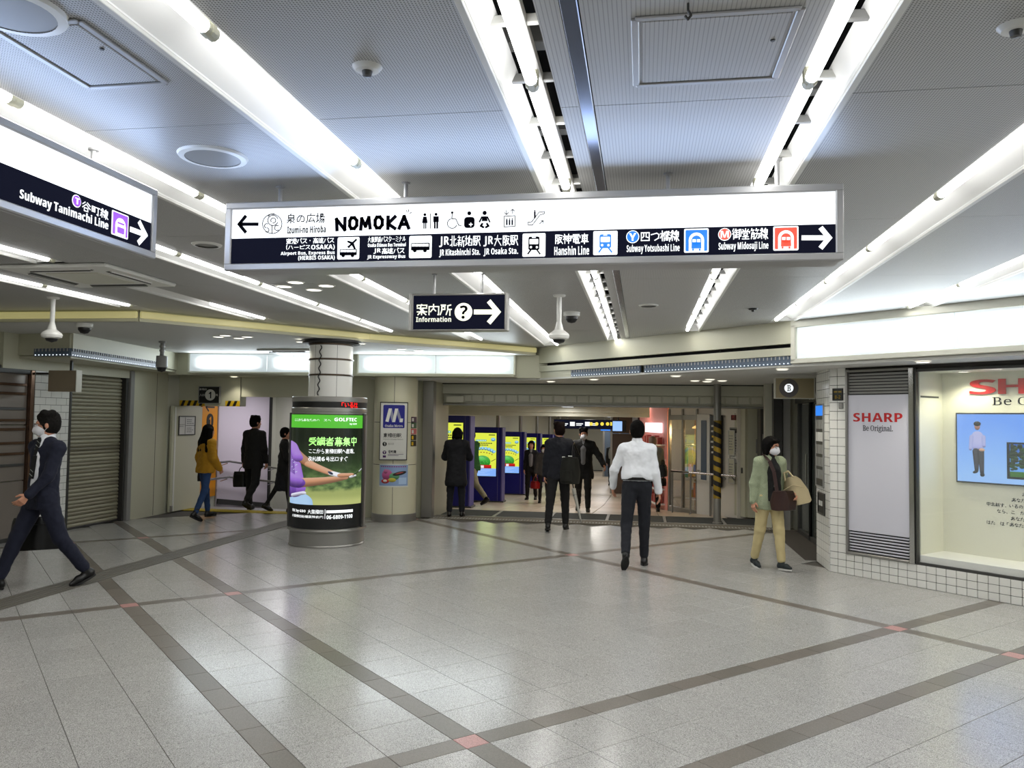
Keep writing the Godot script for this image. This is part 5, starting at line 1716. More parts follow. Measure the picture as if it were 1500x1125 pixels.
func build_main_sign():
	var c := Vector3(-0.598, 2.580, -3.65)
	var o := sign_box("direction_sign", "long hanging lightbox direction sign with white upper half and navy lower half", c, Vector3.RIGHT, 2.93, 0.342, 0.17, 0.034, mats.grey_frame)
	put(o, "white_panel", Build.new().box(Vector3(0, 0.0635, -0.014), Vector3(2.866, 0.145, 0.012)), mats.sign_white)
	put(o, "navy_band", Build.new().box(Vector3(0, -0.0715, -0.014), Vector3(2.866, 0.125, 0.012)), mats.sign_navy)
	rods(o, [Vector3(-1.82, HC, -3.745), Vector3(-1.16, HC, -3.745), Vector3(0.11, HC, -3.745), Vector3(0.60, HC + 0.05, -3.745)])
	area_light(o, Vector3(0, 0.065, 0.03), Vector3.BACK, Vector2(2.85, 0.14), 9.0, Color(0.68, 0.80, 1.0), Vector3.UP)
	var from := o.get_child_count()
	var f := face(Vector3(-0.598, 2.573, -3.656), Vector3.RIGHT)
	var W: Material = mats.sign_text
	var I: Material = mats.sign_ink
	var b := Build.new()
	arrow(f, b, 377, 349, 328.5, 11, 4.6)
	put(o, "arrow", b, I)
	b = Build.new()
	f.ring(b, 399, 328, 14.2, 1.0)
	f.ring(b, 400, 323, 7.5, 1.0, 0.4, 6.0)
	f.ring(b, 400.5, 323, 3.6, 1.0, 2.5, 8.0)
	f.line(b, [393, 317, 396, 314, 402, 313], 1.0)
	f.line(b, [398.5, 330, 398.5, 342], 1.1)
	f.ring(b, 391, 331, 3.2, 1.0, 1.8, 5.2)
	f.ring(b, 391, 337, 3.2, 1.0, -1.4, 2.0)
	f.ring(b, 406, 334, 3.6, 1.0, 0.9, 5.4)
	put(o, "emblem", b, I)
	kanji(o, f, "泉の広場", 419.5, 313, 477.5, 327.5, I, 0.085)
	latin(o, f, "Izumi-no Hiroba", 421, 331, 477.5, 341.5, I, true)
	kanji(o, f, "NOMOKA", 490, 315.5, 602, 337, I, 0.26)
	b = Build.new()
	f.line(b, [595, 308, 597, 311], 1.0)
	f.line(b, [598.5, 307, 599, 310.5], 1.0)
	f.line(b, [603, 311, 600.5, 313], 1.0)
	# pictograms of the upper half
	var person := func(bb: Build, x: float, y: float, s: float, skirt: bool):
		f.disc(bb, x, y, 2.2 * s, 0.001, 0.0015, 14)
		if skirt:
			f.poly(bb, [x - 2.6 * s, y + 3.2 * s, x + 2.6 * s, y + 3.2 * s, x + 4.4 * s, y + 13 * s, x - 4.4 * s, y + 13 * s])
			f.line(bb, [x - 1.4 * s, y + 13 * s, x - 1.4 * s, y + 21 * s], 1.6 * s)
			f.line(bb, [x + 1.4 * s, y + 13 * s, x + 1.4 * s, y + 21 * s], 1.6 * s)
		else:
			f.poly(bb, [x - 4.2 * s, y + 3.2 * s, x + 4.2 * s, y + 3.2 * s, x + 4.2 * s, y + 12 * s, x - 4.2 * s, y + 12 * s])
			f.line(bb, [x - 1.9 * s, y + 12 * s, x - 1.9 * s, y + 21 * s], 2.6 * s)
			f.line(bb, [x + 1.9 * s, y + 12 * s, x + 1.9 * s, y + 21 * s], 2.6 * s)
	person.call(b, 622.5, 314.5, 0.95, true)
	f.line(b, [630.5, 313, 630.5, 334.5], 1.0)
	person.call(b, 638.8, 314, 0.95, false)
	# wheelchair
	f.disc(b, 662.5, 311.5, 1.8, 0.001, 0.0015, 12)
	f.line(b, [662.5, 313, 662, 320.5, 668, 321, 672, 330, 675.5, 330.5], 1.1)
	f.ring(b, 662.5, 327.5, 7.0, 1.0, 0.3, 4.4)
	# ostomy facility and baby
	f.disc(b, 687.5, 312.5, 2.9, 0.001, 0.0015, 14)
	f.rect(b, 680, 318, 695.3, 334, 0.001, 0.0015, 0.014)
	f.disc(b, 710, 312, 3.1, 0.001, 0.0015, 14)
	f.poly(b, [707, 317, 713, 317, 714.5, 324, 705.5, 324])
	f.line(b, [706, 318, 702.5, 325], 2.2)
	f.line(b, [714, 318, 717.5, 325], 2.2)
	f.line(b, [706.5, 328, 704.5, 331, 708, 333], 3.0)
	f.line(b, [713.5, 328, 715.5, 331, 712, 333], 3.0)
	# lift and escalator
	f.line(b, [738.5, 317, 738.5, 332.5, 754.5, 331.5, 754.5, 316, 738.5, 317], 1.0)
	for k in 3:
		f.disc(b, 742.5 + k * 4, 321.2 - k * 0.2, 1.0, 0.001, 0.0015, 8)
		f.line(b, [742.5 + k * 4, 323, 742.5 + k * 4, 329], 2.2)
	f.line(b, [742, 307.5, 742, 314], 1.0)
	f.line(b, [739, 311.5, 742, 314.5, 745, 311.5], 1.0)
	f.line(b, [751, 306.5, 751, 313], 1.0)
	f.line(b, [748, 309.5, 751, 306.5, 754, 309.5], 1.0)
	f.line(b, [773, 326, 773.5, 329.5, 780, 329.5, 791, 315, 797.5, 313, 797.5, 310, 789.5, 311, 779, 325, 773, 326], 1.0)
	f.line(b, [783.5, 311, 783.5, 319], 2.4)
	f.disc(b, 783.5, 308.8, 1.2, 0.001, 0.0015, 8)
	f.line(b, [790, 328, 796, 323.5, 792.5, 323.5], 1.0)
	f.line(b, [796, 323.5, 796, 328], 1.0)
	put(o, "pictogram", b, I)
	b = Build.new()
	f.line(b, [687.8, 329, 692, 329], 1.3, 0.003)
	f.line(b, [689.9, 327, 689.9, 331.2], 1.3, 0.003)
	put(o, "pictogram", b, W)
	# lower half
	kanji(o, f, "空港バス・高速バス", 419.5, 349, 490.5, 357, W, 0.10)
	latin(o, f, "(", 419.5, 358.5, 421.5, 366, W)
	kanji(o, f, "ハービス", 422, 359, 455.5, 366, W, 0.10)
	latin(o, f, "OSAKA)", 456, 358.5, 490.5, 366.5, W)
	latin(o, f, "Airport Bus, Express Bus", 411.5, 368, 490.5, 374.5, W)
	latin(o, f, "(HERBIS OSAKA)", 437, 374.5, 490.5, 381.5, W)
	b = Build.new()
	f.rect(b, 494.5, 347.5, 526.5, 380, 0.001, 0.0015, 0.008)
	put(o, "pictogram", b, W)
	b = Build.new()
	f.rect(b, 599.5, 345.5, 632.5, 378, 0.001, 0.0015, 0.008)
	put(o, "pictogram", b, W)
	bus_shape(f, o, 498, 365, 523, 376.5)
	b = Build.new()
	f.line(b, [511, 362, 522, 351.5], 2.6, 0.003)
	f.poly(b, [519, 355.5, 510, 352.5, 508.5, 354.5, 516, 358.5], 0.003, 0.001)
	f.poly(b, [518.5, 356, 521.5, 364.5, 519.3, 366, 515.5, 359], 0.003, 0.001)
	f.poly(b, [512.5, 361.5, 509.5, 360.5, 509, 362.2, 512.2, 363.8], 0.003, 0.001)
	put(o, "pictogram", b, I)
	bus_shape(f, o, 602.5, 356, 629.5, 369.5)
	kanji(o, f, "大阪駅前バスターミナル", 539, 346.5, 594.5, 355, W, 0.10)
	latin(o, f, "Osaka Ekimae Bus Terminal", 539, 356, 594.5, 361.5, W)
	latin(o, f, "JR", 547.5, 364, 558, 371.5, W)
	kanji(o, f, "高速バス", 559.5, 363.5, 593.5, 372, W, 0.105)
	latin(o, f, "JR Expressway Bus", 538, 373.5, 594, 380, W)
	latin(o, f, "JR", 643.5, 346.5, 658, 362, W)
	kanji(o, f, "北新地駅", 658.5, 345.5, 704, 361.5, W, 0.10)
	latin(o, f, "JR Kitashinchi Sta.", 643.5, 364.5, 703.5, 376.5, W)
	latin(o, f, "JR", 708.5, 346, 722.5, 361, W)
	kanji(o, f, "大阪駅", 723.5, 344.5, 759, 360.5, W, 0.10)
	latin(o, f, "JR Osaka Sta.", 708.5, 363, 759, 375, W)
	train_icon(o, f, 765.5, 342, 799, 376, mats.sign_ink)
	kanji(o, f, "阪神電車", 812, 343, 863, 357.5, W, 0.10)
	latin(o, f, "Hanshin Line", 812, 360.5, 863, 373.5, W)
	train_icon(o, f, 869, 338.5, 904.5, 373.5, mats.sign_blue)
	b = Build.new()
	f.disc(b, 926.8, 347, 9.6, 0.001, 0.0015, 28)
	f.disc(b, 1061.5, 343.5, 9.6, 0.001, 0.0015, 28)
	put(o, "line_mark_rim", b, W)
	b = Build.new()
	f.disc(b, 926.8, 347, 8.4, 0.003, 0.001, 28)
	put(o, "line_mark", b, mats.sign_blue)
	b = Build.new()
	f.disc(b, 1061.5, 343.5, 8.4, 0.003, 0.001, 28)
	put(o, "line_mark", b, mats.sign_red)
	latin(o, f, "Y", 921.5, 342, 932, 353, W, true, "Droid Sans", 0.0045)
	latin(o, f, "M", 1055.5, 338.5, 1067.5, 348.5, W, true, "Droid Sans", 0.0045)
	kanji(o, f, "四つ橋線", 938, 338.5, 996, 354, W, 0.10)
	latin(o, f, "Subway Yotsubashi Line", 918, 358, 995.5, 372, W)
	tunnel_icon(o, f, 1002, 335, 1038, 370, mats.sign_blue)
	kanji(o, f, "御堂筋線", 1072.5, 335, 1126, 351, W, 0.10)
	latin(o, f, "Subway Midosuji Line", 1052.5, 354.5, 1125.5, 368.5, W)
	tunnel_icon(o, f, 1132.5, 331.5, 1169.5, 367, mats.sign_red)
	b = Build.new()
	arrow(f, b, 1177, 1216, 348.5, 13, 7.5)
	put(o, "arrow", b, W)
	mark(o, from)

func build_side_sign():
	var x := -2.29
	var zc := -1.98
	var o := sign_box("side_direction_sign", "hanging lightbox sign seen obliquely at the left edge, white above navy", Vector3(x, 2.592, zc), Vector3(0, 0, -1), 2.90, 0.333, 0.17, 0.033, mats.grey_frame)
	put(o, "white_panel", Build.new().box(Vector3(-0.014, 0.073, 0), Vector3(0.012, 0.145, 2.846)), mats.sign_white)
	put(o, "navy_band", Build.new().box(Vector3(-0.014, -0.064, 0), Vector3(0.012, 0.129, 2.846)), mats.sign_navy)
	rods(o, [Vector3(x - 0.095, HC, -3.10), Vector3(x - 0.095, HC, -2.42), Vector3(x - 0.095, HC, -0.9)])
	area_light(o, Vector3(0.03, 0.065, 0), Vector3.RIGHT, Vector2(2.8, 0.14), 8.0, Color(0.68, 0.80, 1.0), Vector3.UP)
	var from := o.get_child_count()
	var f := face(Vector3(x - 0.006, 2.592, zc), Vector3(0, 0, -1))
	var W: Material = mats.sign_text
	# lettering laid out in metres along the sign: s from its right end, t from its bottom
	var R := Vector2(1.45, -0.1635)
	var at := func(px: float, py: float): return f.at(px, py)
	latin_in(o, f, "Subway Tanimachi Line", Vector2(f.at(28, 295).x, -0.116), Vector2(f.at(158, 330).x, -0.068), W)
	kanji_in(o, f, "谷町線", Vector2(f.at(119, 305).x, -0.063), Vector2(f.at(159, 315).x, -0.024), W, 0.10)
	var b := Build.new()
	var c := f.at(111.5, 296.5)
	f.rrect(b, Vector2(c.x, -0.034), 0.052, 0.052, 0.001, 0.0015, 0.0259)
	put(o, "line_mark_rim", b, W)
	b = Build.new()
	f.rrect(b, Vector2(c.x, -0.034), 0.045, 0.045, 0.003, 0.001, 0.0224)
	put(o, "line_mark", b, mats.sign_purple)
	latin_in(o, f, "T", Vector2(c.x - 0.012, -0.047), Vector2(c.x + 0.012, -0.021), W, true, "Droid Sans", 0.0045)
	var g := tunnel_face(f, f.at(163, 325).x, f.at(187, 340).x, -0.118, -0.011)
	tunnel_metric(o, f, g, mats.sign_purple)
	b = Build.new()
	var ax := f.at(192, 335).x
	var bx := f.at(214, 345).x
	f.stroke(b, [Vector2(ax, -0.066), Vector2(bx - 0.012, -0.066)], 0.024)
	f.stroke(b, [Vector2(bx - 0.052, -0.022), Vector2(bx - 0.006, -0.066), Vector2(bx - 0.052, -0.110)], 0.024)
	put(o, "arrow", b, W)
	mark(o, from)

func tunnel_face(_f: Face, x0: float, x1: float, y0: float, y1: float) -> Rect2:
	return Rect2(x0, y0, x1 - x0, y1 - y0)

func tunnel_metric(o: Node3D, f: Face, r: Rect2, col: Material):
	var c := r.get_center()
	var w := r.size.x
	var h := r.size.y
	var b := Build.new()
	f.rrect(b, c, w, h, 0.001, 0.0015, 0.006)
	put(o, "pictogram", b, mats.sign_text)
	b = Build.new()
	f.rrect(b, c, w * 0.88, h * 0.90, 0.003, 0.001, 0.004)
	put(o, "pictogram", b, col)
	b = Build.new()
	f.rrect(b, c + Vector2(0, -h * 0.09), w * 0.62, h * 0.72, 0.0045, 0.001, w * 0.29)
	f.rrect(b, c + Vector2(0, -h * 0.25), w * 0.62, h * 0.39, 0.0045, 0.001, 0.0)
	put(o, "pictogram", b, mats.sign_text)
	b = Build.new()
	f.rrect(b, c + Vector2(0, -h * 0.24), w * 0.42, h * 0.26, 0.006, 0.001, 0.004)
	f.rrect(b, c + Vector2(0, h * 0.05), w * 0.40, h * 0.07, 0.006, 0.001, 0.003)
	put(o, "pictogram", b, col)

func build_info_sign():
	var z := -6.12
	var p0 := at_z(602, 485, z)
	var p1 := at_z(742, 429, z)
	var c := (p0 + p1) / 2
	var w := p1.x - p0.x
	var h := p1.y - p0.y
	var o := sign_box("information_sign", "small hanging black information sign with a white arrow", c, Vector3.RIGHT, w, h, 0.12, 0.014, mats.steel)
	put(o, "black_panel", Build.new().box(Vector3(0, 0, -0.012), Vector3(w - 0.03, h - 0.026, 0.014)), mats.sign_navy)
	for s in [-1, 1]:
		put(o, "side_bar", Build.new().box(Vector3(s * (w / 2 + 0.004), 0, -0.02), Vector3(0.022, h + 0.004, 0.09), Basis(), 0.004), mats.steel)
	rods(o, [Vector3(-1.66, HC, -6.18), Vector3(-1.27, HC, -6.18)])
	var from := o.get_child_count()
	var f := face(Vector3(0, 2.5, z - 0.005), Vector3.RIGHT)
	var W: Material = mats.sign_cream
	kanji(o, f, "案内所", 609.5, 446, 662, 462, W, 0.11)
	latin(o, f, "Information", 609.5, 464, 661, 471.5, W)
	var b := Build.new()
	f.disc(b, 679, 457, 13, 0.001, 0.0015, 32)
	put(o, "question_disc", b, W)
	latin(o, f, "?", 673.5, 447.5, 685, 467, mats.sign_ink, true, "Droid Sans", 0.003)
	b = Build.new()
	arrow(f, b, 697, 731, 457, 14, 7)
	put(o, "arrow", b, W)
	mark(o, from)

func build_small_signs():
	# black exit sign with a round number
	var z := -12.90
	var p0 := at_z(290, 591, z)
	var p1 := at_z(322, 566, z)
	var o := sign_box("exit_sign", "black exit sign with a white disc numbered 1 between two hazard tapes", (p0 + p1) / 2, Vector3.RIGHT, p1.x - p0.x, p1.y - p0.y, 0.08, 0.012, mats.plastic_grey)
	put(o, "black_panel", Build.new().box(Vector3(0, 0, -0.012), Vector3(p1.x - p0.x - 0.02, p1.y - p0.y - 0.02, 0.014)), mats.black)
	var from := o.get_child_count()
	var f := face(Vector3(0, 2, z - 0.005), Vector3.RIGHT)
	var b := Build.new()
	f.disc(b, 308, 578.5, 7.6, 0.001, 0.0015, 28)
	put(o, "number_disc", b, mats.paper)
	latin(o, f, "1", 305.8, 574, 309.6, 583.5, mats.ink, true, "Droid Sans", 0.003)
	kanji(o, f, "東梅田", 292, 568.8, 303, 571.8, mats.paper, 0.1)
	kanji(o, f, "入口", 292.5, 577, 300, 580.5, mats.paper, 0.12)
	kanji(o, f, "号", 316, 577, 319.5, 580.5, mats.paper, 0.12)
	mark(o, from)
	# beige blank box sign by the shutter
	var bs2 := thing("blank_sign", "blank beige box sign sticking out beside the rolling shutter", "sign", Vector3(-7.69, 2.12, -9.6))
	put(bs2, "box", Build.new().box(Vector3(0, 0, 0), Vector3(0.42, 0.285, 0.10), Basis(), 0.008), mat("blank_beige", Color(0.56, 0.51, 0.43), 0.5))
	put(bs2, "rim", Build.new().box(Vector3(0.215, 0, 0), Vector3(0.012, 0.30, 0.11), Basis(), 0.003), mats.beige_metal)
	put(bs2, "bracket", Build.new().bar(Vector3(-0.21, 0.1, 0), Vector3(-0.42, 0.1, 0), 0.04, 0.03), mats.dark_steel)
	put(bs2, "hanger", Build.new().bar(Vector3(0.1, 0.14, 0), Vector3(0.1, 0.28, 0), 0.03, 0.03), mats.dark_steel)
	# beige sign with a round letter over the glass doors
	var zb := -10.8
	var q0 := at_z(1135, 584, zb)
	var q1 := at_z(1194, 553, zb)
	var k := sign_box("letter_sign", "beige box sign with the round letter B over the glass doors", (q0 + q1) / 2, Vector3.RIGHT, q1.x - q0.x, q1.y - q0.y, 0.12, 0.012, mats.beige_metal)
	put(k, "panel", Build.new().box(Vector3(0, 0, -0.012), Vector3(q1.x - q0.x - 0.02, q1.y - q0.y - 0.02, 0.014)), mat("sign_beige", Color(0.62, 0.57, 0.44), 0.5))
	from = k.get_child_count()
	f = face(Vector3(0, 2, zb - 0.005), Vector3.RIGHT)
	b = Build.new()
	f.disc(b, 1155.5, 568.5, 14.2, 0.001, 0.0015, 32)
	put(k, "grey_disc", b, mat("disc_grey", Color(0.38, 0.36, 0.35), 0.5))
	b = Build.new()
	f.disc(b, 1155.5, 568.5, 6.6, 0.003, 0.001, 28)
	put(k, "white_disc", b, mats.sign_text)
	latin(k, f, "B", 1152.8, 564, 1158.2, 573, mats.ink, true, "Droid Serif", 0.0045)
	mark(k, from)
	# hanging guide sign inside the passage
	var zg := -24.2
	var g0 := at_z(811, 628, zg)
	var g1 := at_z(906, 615, zg)
	var g := sign_box("guide_sign", "long dark hanging guide sign with yellow and white marks inside the passage", (g0 + g1) / 2, Vector3.RIGHT, g1.x - g0.x, g1.y - g0.y, 0.2, 0.02, mats.dark_steel)
	put(g, "panel", Build.new().box(Vector3(0, 0, -0.008), Vector3(g1.x - g0.x - 0.03, g1.y - g0.y - 0.03, 0.014)), mats.sign_navy)
	from = g.get_child_count()
	f = face(Vector3(0, 1.5, zg), Vector3.RIGHT)
	b = Build.new()
	for i in 3:
		f.rect(b, 813 + i * 22, 618, 820 + i * 22, 624, 0.002, 0.002)
		f.rect(b, 822 + i * 22, 620, 832 + i * 22, 621.5, 0.002, 0.002)
		f.rect(b, 822 + i * 22, 622.5, 830 + i * 22, 623.5, 0.002, 0.002)
	put(g, "white_mark", b, mats.sign_text)
	b = Build.new()
	for i in 4:
		f.disc(b, 866 + i * 8, 621, 2.6, 0.003, 0.002, 12)
	f.rect(b, 894, 618.5, 904, 623.5, 0.003, 0.002)
	put(g, "yellow_mark", b, glow("sign_yellow", Color(0.95, 0.85, 0.1), 1.0))
	mark(g, from)
	rods(g, [Vector3(g0.x + 0.4, 2.0, zg - 0.1), Vector3(g1.x - 0.4, 2.0, zg - 0.1)])

# ---------------------------------------------------------------- lightboxes
func soft_panel() -> ImageTexture:      # tubes behind a diffuser: bright middle, dimmer towards the ends
	var im := Image.create(128, 64, false, Image.FORMAT_RGB8)
	for y in 64:
		for x in 128:
			var d := Vector2(maxf(0.0, absf(x - 63.5) - 34.0) / 26.0, maxf(0.0, absf(y - 31.5) - 10.0) / 20.0).length()
			var g := lerpf(1.0, 0.60, smoothstep(0.5, 1.05, d))
			im.set_pixel(x, y, Color(g * 0.97, g, g).lerp(Color(g * 0.90, g * 0.97, g), smoothstep(0.4, 1.0, d)))
	return ImageTexture.create_from_image(im)

func lit_panels(o: Node3D, a: Vector3, c: Vector3, y0: float, y1: float, n: int, m: Material, out: Vector3, watts: float):
	# a .. c along the foot of the face, in the frame of o
	var d := (c - a).normalized()
	for k in n:
		var p := a.lerp(c, float(k) / n) + d * 0.006
		var q := a.lerp(c, float(k + 1) / n) - d * 0.006
		var b := Build.new()
		b.quad(Vector3(p.x, y0, p.z), Vector3(q.x, y0, q.z), Vector3(q.x, y1, q.z), Vector3(p.x, y1, p.z), out, Vector2(0, 1), Vector2(1, 1), Vector2(1, 0), Vector2(0, 0))
		b.bar(Vector3(p.x, (y0 + y1) / 2, p.z) - out * 0.012, Vector3(q.x, (y0 + y1) / 2, q.z) - out * 0.012, 0.02, y1 - y0)
		put(o, "lit_panel", b, m)
	area_light(o, (a + c) / 2 + Vector3(0, (y0 + y1) / 2, 0) + out * 0.03, out, Vector2(a.distance_to(c), y1 - y0), watts, Color(0.92, 0.97, 1.0), Vector3.UP)

func build_lightboxes():
	var m := mat("light_panel", Color(0.8, 0.8, 0.8), 0.3)
	m.emission_enabled = true
	m.emission_texture = soft_panel()
	m.emission_energy_multiplier = 1.3
	# line of the wall over the back
	var A := Vector3(-7.45, 0, -12.20)
	var C := Vector3(-2.02, 0, -12.60)
	var d := (C - A).normalized()
	var n := Vector3(-d.z, 0, d.x)
	if n.z < 0.0:
		n = -n
	var wall := Build.new()
	wall.bar(A - d * 0.4 - n * 0.10 + Vector3(0, 2.545, 0), C + d * 0.55 - n * 0.10 + Vector3(0, 2.545, 0), 0.10, 0.37)
	struct("wall_fascia", wall, mats.cream, "cream fascia wall that carries the two back lightboxes", "wall")
	for k in 2:
		var a := at_plane_line(A, n, [278.0, 525.0][k], 530)
		var c := at_plane_line(A, n, [508.0, 754.0][k], 535)
		var o := thing("wall_lightbox", ["blank lit lightbox on the back fascia left of the round pillar", "blank lit lightbox on the back fascia right of the round pillar"][k], "lightbox", Vector3(a.x, 2.385, a.z))
		var e := Vector3(c.x - a.x, 0, c.z - a.z)
		lit_panels(o, n * 0.02, e + n * 0.02, 0.035, 0.325, 2, m, n, 16.0)
		var f := Build.new()
		f.bar(Vector3(0, 0.017, 0), e + Vector3(0, 0.017, 0), 0.06, 0.03, Vector3.UP, 0.005)
		f.bar(Vector3(0, 0.338, 0), e + Vector3(0, 0.338, 0), 0.06, 0.02, Vector3.UP, 0.005)
		f.box(Vector3(0, 0.175, 0), Vector3(0.03, 0.33, 0.07), Basis(), 0.005)
		f.box(e + Vector3(0, 0.175, 0), Vector3(0.03, 0.33, 0.07), Basis(), 0.005)
		put(o, "frame", f, mats.beige_metal)
		put(o, "backing", Build.new().bar(Vector3(0, 0.175, 0) - n * 0.02, e + Vector3(0, 0.175, 0) - n * 0.02, 0.02, 0.33), mats.grey_frame)
	# great white shop sign on the right bulkhead
	var g := thing("shop_sign_lightbox", "big blank white lightbox shop sign along the right bulkhead", "lightbox", dia(0, 0, 2.37))
	var D := Vector3(SQ, 0, SQ)
	var out := Vector3(-SQ, 0, SQ)
	var gm := mat("light_panel_big", Color(0.8, 0.8, 0.8), 0.3)
	gm.emission_enabled = true
	gm.emission_texture = m.emission_texture
	gm.emission_energy_multiplier = 1.5
	lit_panels(g, D * 0.07 + out * 0.01, D * 5.2 + out * 0.01, 0.05, 0.395, 3, gm, out, 30.0)
	var f2 := Build.new()
	f2.bar(Vector3(0, 0.02, 0), D * 5.3 + Vector3(0, 0.02, 0), 0.06, 0.055, Vector3.UP, 0.006)
	f2.bar(Vector3(0, 0.44, 0), D * 5.3 + Vector3(0, 0.44, 0), 0.06, 0.085, Vector3.UP, 0.006)
	f2.bar(Vector3(0, 0.22, 0) - D * 0.0, Vector3(0, 0.22, 0) + D * 0.065, 0.06, 0.42, Vector3.UP, 0.006)
	put(g, "frame", f2, mats.beige_metal)
	put(g, "housing", Build.new().bar(Vector3(0, 0.22, 0) - out * 0.10, D * 5.3 + Vector3(0, 0.22, 0) - out * 0.10, 0.16, 0.44, Vector3.UP), mats.cream)

func at_plane_line(p: Vector3, n: Vector3, px: float, py: float) -> Vector3:
	var q := on_plane(px, py, p, n)
	return q

# ---------------------------------------------------------------- pillars
func arc_sheet(r: float, y0: float, y1: float, a0: float, a1: float, seg := 40) -> Build:
	# part of a cylinder shell whose texture runs left to right as seen from outside
	var b := Build.new()
	for k in seg:
		var a := lerpf(a0, a1, float(k) / seg)
		var c := lerpf(a0, a1, float(k + 1) / seg)
		var da := Vector3(cos(a), 0, sin(a))
		var dc := Vector3(cos(c), 0, sin(c))
		var ua := float(k) / seg
		var uc := float(k + 1) / seg
		b.tri(da * r + Vector3(0, y0, 0), dc * r + Vector3(0, y0, 0), dc * r + Vector3(0, y1, 0), da, dc, dc, Vector2(ua, 1), Vector2(uc, 1), Vector2(uc, 0))
		b.tri(da * r + Vector3(0, y0, 0), dc * r + Vector3(0, y1, 0), da * r + Vector3(0, y1, 0), da, dc, da, Vector2(ua, 1), Vector2(uc, 0), Vector2(ua, 0))
	return b

func golf_poster() -> ImageTexture:
	var W := 360
	var H := 560
	var im := Image.create(W, H, false, Image.FORMAT_RGB8)
	var noise := FastNoiseLite.new()
	noise.seed = 3
	noise.frequency = 0.022
	noise.fractal_octaves = 3
	for y in H:
		for x in W:
			# blurred greenery that lightens into pale grass low down
			var t := float(y) / H
			var g := 0.5 + 0.5 * noise.get_noise_2d(x, y * 0.8)
			var c := Color(0.10, 0.13, 0.09).lerp(Color(0.22, 0.30, 0.18), clampf((t - 0.15) * 2.2, 0, 1))
			c = c.lerp(Color(0.50, 0.60, 0.36), clampf((t - 0.45) * 3.0, 0, 1) * clampf(g * 1.7 - 0.3, 0, 1))
			c = c.lerp(Color(0.62, 0.66, 0.40), smoothstep(0.76, 0.84, t + 0.03 * (g - 0.5)))
			c = c.lerp(Color(0.80, 0.82, 0.52), smoothstep(0.86, 0.97, t) * 0.6)
			im.set_pixel(x, y, c)
	var shirt := Color(0.58, 0.40, 0.80)
	var dark := Color(0.42, 0.26, 0.64)
	var skin := Color(0.80, 0.58, 0.44)
	var skin2 := Color(0.62, 0.42, 0.30)
	# trousers, belt, torso
	limb(im, Vector2(80, 540), Vector2(95, 600), 70, 60, Color(0.60, 0.76, 0.92))
	limb(im, Vector2(14, 160), Vector2(46, 440), 62, 74, shirt)
	limb(im, Vector2(0, 150), Vector2(10, 460), 40, 60, dark)
	limb(im, Vector2(40, 500), Vector2(110, 475), 13, 13, Color(0.88, 0.88, 0.95))
	for k in 14:
		ellipse(im, 30 + (k % 3) * 18, 190 + k * 17, 11, 3, Color(0.84, 0.88, 1.0), -0.5)
	# far arm, near arm, sleeves, hands, watch
	limb(im, Vector2(62, 190), Vector2(135, 265), 34, 24, skin2)
	limb(im, Vector2(135, 265), Vector2(220, 330), 24, 17, skin)
	limb(im, Vector2(30, 150), Vector2(72, 220), 46, 32, shirt)
	limb(im, Vector2(80, 405), Vector2(180, 385), 36, 27, skin)
	limb(im, Vector2(180, 385), Vector2(268, 362), 27, 17, skin)
	limb(im, Vector2(20, 390), Vector2(78, 402), 50, 40, dark)
	limb(im, Vector2(10, 372), Vector2(70, 388), 42, 36, shirt)
	limb(im, Vector2(222, 330), Vector2(250, 345), 16, 16, Color(0.92, 0.93, 0.96))
	ellipse(im, 214, 326, 7, 16, Color(0.18, 0.20, 0.30), -0.6)
	limb(im, Vector2(256, 345), Vector2(298, 345), 17, 15, skin)
	limb(im, Vector2(296, 358), Vector2(316, 350), 9, 8, Color(0.92, 0.92, 0.94))
	limb(im, Vector2(306, 348), Vector2(362, 300), 3, 3, Color(0.07, 0.07, 0.08))
	limb(im, Vector2(340, 320), Vector2(362, 298), 4, 4, Color(0.9, 0.9, 0.95))
	return ImageTexture.create_from_image(im)

# lettering bent round a cylinder: rebuilt from flat lettering, x becomes an angle
func bend(o: MeshInstance3D, r: float, a_mid: float):
	var out := Build.new()
	for s in o.mesh.get_surface_count():
		var ar: Array = o.mesh.surface_get_arrays(s)
		var v: PackedVector3Array = ar[Mesh.ARRAY_VERTEX]
		var n: PackedVector3Array = ar[Mesh.ARRAY_NORMAL]
		var ix = ar[Mesh.ARRAY_INDEX]
		var cnt: int = v.size() if ix == null else ix.size()
		for k in range(0, cnt - 2, 3):
			var P := []
			var N := []
			for j in 3:
				var i: int = k + j if ix == null else ix[k + j]
				var p := o.transform * v[i]
				var q := (o.transform.basis * n[i]).normalized()
				var a := a_mid - p.x / r
				P.append(Vector3(cos(a) * (r + p.z), p.y, sin(a) * (r + p.z)))
				N.append((Vector3(cos(a), 0, sin(a)) * q.z + Vector3(sin(a), 0, -cos(a)) * q.x + Vector3.UP * q.y).normalized())
			out.tri(P[0], P[1], P[2], N[0], N[1], N[2])
	o.mesh = out.done()
	o.transform = Transform3D()

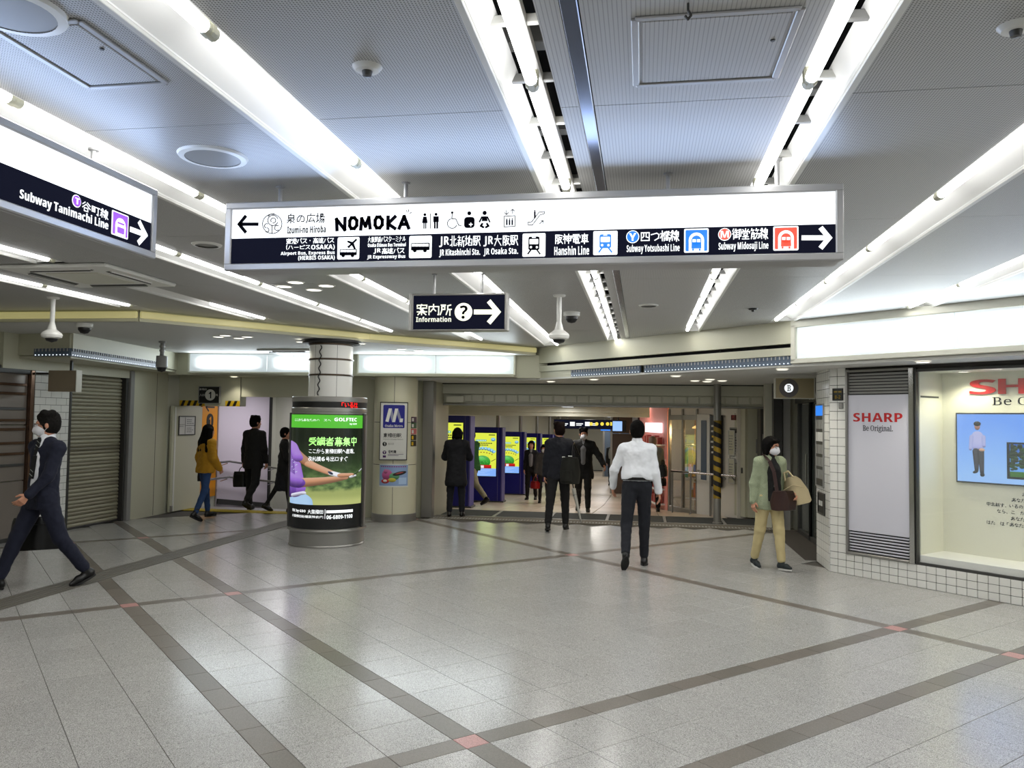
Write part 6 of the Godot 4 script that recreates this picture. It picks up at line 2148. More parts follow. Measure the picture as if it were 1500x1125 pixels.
func build_ad_pillar():
	var c := Vector3(-4.18, 0, -10.25)
	var o := thing("advertising_pillar", "round steel advertising pillar with a lit golf lesson poster and a red ticker", "pillar", c)
	var R := 0.50
	# angle of the side that faces the viewer; angles run so that left to right means falling angle
	var am := atan2(-c.z, -c.x)
	put(o, "base", Build.new().lathe([Vector2(R + 0.0, 0.0), Vector2(R + 0.0, 0.015), Vector2(R - 0.01, 0.03), Vector2(R - 0.01, 0.19), Vector2(R + 0.015, 0.20), Vector2(R + 0.02, 0.215), Vector2(R + 0.015, 0.235), Vector2(R - 0.01, 0.245)], Vector3.ZERO, 56), mats.steel)
	put(o, "core", Build.new().lathe([Vector2(R - 0.02, 0.2), Vector2(R - 0.02, 1.93)], Vector3.ZERO, 56), mats.dark_steel)
	put(o, "upper_band", Build.new().lathe([Vector2(R - 0.005, 1.725), Vector2(R - 0.005, 1.755), Vector2(R + 0.0, 1.76), Vector2(R + 0.0, 1.80), Vector2(R - 0.005, 1.81)], Vector3.ZERO, 56), mats.steel)
	put(o, "ticker_band", Build.new().lathe([Vector2(R - 0.008, 1.805), Vector2(R - 0.008, 1.89)], Vector3.ZERO, 56), mats.black)
	put(o, "crown_band", Build.new().lathe([Vector2(R - 0.005, 1.885), Vector2(R + 0.0, 1.89), Vector2(R + 0.0, 1.945), Vector2(R - 0.01, 1.955), Vector2(0.25, 1.955)], Vector3.ZERO, 56), mats.steel)
	var a0 := am + 1.42
	var a1 := am - 1.05
	var lit := mat("poster_lit", Color(0.05, 0.05, 0.05), 0.25)
	lit.emission_enabled = true
	lit.emission_texture = golf_poster()
	lit.emission_energy_multiplier = 0.95
	put(o, "poster", arc_sheet(R, 0.555, 1.545, a0, a1), lit)
	put(o, "header", arc_sheet(R, 1.545, 1.715, a0, a1), glow("poster_green", Color(0.36, 0.80, 0.22), 0.85, Color(0.05, 0.05, 0.05)))
	put(o, "footer", arc_sheet(R, 0.25, 0.555, a0, a1), glow("poster_black", Color(0.05, 0.055, 0.06), 0.8, Color(0.03, 0.03, 0.03)))
	for k in 2:
		var a: float = [a1 - 0.03, a0 + 0.03][k]
		put(o, "upright", Build.new().box(Vector3(cos(a), 0, sin(a)) * (R + 0.005) + Vector3(0, 0.99, 0), Vector3(0.05, 1.50, 0.035), Basis(Vector3.UP, PI / 2 - a), 0.005), mats.dark_steel)
	put(o, "side_panel", arc_sheet(R + 0.0, 0.25, 1.72, a1 - 0.06, a1 - 1.6), mats.steel)
	# lettering, laid out flat (x along the arc from the facing line, y the height) and bent round
	var f := Face.new()
	f.o = Vector3.ZERO
	f.x = Vector3.RIGHT
	f.y = Vector3.UP
	f.z = Vector3.BACK
	f.host = self
	var W: Material = mats.sign_text
	var G := glow("letter_green", Color(0.55, 0.95, 0.25), 1.0)
	var from := o.get_child_count()
	latin_in(o, f, "GOLFTEC", Vector2(0.06, 1.635), Vector2(0.385, 1.68), W, true, "Droid Sans", 0.001)
	latin_in(o, f, "by GDO", Vector2(0.27, 1.585), Vector2(0.385, 1.612), W, true, "Droid Sans", 0.001)
	kanji_in(o, f, "ここからあなたのハイスへ", Vector2(-0.55, 1.628), Vector2(0.02, 1.662), W, 0.09)
	kanji_in(o, f, "受講者募集中", Vector2(-0.27, 1.315), Vector2(0.40, 1.425), G, 0.115)
	kanji_in(o, f, "ここから東梅田駅へ直進、", Vector2(-0.27, 1.215), Vector2(0.39, 1.275), W, 0.095)
	kanji_in(o, f, "改札横", Vector2(-0.27, 1.115), Vector2(-0.10, 1.175), W, 0.095)
	latin_in(o, f, "6", Vector2(-0.09, 1.12), Vector2(-0.05, 1.172), W, true, "Droid Sans", 0.001)
	kanji_in(o, f, "号出口すぐ", Vector2(-0.04, 1.115), Vector2(0.25, 1.175), W, 0.095)
	latin_in(o, f, "TEC by GDO", Vector2(-0.55, 0.445), Vector2(-0.29, 0.49), W, true, "Droid Sans", 0.001)
	kanji_in(o, f, "大阪梅田", Vector2(-0.26, 0.44), Vector2(-0.05, 0.495), W, 0.095)
	kanji_in(o, f, "大阪梅田新橋阪神前内", Vector2(-0.55, 0.385), Vector2(-0.05, 0.42), W, 0.09)
	latin_in(o, f, "06-6809-1100", Vector2(-0.01, 0.375), Vector2(0.345, 0.425), W, true, "Droid Sans", 0.001)
	var bar := Build.new()
	for k in 12:
		f.rrect(bar, Vector2(0.0 + k * 0.0305, 0.470), 0.031, 0.035, 0.001, 0.0015, 0.0)
	put(o, "print", bar, W)
	bar = Build.new()
	f.rrect(bar, Vector2(-0.03, 0.44), 0.006, 0.12, 0.001, 0.0015, 0.0)
	put(o, "print", bar, W)
	kanji_in(o, f, "「いるは", Vector2(0.12, 1.812), Vector2(0.40, 1.882), mats.led_red, 0.15)
	for i in range(from, o.get_child_count()):
		bend(o.get_child(i), R, am)
	# shaft of white panels above, with bronze rings, a wavy cable and a black collar
	var r2 := 0.29
	var sh := thing("pillar_shaft", "white panelled round shaft above the advertising pillar with bronze rings", "pillar", c + Vector3(0, 1.955, 0))
	for k in 6:
		var a := am + 0.25 + TAU * k / 6.0
		put(sh, "panel", arc_sheet(r2, 0.0, LOW - 1.955, a + 0.515, a - 0.515, 14), mats.plastic_white)
	put(sh, "core", Build.new().lathe([Vector2(r2 - 0.01, 0.0), Vector2(r2 - 0.01, LOW - 1.955)], Vector3.ZERO, 32), mats.dark_steel)
	for k in 3:
		put(sh, "ring", Build.new().lathe([Vector2(r2, 0.0), Vector2(r2 + 0.012, 0.004), Vector2(r2 + 0.012, 0.022), Vector2(r2, 0.026)], Vector3(0, [0.28, 0.49, 0.69][k], 0), 36), mat("bronze", Color(0.27, 0.22, 0.17), 0.3, 0.6))
	var path := []
	for k in 34:
		var y := 0.02 + k * 0.02
		var a := am + 0.55 + 0.05 * sin(k * 1.15) - y * 0.12
		path.append(Vector3(cos(a) * (r2 + 0.012), y, sin(a) * (r2 + 0.012)))
	put(sh, "cable", Build.new().tube(path, 0.007, 6), mats.black)
	put(sh, "collar", Build.new().lathe([Vector2(r2, 0.715), Vector2(0.38, 0.72), Vector2(0.40, 0.735), Vector2(0.40, 0.765), Vector2(r2, 0.765)], Vector3.ZERO, 36), mats.black)
	for k in 2:
		var a: float = am + [1.35, -1.25][k]
		downlight(c + Vector3(cos(a) * 0.42, LOW - 0.03, sin(a) * 0.42), ["bright lamp on the left of the black pillar collar", "bright lamp on the right of the black pillar collar"][k], "", 0.06, 3.0)

func build_beige_pillar():
	var c := Vector3(-4.06, 0, -12.80)
	var R := 0.36
	var am := atan2(-c.z, -c.x)
	var o := thing("round_pillar", "round beige panelled pillar with a subway sign behind the advertising pillar", "pillar", c)
	put(o, "core", Build.new().lathe([Vector2(R - 0.012, 0.0), Vector2(R - 0.012, 2.36)], Vector3.ZERO, 40), mats.tile_grout)
	put(o, "base", Build.new().lathe([Vector2(R + 0.008, 0.0), Vector2(R + 0.008, 0.12), Vector2(R, 0.125)], Vector3.ZERO, 40), mats.steel)
	var cream := mat("pillar_cream", Color(0.84, 0.825, 0.72), 0.3)
	for k in 4:
		for j in 3:
			var y0: float = [0.127, 0.93, 1.62][j]
			var y1: float = [0.922, 1.612, 2.36][j]
			var a := am + 0.08 + TAU * k / 4.0
			put(o, "panel", arc_sheet(R, y0, y1, a + PI / 2 - 0.01, a + 0.01, 14), cream)
	# signs fixed on it: the face turns to the viewer
	var n := Vector3(cos(am), 0, sin(am))
	var ux := Vector3.UP.cross(n).normalized()
	var bs := Basis(ux, Vector3.UP, n)
	var s := thing("subway_sign", "white subway station sign with a blue emblem on the round beige pillar", "sign", c + n * (R + 0.01) + ux * -0.03 + Vector3(0, 1.475, 0))
	put(s, "panel", Build.new().box(Vector3.ZERO, Vector3(0.435, 0.92, 0.05), bs, 0.006), mats.paper)
	var fb := Build.new()
	for q in [-1, 1]:
		fb.box(bs * Vector3(q * 0.217, 0, 0.004), Vector3(0.014, 0.94, 0.06), bs, 0.003)
		fb.box(bs * Vector3(0, q * 0.463, 0.004), Vector3(0.44, 0.014, 0.06), bs, 0.003)
	put(s, "frame", fb, mats.dark_steel)
	var f := Face.new()
	f.x = ux
	f.y = Vector3.UP
	f.z = n
	f.o = n * 0.026
	f.host = self
	var b := Build.new()
	f.rrect(b, Vector2(0, 0.235), 0.345, 0.375, 0.0, 0.0015, 0.02)
	put(s, "blue_field", b, mat("metro_blue", Color(0.05, 0.06, 0.50), 0.35))
	b = Build.new()
	var q2 := func(pts: Array): b.prism(PackedVector2Array(pts), 0.002, 0.0035, f.xf())
	q2.call([Vector2(-0.135, 0.155), Vector2(-0.085, 0.145), Vector2(-0.035, 0.365), Vector2(-0.085, 0.365)])
	q2.call([Vector2(-0.025, 0.145), Vector2(0.020, 0.145), Vector2(0.065, 0.365), Vector2(0.015, 0.365)])
	q2.call([Vector2(0.090, 0.145), Vector2(0.140, 0.145), Vector2(0.148, 0.205), Vector2(0.100, 0.205)])
	put(s, "emblem", b, mats.plastic_white)
	b = Build.new()
	var q3 := func(pts: Array): b.prism(PackedVector2Array(pts), 0.0015, 0.003, f.xf())
	q3.call([Vector2(-0.085, 0.365), Vector2(-0.035, 0.365), Vector2(0.018, 0.145), Vector2(-0.030, 0.145)])
	q3.call([Vector2(0.015, 0.365), Vector2(0.065, 0.365), Vector2(0.135, 0.15), Vector2(0.090, 0.15)])
	put(s, "emblem_shade", b, mat("emblem_grey", Color(0.55, 0.56, 0.66), 0.4))
	latin_in(s, f, "Osaka Metro", Vector2(-0.14, 0.066), Vector2(0.145, 0.106), mats.plastic_white, true, "Droid Serif", 0.002)
	kanji_in(s, f, "東梅田駅", Vector2(-0.165, -0.105), Vector2(0.125, -0.035), mats.black, 0.09)
	latin_in(s, f, "Higashi-Umeda Station", Vector2(-0.165, -0.15), Vector2(0.155, -0.118), mats.plastic_grey, false)
	b = Build.new()
	f.rrect(b, Vector2(-0.14, -0.21), 0.07, 0.07, 0.0, 0.0015, 0.034)
	put(s, "disc", b, mats.black)
	b = Build.new()
	f.rrect(b, Vector2(-0.14, -0.345), 0.06, 0.06, 0.0, 0.0015, 0.029)
	f.rrect(b, Vector2(-0.14, -0.41), 0.05, 0.035, 0.0, 0.0015, 0.0)
	put(s, "disc", b, mat("metro_purple", Color(0.25, 0.08, 0.35), 0.4))
	latin_in(s, f, "1", Vector2(-0.148, -0.232), Vector2(-0.132, -0.188), mats.plastic_white, true, "Droid Sans", 0.002)
	latin_in(s, f, "T", Vector2(-0.155, -0.362), Vector2(-0.125, -0.328), mats.plastic_white, true, "Droid Sans", 0.002)
	kanji_in(s, f, "出入口", Vector2(-0.085, -0.222), Vector2(0.01, -0.19), mats.plastic_grey, 0.12)
	kanji_in(s, f, "谷町線", Vector2(-0.08, -0.355), Vector2(0.05, -0.31), mats.ink, 0.12)
	b = Build.new()
	f.rrect(b, Vector2(0.04, -0.375), 0.25, 0.006, 0.0, 0.0015, 0.0)
	f.rrect(b, Vector2(0.0, -0.395), 0.17, 0.006, 0.0, 0.0015, 0.0)
	put(s, "print", b, mats.metro_purple)
	# column of small coloured plates to its right
	var lp := thing("exit_plates", "narrow stack of small coloured exit plates at the right side of the round pillar", "sign", c + Vector3(0, 1.43, 0))
	var cols := [Color(0.20, 0.06, 0.20), Color(0.10, 0.30, 0.16), Color(0.75, 0.35, 0.36), Color(0.08, 0.08, 0.08), Color(0.08, 0.08, 0.08)]
	for k in 5:
		put(lp, "plate", arc_sheet(R + 0.006, 0.19 - k * 0.098, 0.28 - k * 0.098, am - 0.75, am - 1.22, 6), mat("plate%d" % k, cols[k], 0.4))
		put(lp, "plate_mark", arc_sheet(R + 0.008, 0.205 - k * 0.098, 0.26 - k * 0.098, am - 0.80, am - 0.93, 3), mats.yellow if k > 2 else mats.paper)
	# picture poster below
	var p := thing("cartoon_poster", "small colourful campaign poster under the subway sign on the round pillar", "poster", c + Vector3(0, 0.76, 0))
	var im := Image.create(160, 128, false, Image.FORMAT_RGB8)
	im.fill(Color(0.56, 0.66, 0.82))
	ellipse(im, 45, 62, 30, 34, Color(0.78, 0.36, 0.58))
	ellipse(im, 36, 40, 12, 14, Color(0.80, 0.42, 0.62))
	ellipse(im, 84, 70, 28, 22, Color(0.36, 0.62, 0.42))
	ellipse(im, 72, 92, 22, 14, Color(0.82, 0.78, 0.25))
	ellipse(im, 34, 100, 24, 14, Color(0.80, 0.18, 0.18))
	ellipse(im, 34, 98, 12, 9, Color(0.92, 0.9, 0.9))
	ellipse(im, 112, 52, 40, 12, Color(0.12, 0.10, 0.10), -0.25)
	ellipse(im, 112, 50, 26, 4, Color(0.80, 0.25, 0.22), -0.25)
	im.fill_rect(Rect2i(108, 78, 44, 40), Color(0.70, 0.80, 0.92))
	for k in 12:
		im.fill_rect(Rect2i(8 + k * 12, 8, 8, 7), Color(0.60, 0.30, 0.55))
	var pm := mat("campaign_print", Color.WHITE, 0.4)
	pm.albedo_texture = ImageTexture.create_from_image(im)
	put(p, "sheet", arc_sheet(R + 0.005, -0.17, 0.17, am + 0.72, am - 0.62, 14), pm)
	var pr := arc_sheet(R + 0.007, 0.165, 0.185, am + 0.74, am - 0.64, 14)
	pr = pr
	put(p, "top_edge", pr, mats.plastic_white)
	put(p, "bottom_edge", arc_sheet(R + 0.007, -0.19, -0.17, am + 0.74, am - 0.64, 14), mats.plastic_white)

# ---------------------------------------------------------------- blue screen units
func advert() -> ImageTexture:
	var im := Image.create(150, 300, false, Image.FORMAT_RGB8)
	im.fill(Color(0.88, 0.92, 0.30))
	im.fill_rect(Rect2i(0, 246, 150, 54), Color(0.52, 0.70, 0.98))
	for k in 6:
		im.fill_rect(Rect2i(10, 256 + k * 7, 120 - (k * 13) % 40, 2), Color(0.70, 0.82, 1.0))
	for k in 18:
		ellipse(im, (k * 37) % 150, 20 + (k * 53) % 220, 2, 3, Color(0.95, 0.75, 0.15))
	# red bottle shape, teal caption, dark text rows
	limb(im, Vector2(4, 44), Vector2(22, 18), 9, 6, Color(0.80, 0.10, 0.12))
	limb(im, Vector2(12, 34), Vector2(20, 22), 3, 3, Color(0.95, 0.90, 0.90))
	im.fill_rect(Rect2i(38, 46, 58, 13), Color(0.20, 0.66, 0.62))
	for k in 6:
		im.fill_rect(Rect2i(42 + k * 9, 49, 6, 7), Color(0.92, 0.98, 0.92))
	ellipse(im, 132, 44, 13, 13, Color(0.45, 0.75, 0.90))
	ellipse(im, 132, 44, 8, 2, Color(0.92, 0.98, 1.0), 0.7)
	ellipse(im, 132, 44, 8, 2, Color(0.92, 0.98, 1.0), -0.7)
	for r in 2:
		for k in 13 - r * 5:
			im.fill_rect(Rect2i(12 + r * 24 + k * 9, 68 + r * 13, 6, 7), Color(0.12, 0.16, 0.08))
	# arched pale blue lettering and a brown line under it
	for k in 9:
		var a := lerpf(-0.9, 0.9, k / 8.0)
		var p := Vector2(75 + sin(a) * 78, 168 - cos(a) * 62)
		ellipse(im, p.x, p.y, 9, 13, Color(0.40, 0.72, 0.92), a)
		ellipse(im, p.x, p.y, 3, 8, Color(0.88, 0.96, 1.0), a)
	for k in 8:
		var a := lerpf(-0.7, 0.7, k / 7.0)
		ellipse(im, 75 + sin(a) * 80, 196 - cos(a) * 62, 5, 4, Color(0.62, 0.42, 0.12))
	# green dome on a red base
	ellipse(im, 75, 200, 44, 44, Color(0.20, 0.62, 0.20))
	ellipse(im, 66, 186, 24, 22, Color(0.32, 0.76, 0.32))
	for k in 14:
		ellipse(im, 44 + (k * 29) % 62, 172 + (k * 17) % 44, 2.2, 2.2, Color(0.62, 0.92, 0.55))
	im.fill_rect(Rect2i(26, 222, 98, 26), Color(0.78, 0.12, 0.12))
	im.fill_rect(Rect2i(26, 238, 98, 10), Color(0.60, 0.08, 0.10))
	im.fill_rect(Rect2i(66, 226, 18, 18), Color(0.95, 0.90, 0.92))
	im.fill_rect(Rect2i(0, 246, 150, 2), Color(0.60, 0.76, 0.98))
	limb(im, Vector2(124, 196), Vector2(146, 180), 2, 2, Color(0.10, 0.10, 0.08))
	limb(im, Vector2(26, 196), Vector2(4, 184), 2, 2, Color(0.10, 0.10, 0.08))
	im.fill_rect(Rect2i(108, 10, 34, 6), Color(0.25, 0.30, 0.10))
	return ImageTexture.create_from_image(im)

func build_kiosks():
	var m := mat("advert_screen", Color(0.03, 0.03, 0.03), 0.2)
	m.emission_enabled = true
	m.emission_texture = advert()
	m.emission_energy_multiplier = 1.0
	var words := ["nearest", "second", "third", "fourth", "fifth", "farthest"]
	for k in 6:
		var z := -15.3 - 3.65 * k
		var y := drop(z)
		var o := thing("screen_unit", "tall dark blue advertising screen unit, %s of the row on the left of the passage" % words[k], "screen unit", Vector3(-3.74, y, z), "blue screen units")
		put(o, "body", Build.new().box(Vector3(-0.04, 0.90, -0.20), Vector3(0.86, 1.80, 0.34), Basis(), 0.008), mats.screen_blue)
		put(o, "side_panel", Build.new().box(Vector3(0.40, 0.90, -0.20), Vector3(0.03, 1.79, 0.40), Basis(), 0.006), mats.kiosk_side)
		put(o, "edge_strip", Build.new().box(Vector3(0.30, 0.90, -0.02), Vector3(0.015, 1.78, 0.015), Basis(), 0.003), mats.kiosk_side)
		var b := Build.new()
		b.quad(Vector3(-0.42, 0.62, -0.012), Vector3(0.26, 0.62, -0.012), Vector3(0.26, 1.66, -0.012), Vector3(-0.42, 1.66, -0.012), Vector3.BACK, Vector2(0, 1), Vector2(1, 1), Vector2(1, 0), Vector2(0, 0))
		put(o, "screen", b, m)
		put(o, "bezel", Build.new().box(Vector3(-0.08, 1.14, -0.024), Vector3(0.70, 1.07, 0.016), Basis(), 0.003), mats.black)
		put(o, "foot", Build.new().box(Vector3(0, 0.01, -0.2), Vector3(0.90, 0.04, 0.42), Basis(), 0.005), mats.dark_steel)
		area_light(o, Vector3(-0.11, 1.14, 0.02), Vector3.BACK, Vector2(0.6, 1.0), 0.9, Color(0.95, 1.0, 0.70), Vector3.UP)
		if k > 0:
			put(o, "pole", Build.new().cone(Vector3(0.25, 1.8, -0.25), Vector3(0.25, 1.99 - y, -0.25), 0.05, 0.05, 12), mats.steel)

# ---------------------------------------------------------------- bodies
# a distance field on a grid, meshed as surface nets
class Field:
	var o: Vector3
	var c: float
	var nx: int
	var ny: int
	var nz: int
	var d := PackedFloat32Array()
	var lo := PackedInt32Array()
	var hi := PackedInt32Array()
	func _init(a: Vector3, b: Vector3, cell: float):
		o = a
		c = cell
		nx = int((b.x - a.x) / cell) + 2
		ny = int((b.y - a.y) / cell) + 2
		nz = int((b.z - a.z) / cell) + 2
		d.resize(nx * ny * nz)
		d.fill(9.0)
		lo.resize(ny * nz)
		hi.resize(ny * nz)
		lo.fill(nx)
		hi.fill(-1)
	# tapered capsule, joined smoothly; squash > 1 makes it thinner along the unit vector f
	func cap(a: Vector3, b: Vector3, ra: float, rb: float, k := 0.03, f := Vector3.ZERO, squash := 1.0):
		var m := maxf(ra, rb) + k + c * 1.5
		var p0 := ((a.min(b) - Vector3.ONE * m - o) / c).floor()
		var p1 := ((a.max(b) + Vector3.ONE * m - o) / c).ceil()
		var x0 := maxi(0, int(p0.x))
		var x1 := mini(nx - 1, int(p1.x))
		var ab := b - a
		var il := 1.0 / maxf(ab.length_squared(), 1e-8)
		for z in range(maxi(0, int(p0.z)), mini(nz - 1, int(p1.z)) + 1):
			for y in range(maxi(0, int(p0.y)), mini(ny - 1, int(p1.y)) + 1):
				var row := z * ny + y
				lo[row] = mini(lo[row], x0)
				hi[row] = maxi(hi[row], x1)
				var p := o + Vector3(x0, y, z) * c - a
				var i := row * nx + x0
				for x in range(x0, x1 + 1):
					var t := clampf(p.dot(ab) * il, 0.0, 1.0)
					var v := p - ab * t
					if squash != 1.0:
						v += f * (v.dot(f) * (squash - 1.0))
					var q := v.length() - ra - (rb - ra) * t
					var e := d[i]
					var h := k - absf(e - q)
					d[i] = minf(e, q) - (h * h * 0.25 / k if h > 0.0 else 0.0)
					p.x += c
					i += 1
	func ell(m: Vector3, r: Vector3, bs: Basis, k := 0.02, cut := false):
		var big := maxf(r.x, maxf(r.y, r.z)) + k + c * 2.0
		var p0 := ((m - Vector3.ONE * big - o) / c).floor()
		var p1 := ((m + Vector3.ONE * big - o) / c).ceil()
		var x0 := maxi(0, int(p0.x))
		var x1 := mini(nx - 1, int(p1.x))
		var inv := bs.inverse()
		for z in range(maxi(0, int(p0.z)), mini(nz - 1, int(p1.z)) + 1):
			for y in range(maxi(0, int(p0.y)), mini(ny - 1, int(p1.y)) + 1):
				var row := z * ny + y
				if not cut:
					lo[row] = mini(lo[row], x0)
					hi[row] = maxi(hi[row], x1)
				for x in range(x0, x1 + 1):
					var p := inv * (o + Vector3(x, y, z) * c - m)
					var k0 := (p / r).length()
					var k1 := (p / (r * r)).length()
					var q := k0 * (k0 - 1.0) / maxf(k1, 1e-6)
					var i := row * nx + x
					if cut:
						d[i] = maxf(d[i], -q)
					else:
						var e := d[i]
						var h := k - absf(e - q)
						d[i] = minf(e, q) - (h * h * 0.25 / k if h > 0.0 else 0.0)
	# keep only what lies below the plane (n points to the removed side)
	func trim(p: Vector3, n: Vector3):
		for z in nz:
			for y in ny:
				var row := z * ny + y
				for x in range(lo[row], hi[row] + 1):
					var i := row * nx + x
					d[i] = maxf(d[i], (o + Vector3(x, y, z) * c - p).dot(n))
	func net(out: Build, fold := 0.0, noise: FastNoiseLite = null):
		var vid := PackedInt32Array()
		vid.resize(nx * ny * nz)
		vid.fill(-1)
		var V := PackedVector3Array()
		var N := PackedVector3Array()
		var sy := nx
		var sz := nx * ny
		var lim := c * 1.8
		for z in nz - 1:
			for y in ny - 1:
				var row := z * ny + y
				for x in range(maxi(0, lo[row]), mini(nx - 2, hi[row]) + 1):
					var i := row * nx + x
					var a := d[i]
					if a > lim or a < -lim:
						continue
					var b := d[i + 1]
					var e := d[i + sy]
					var f := d[i + sy + 1]
					var g := d[i + sz]
					var h := d[i + sz + 1]
					var j := d[i + sz + sy]
					var k := d[i + sz + sy + 1]
					var neg := int(a < 0) + int(b < 0) + int(e < 0) + int(f < 0) + int(g < 0) + int(h < 0) + int(j < 0) + int(k < 0)
					if neg == 0 or neg == 8:
						continue
					var s := Vector3.ZERO
					var n := 0
					if (a < 0) != (b < 0):
						s += Vector3(a / (a - b), 0, 0); n += 1
					if (e < 0) != (f < 0):
						s += Vector3(e / (e - f), 1, 0); n += 1
					if (g < 0) != (h < 0):
						s += Vector3(g / (g - h), 0, 1); n += 1
					if (j < 0) != (k < 0):
						s += Vector3(j / (j - k), 1, 1); n += 1
					if (a < 0) != (e < 0):
						s += Vector3(0, a / (a - e), 0); n += 1
					if (b < 0) != (f < 0):
						s += Vector3(1, b / (b - f), 0); n += 1
					if (g < 0) != (j < 0):
						s += Vector3(0, g / (g - j), 1); n += 1
					if (h < 0) != (k < 0):
						s += Vector3(1, h / (h - k), 1); n += 1
					if (a < 0) != (g < 0):
						s += Vector3(0, 0, a / (a - g)); n += 1
					if (b < 0) != (h < 0):
						s += Vector3(1, 0, b / (b - h)); n += 1
					if (e < 0) != (j < 0):
						s += Vector3(0, 1, e / (e - j)); n += 1
					if (f < 0) != (k < 0):
						s += Vector3(1, 1, f / (f - k)); n += 1
					var nn := Vector3(b + f + h + k - a - e - g - j, e + f + j + k - a - b - g - h, g + h + j + k - a - b - e - f).normalized()
					vid[i] = V.size()
					V.append(o + (Vector3(x, y, z) + s / maxf(1, n)) * c)
					N.append(nn)
		if fold > 0.0:
			for i in V.size():
				var p := V[i]
				var w := noise.get_noise_3d(p.x, p.y, p.z)
				V[i] = p + N[i] * w * fold
				var e2 := 0.008
				var gr := Vector3(noise.get_noise_3d(p.x + e2, p.y, p.z) - w, noise.get_noise_3d(p.x, p.y + e2, p.z) - w, noise.get_noise_3d(p.x, p.y, p.z + e2) - w) * (fold / e2)
				N[i] = (N[i] - (gr - N[i] * gr.dot(N[i]))).normalized()
		for z in range(1, nz - 1):
			for y in range(1, ny - 1):
				var row := z * ny + y
				for x in range(maxi(1, lo[row]), mini(nx - 2, hi[row]) + 1):
					var i := row * nx + x
					if vid[i] < 0:
						continue
					var s0 := d[i] < 0
					for ax in 3:
						var st: int = [1, sy, sz][ax]
						if s0 == (d[i + st] < 0):
							continue
						var u: int = [sy, sz, 1][ax]
						var w: int = [sz, 1, sy][ax]
						var A := vid[i]
						var B2 := vid[i - u]
						var C := vid[i - u - w]
						var D := vid[i - w]
						if B2 < 0 or C < 0 or D < 0:
							continue
						out.tri(V[A], V[B2], V[C], N[A], N[B2], N[C])
						out.tri(V[A], V[C], V[D], N[A], N[C], N[D])

# rows of rounded rectangles (y, half width, half depth, corner) joined into one skin
func loft(rows: Array, bs := Basis(), at := Vector3.ZERO) -> Build:
	var b := Build.new()
	var rings := []
	for r in rows:
		var ring := []
		for k in 4:
			for i in 4:
				var a := PI / 2 * (k + i / 3.0)
				var e: Vector2 = Vector2((r[1] - r[3]) * [1, -1, -1, 1][k], (r[2] - r[3]) * [1, 1, -1, -1][k]) + Vector2.from_angle(a) * r[3]
				ring.append(at + bs * Vector3(e.x, r[0], e.y))
		rings.append(ring)
	var mid := Vector3.ZERO
	for k in rings.size() - 1:
		var c0: Vector3 = at + bs * Vector3(0, rows[k][0], 0)
		var c1: Vector3 = at + bs * Vector3(0, rows[k + 1][0], 0)
		for i in 16:
			var j := (i + 1) % 16
			var n0: Vector3 = (rings[k][i] - c0).normalized()
			var n1: Vector3 = (rings[k][j] - c0).normalized()
			var n2: Vector3 = (rings[k + 1][j] - c1).normalized()
			var n3: Vector3 = (rings[k + 1][i] - c1).normalized()
			b.tri(rings[k][i], rings[k][j], rings[k + 1][j], n0, n1, n2)
			b.tri(rings[k][i], rings[k + 1][j], rings[k + 1][i], n0, n2, n3)
	for e in [0, rings.size() - 1]:
		var cc: Vector3 = at + bs * Vector3(0, rows[e][0], 0)
		var nn: Vector3 = bs.y * (-1.0 if (e == 0) == (rows[0][0] < rows[-1][0]) else 1.0)
		for i in 16:
			b.tri(cc, rings[e][i], rings[e][(i + 1) % 16], nn, nn, nn)
	return b

var folds: FastNoiseLite
var strands: FastNoiseLite

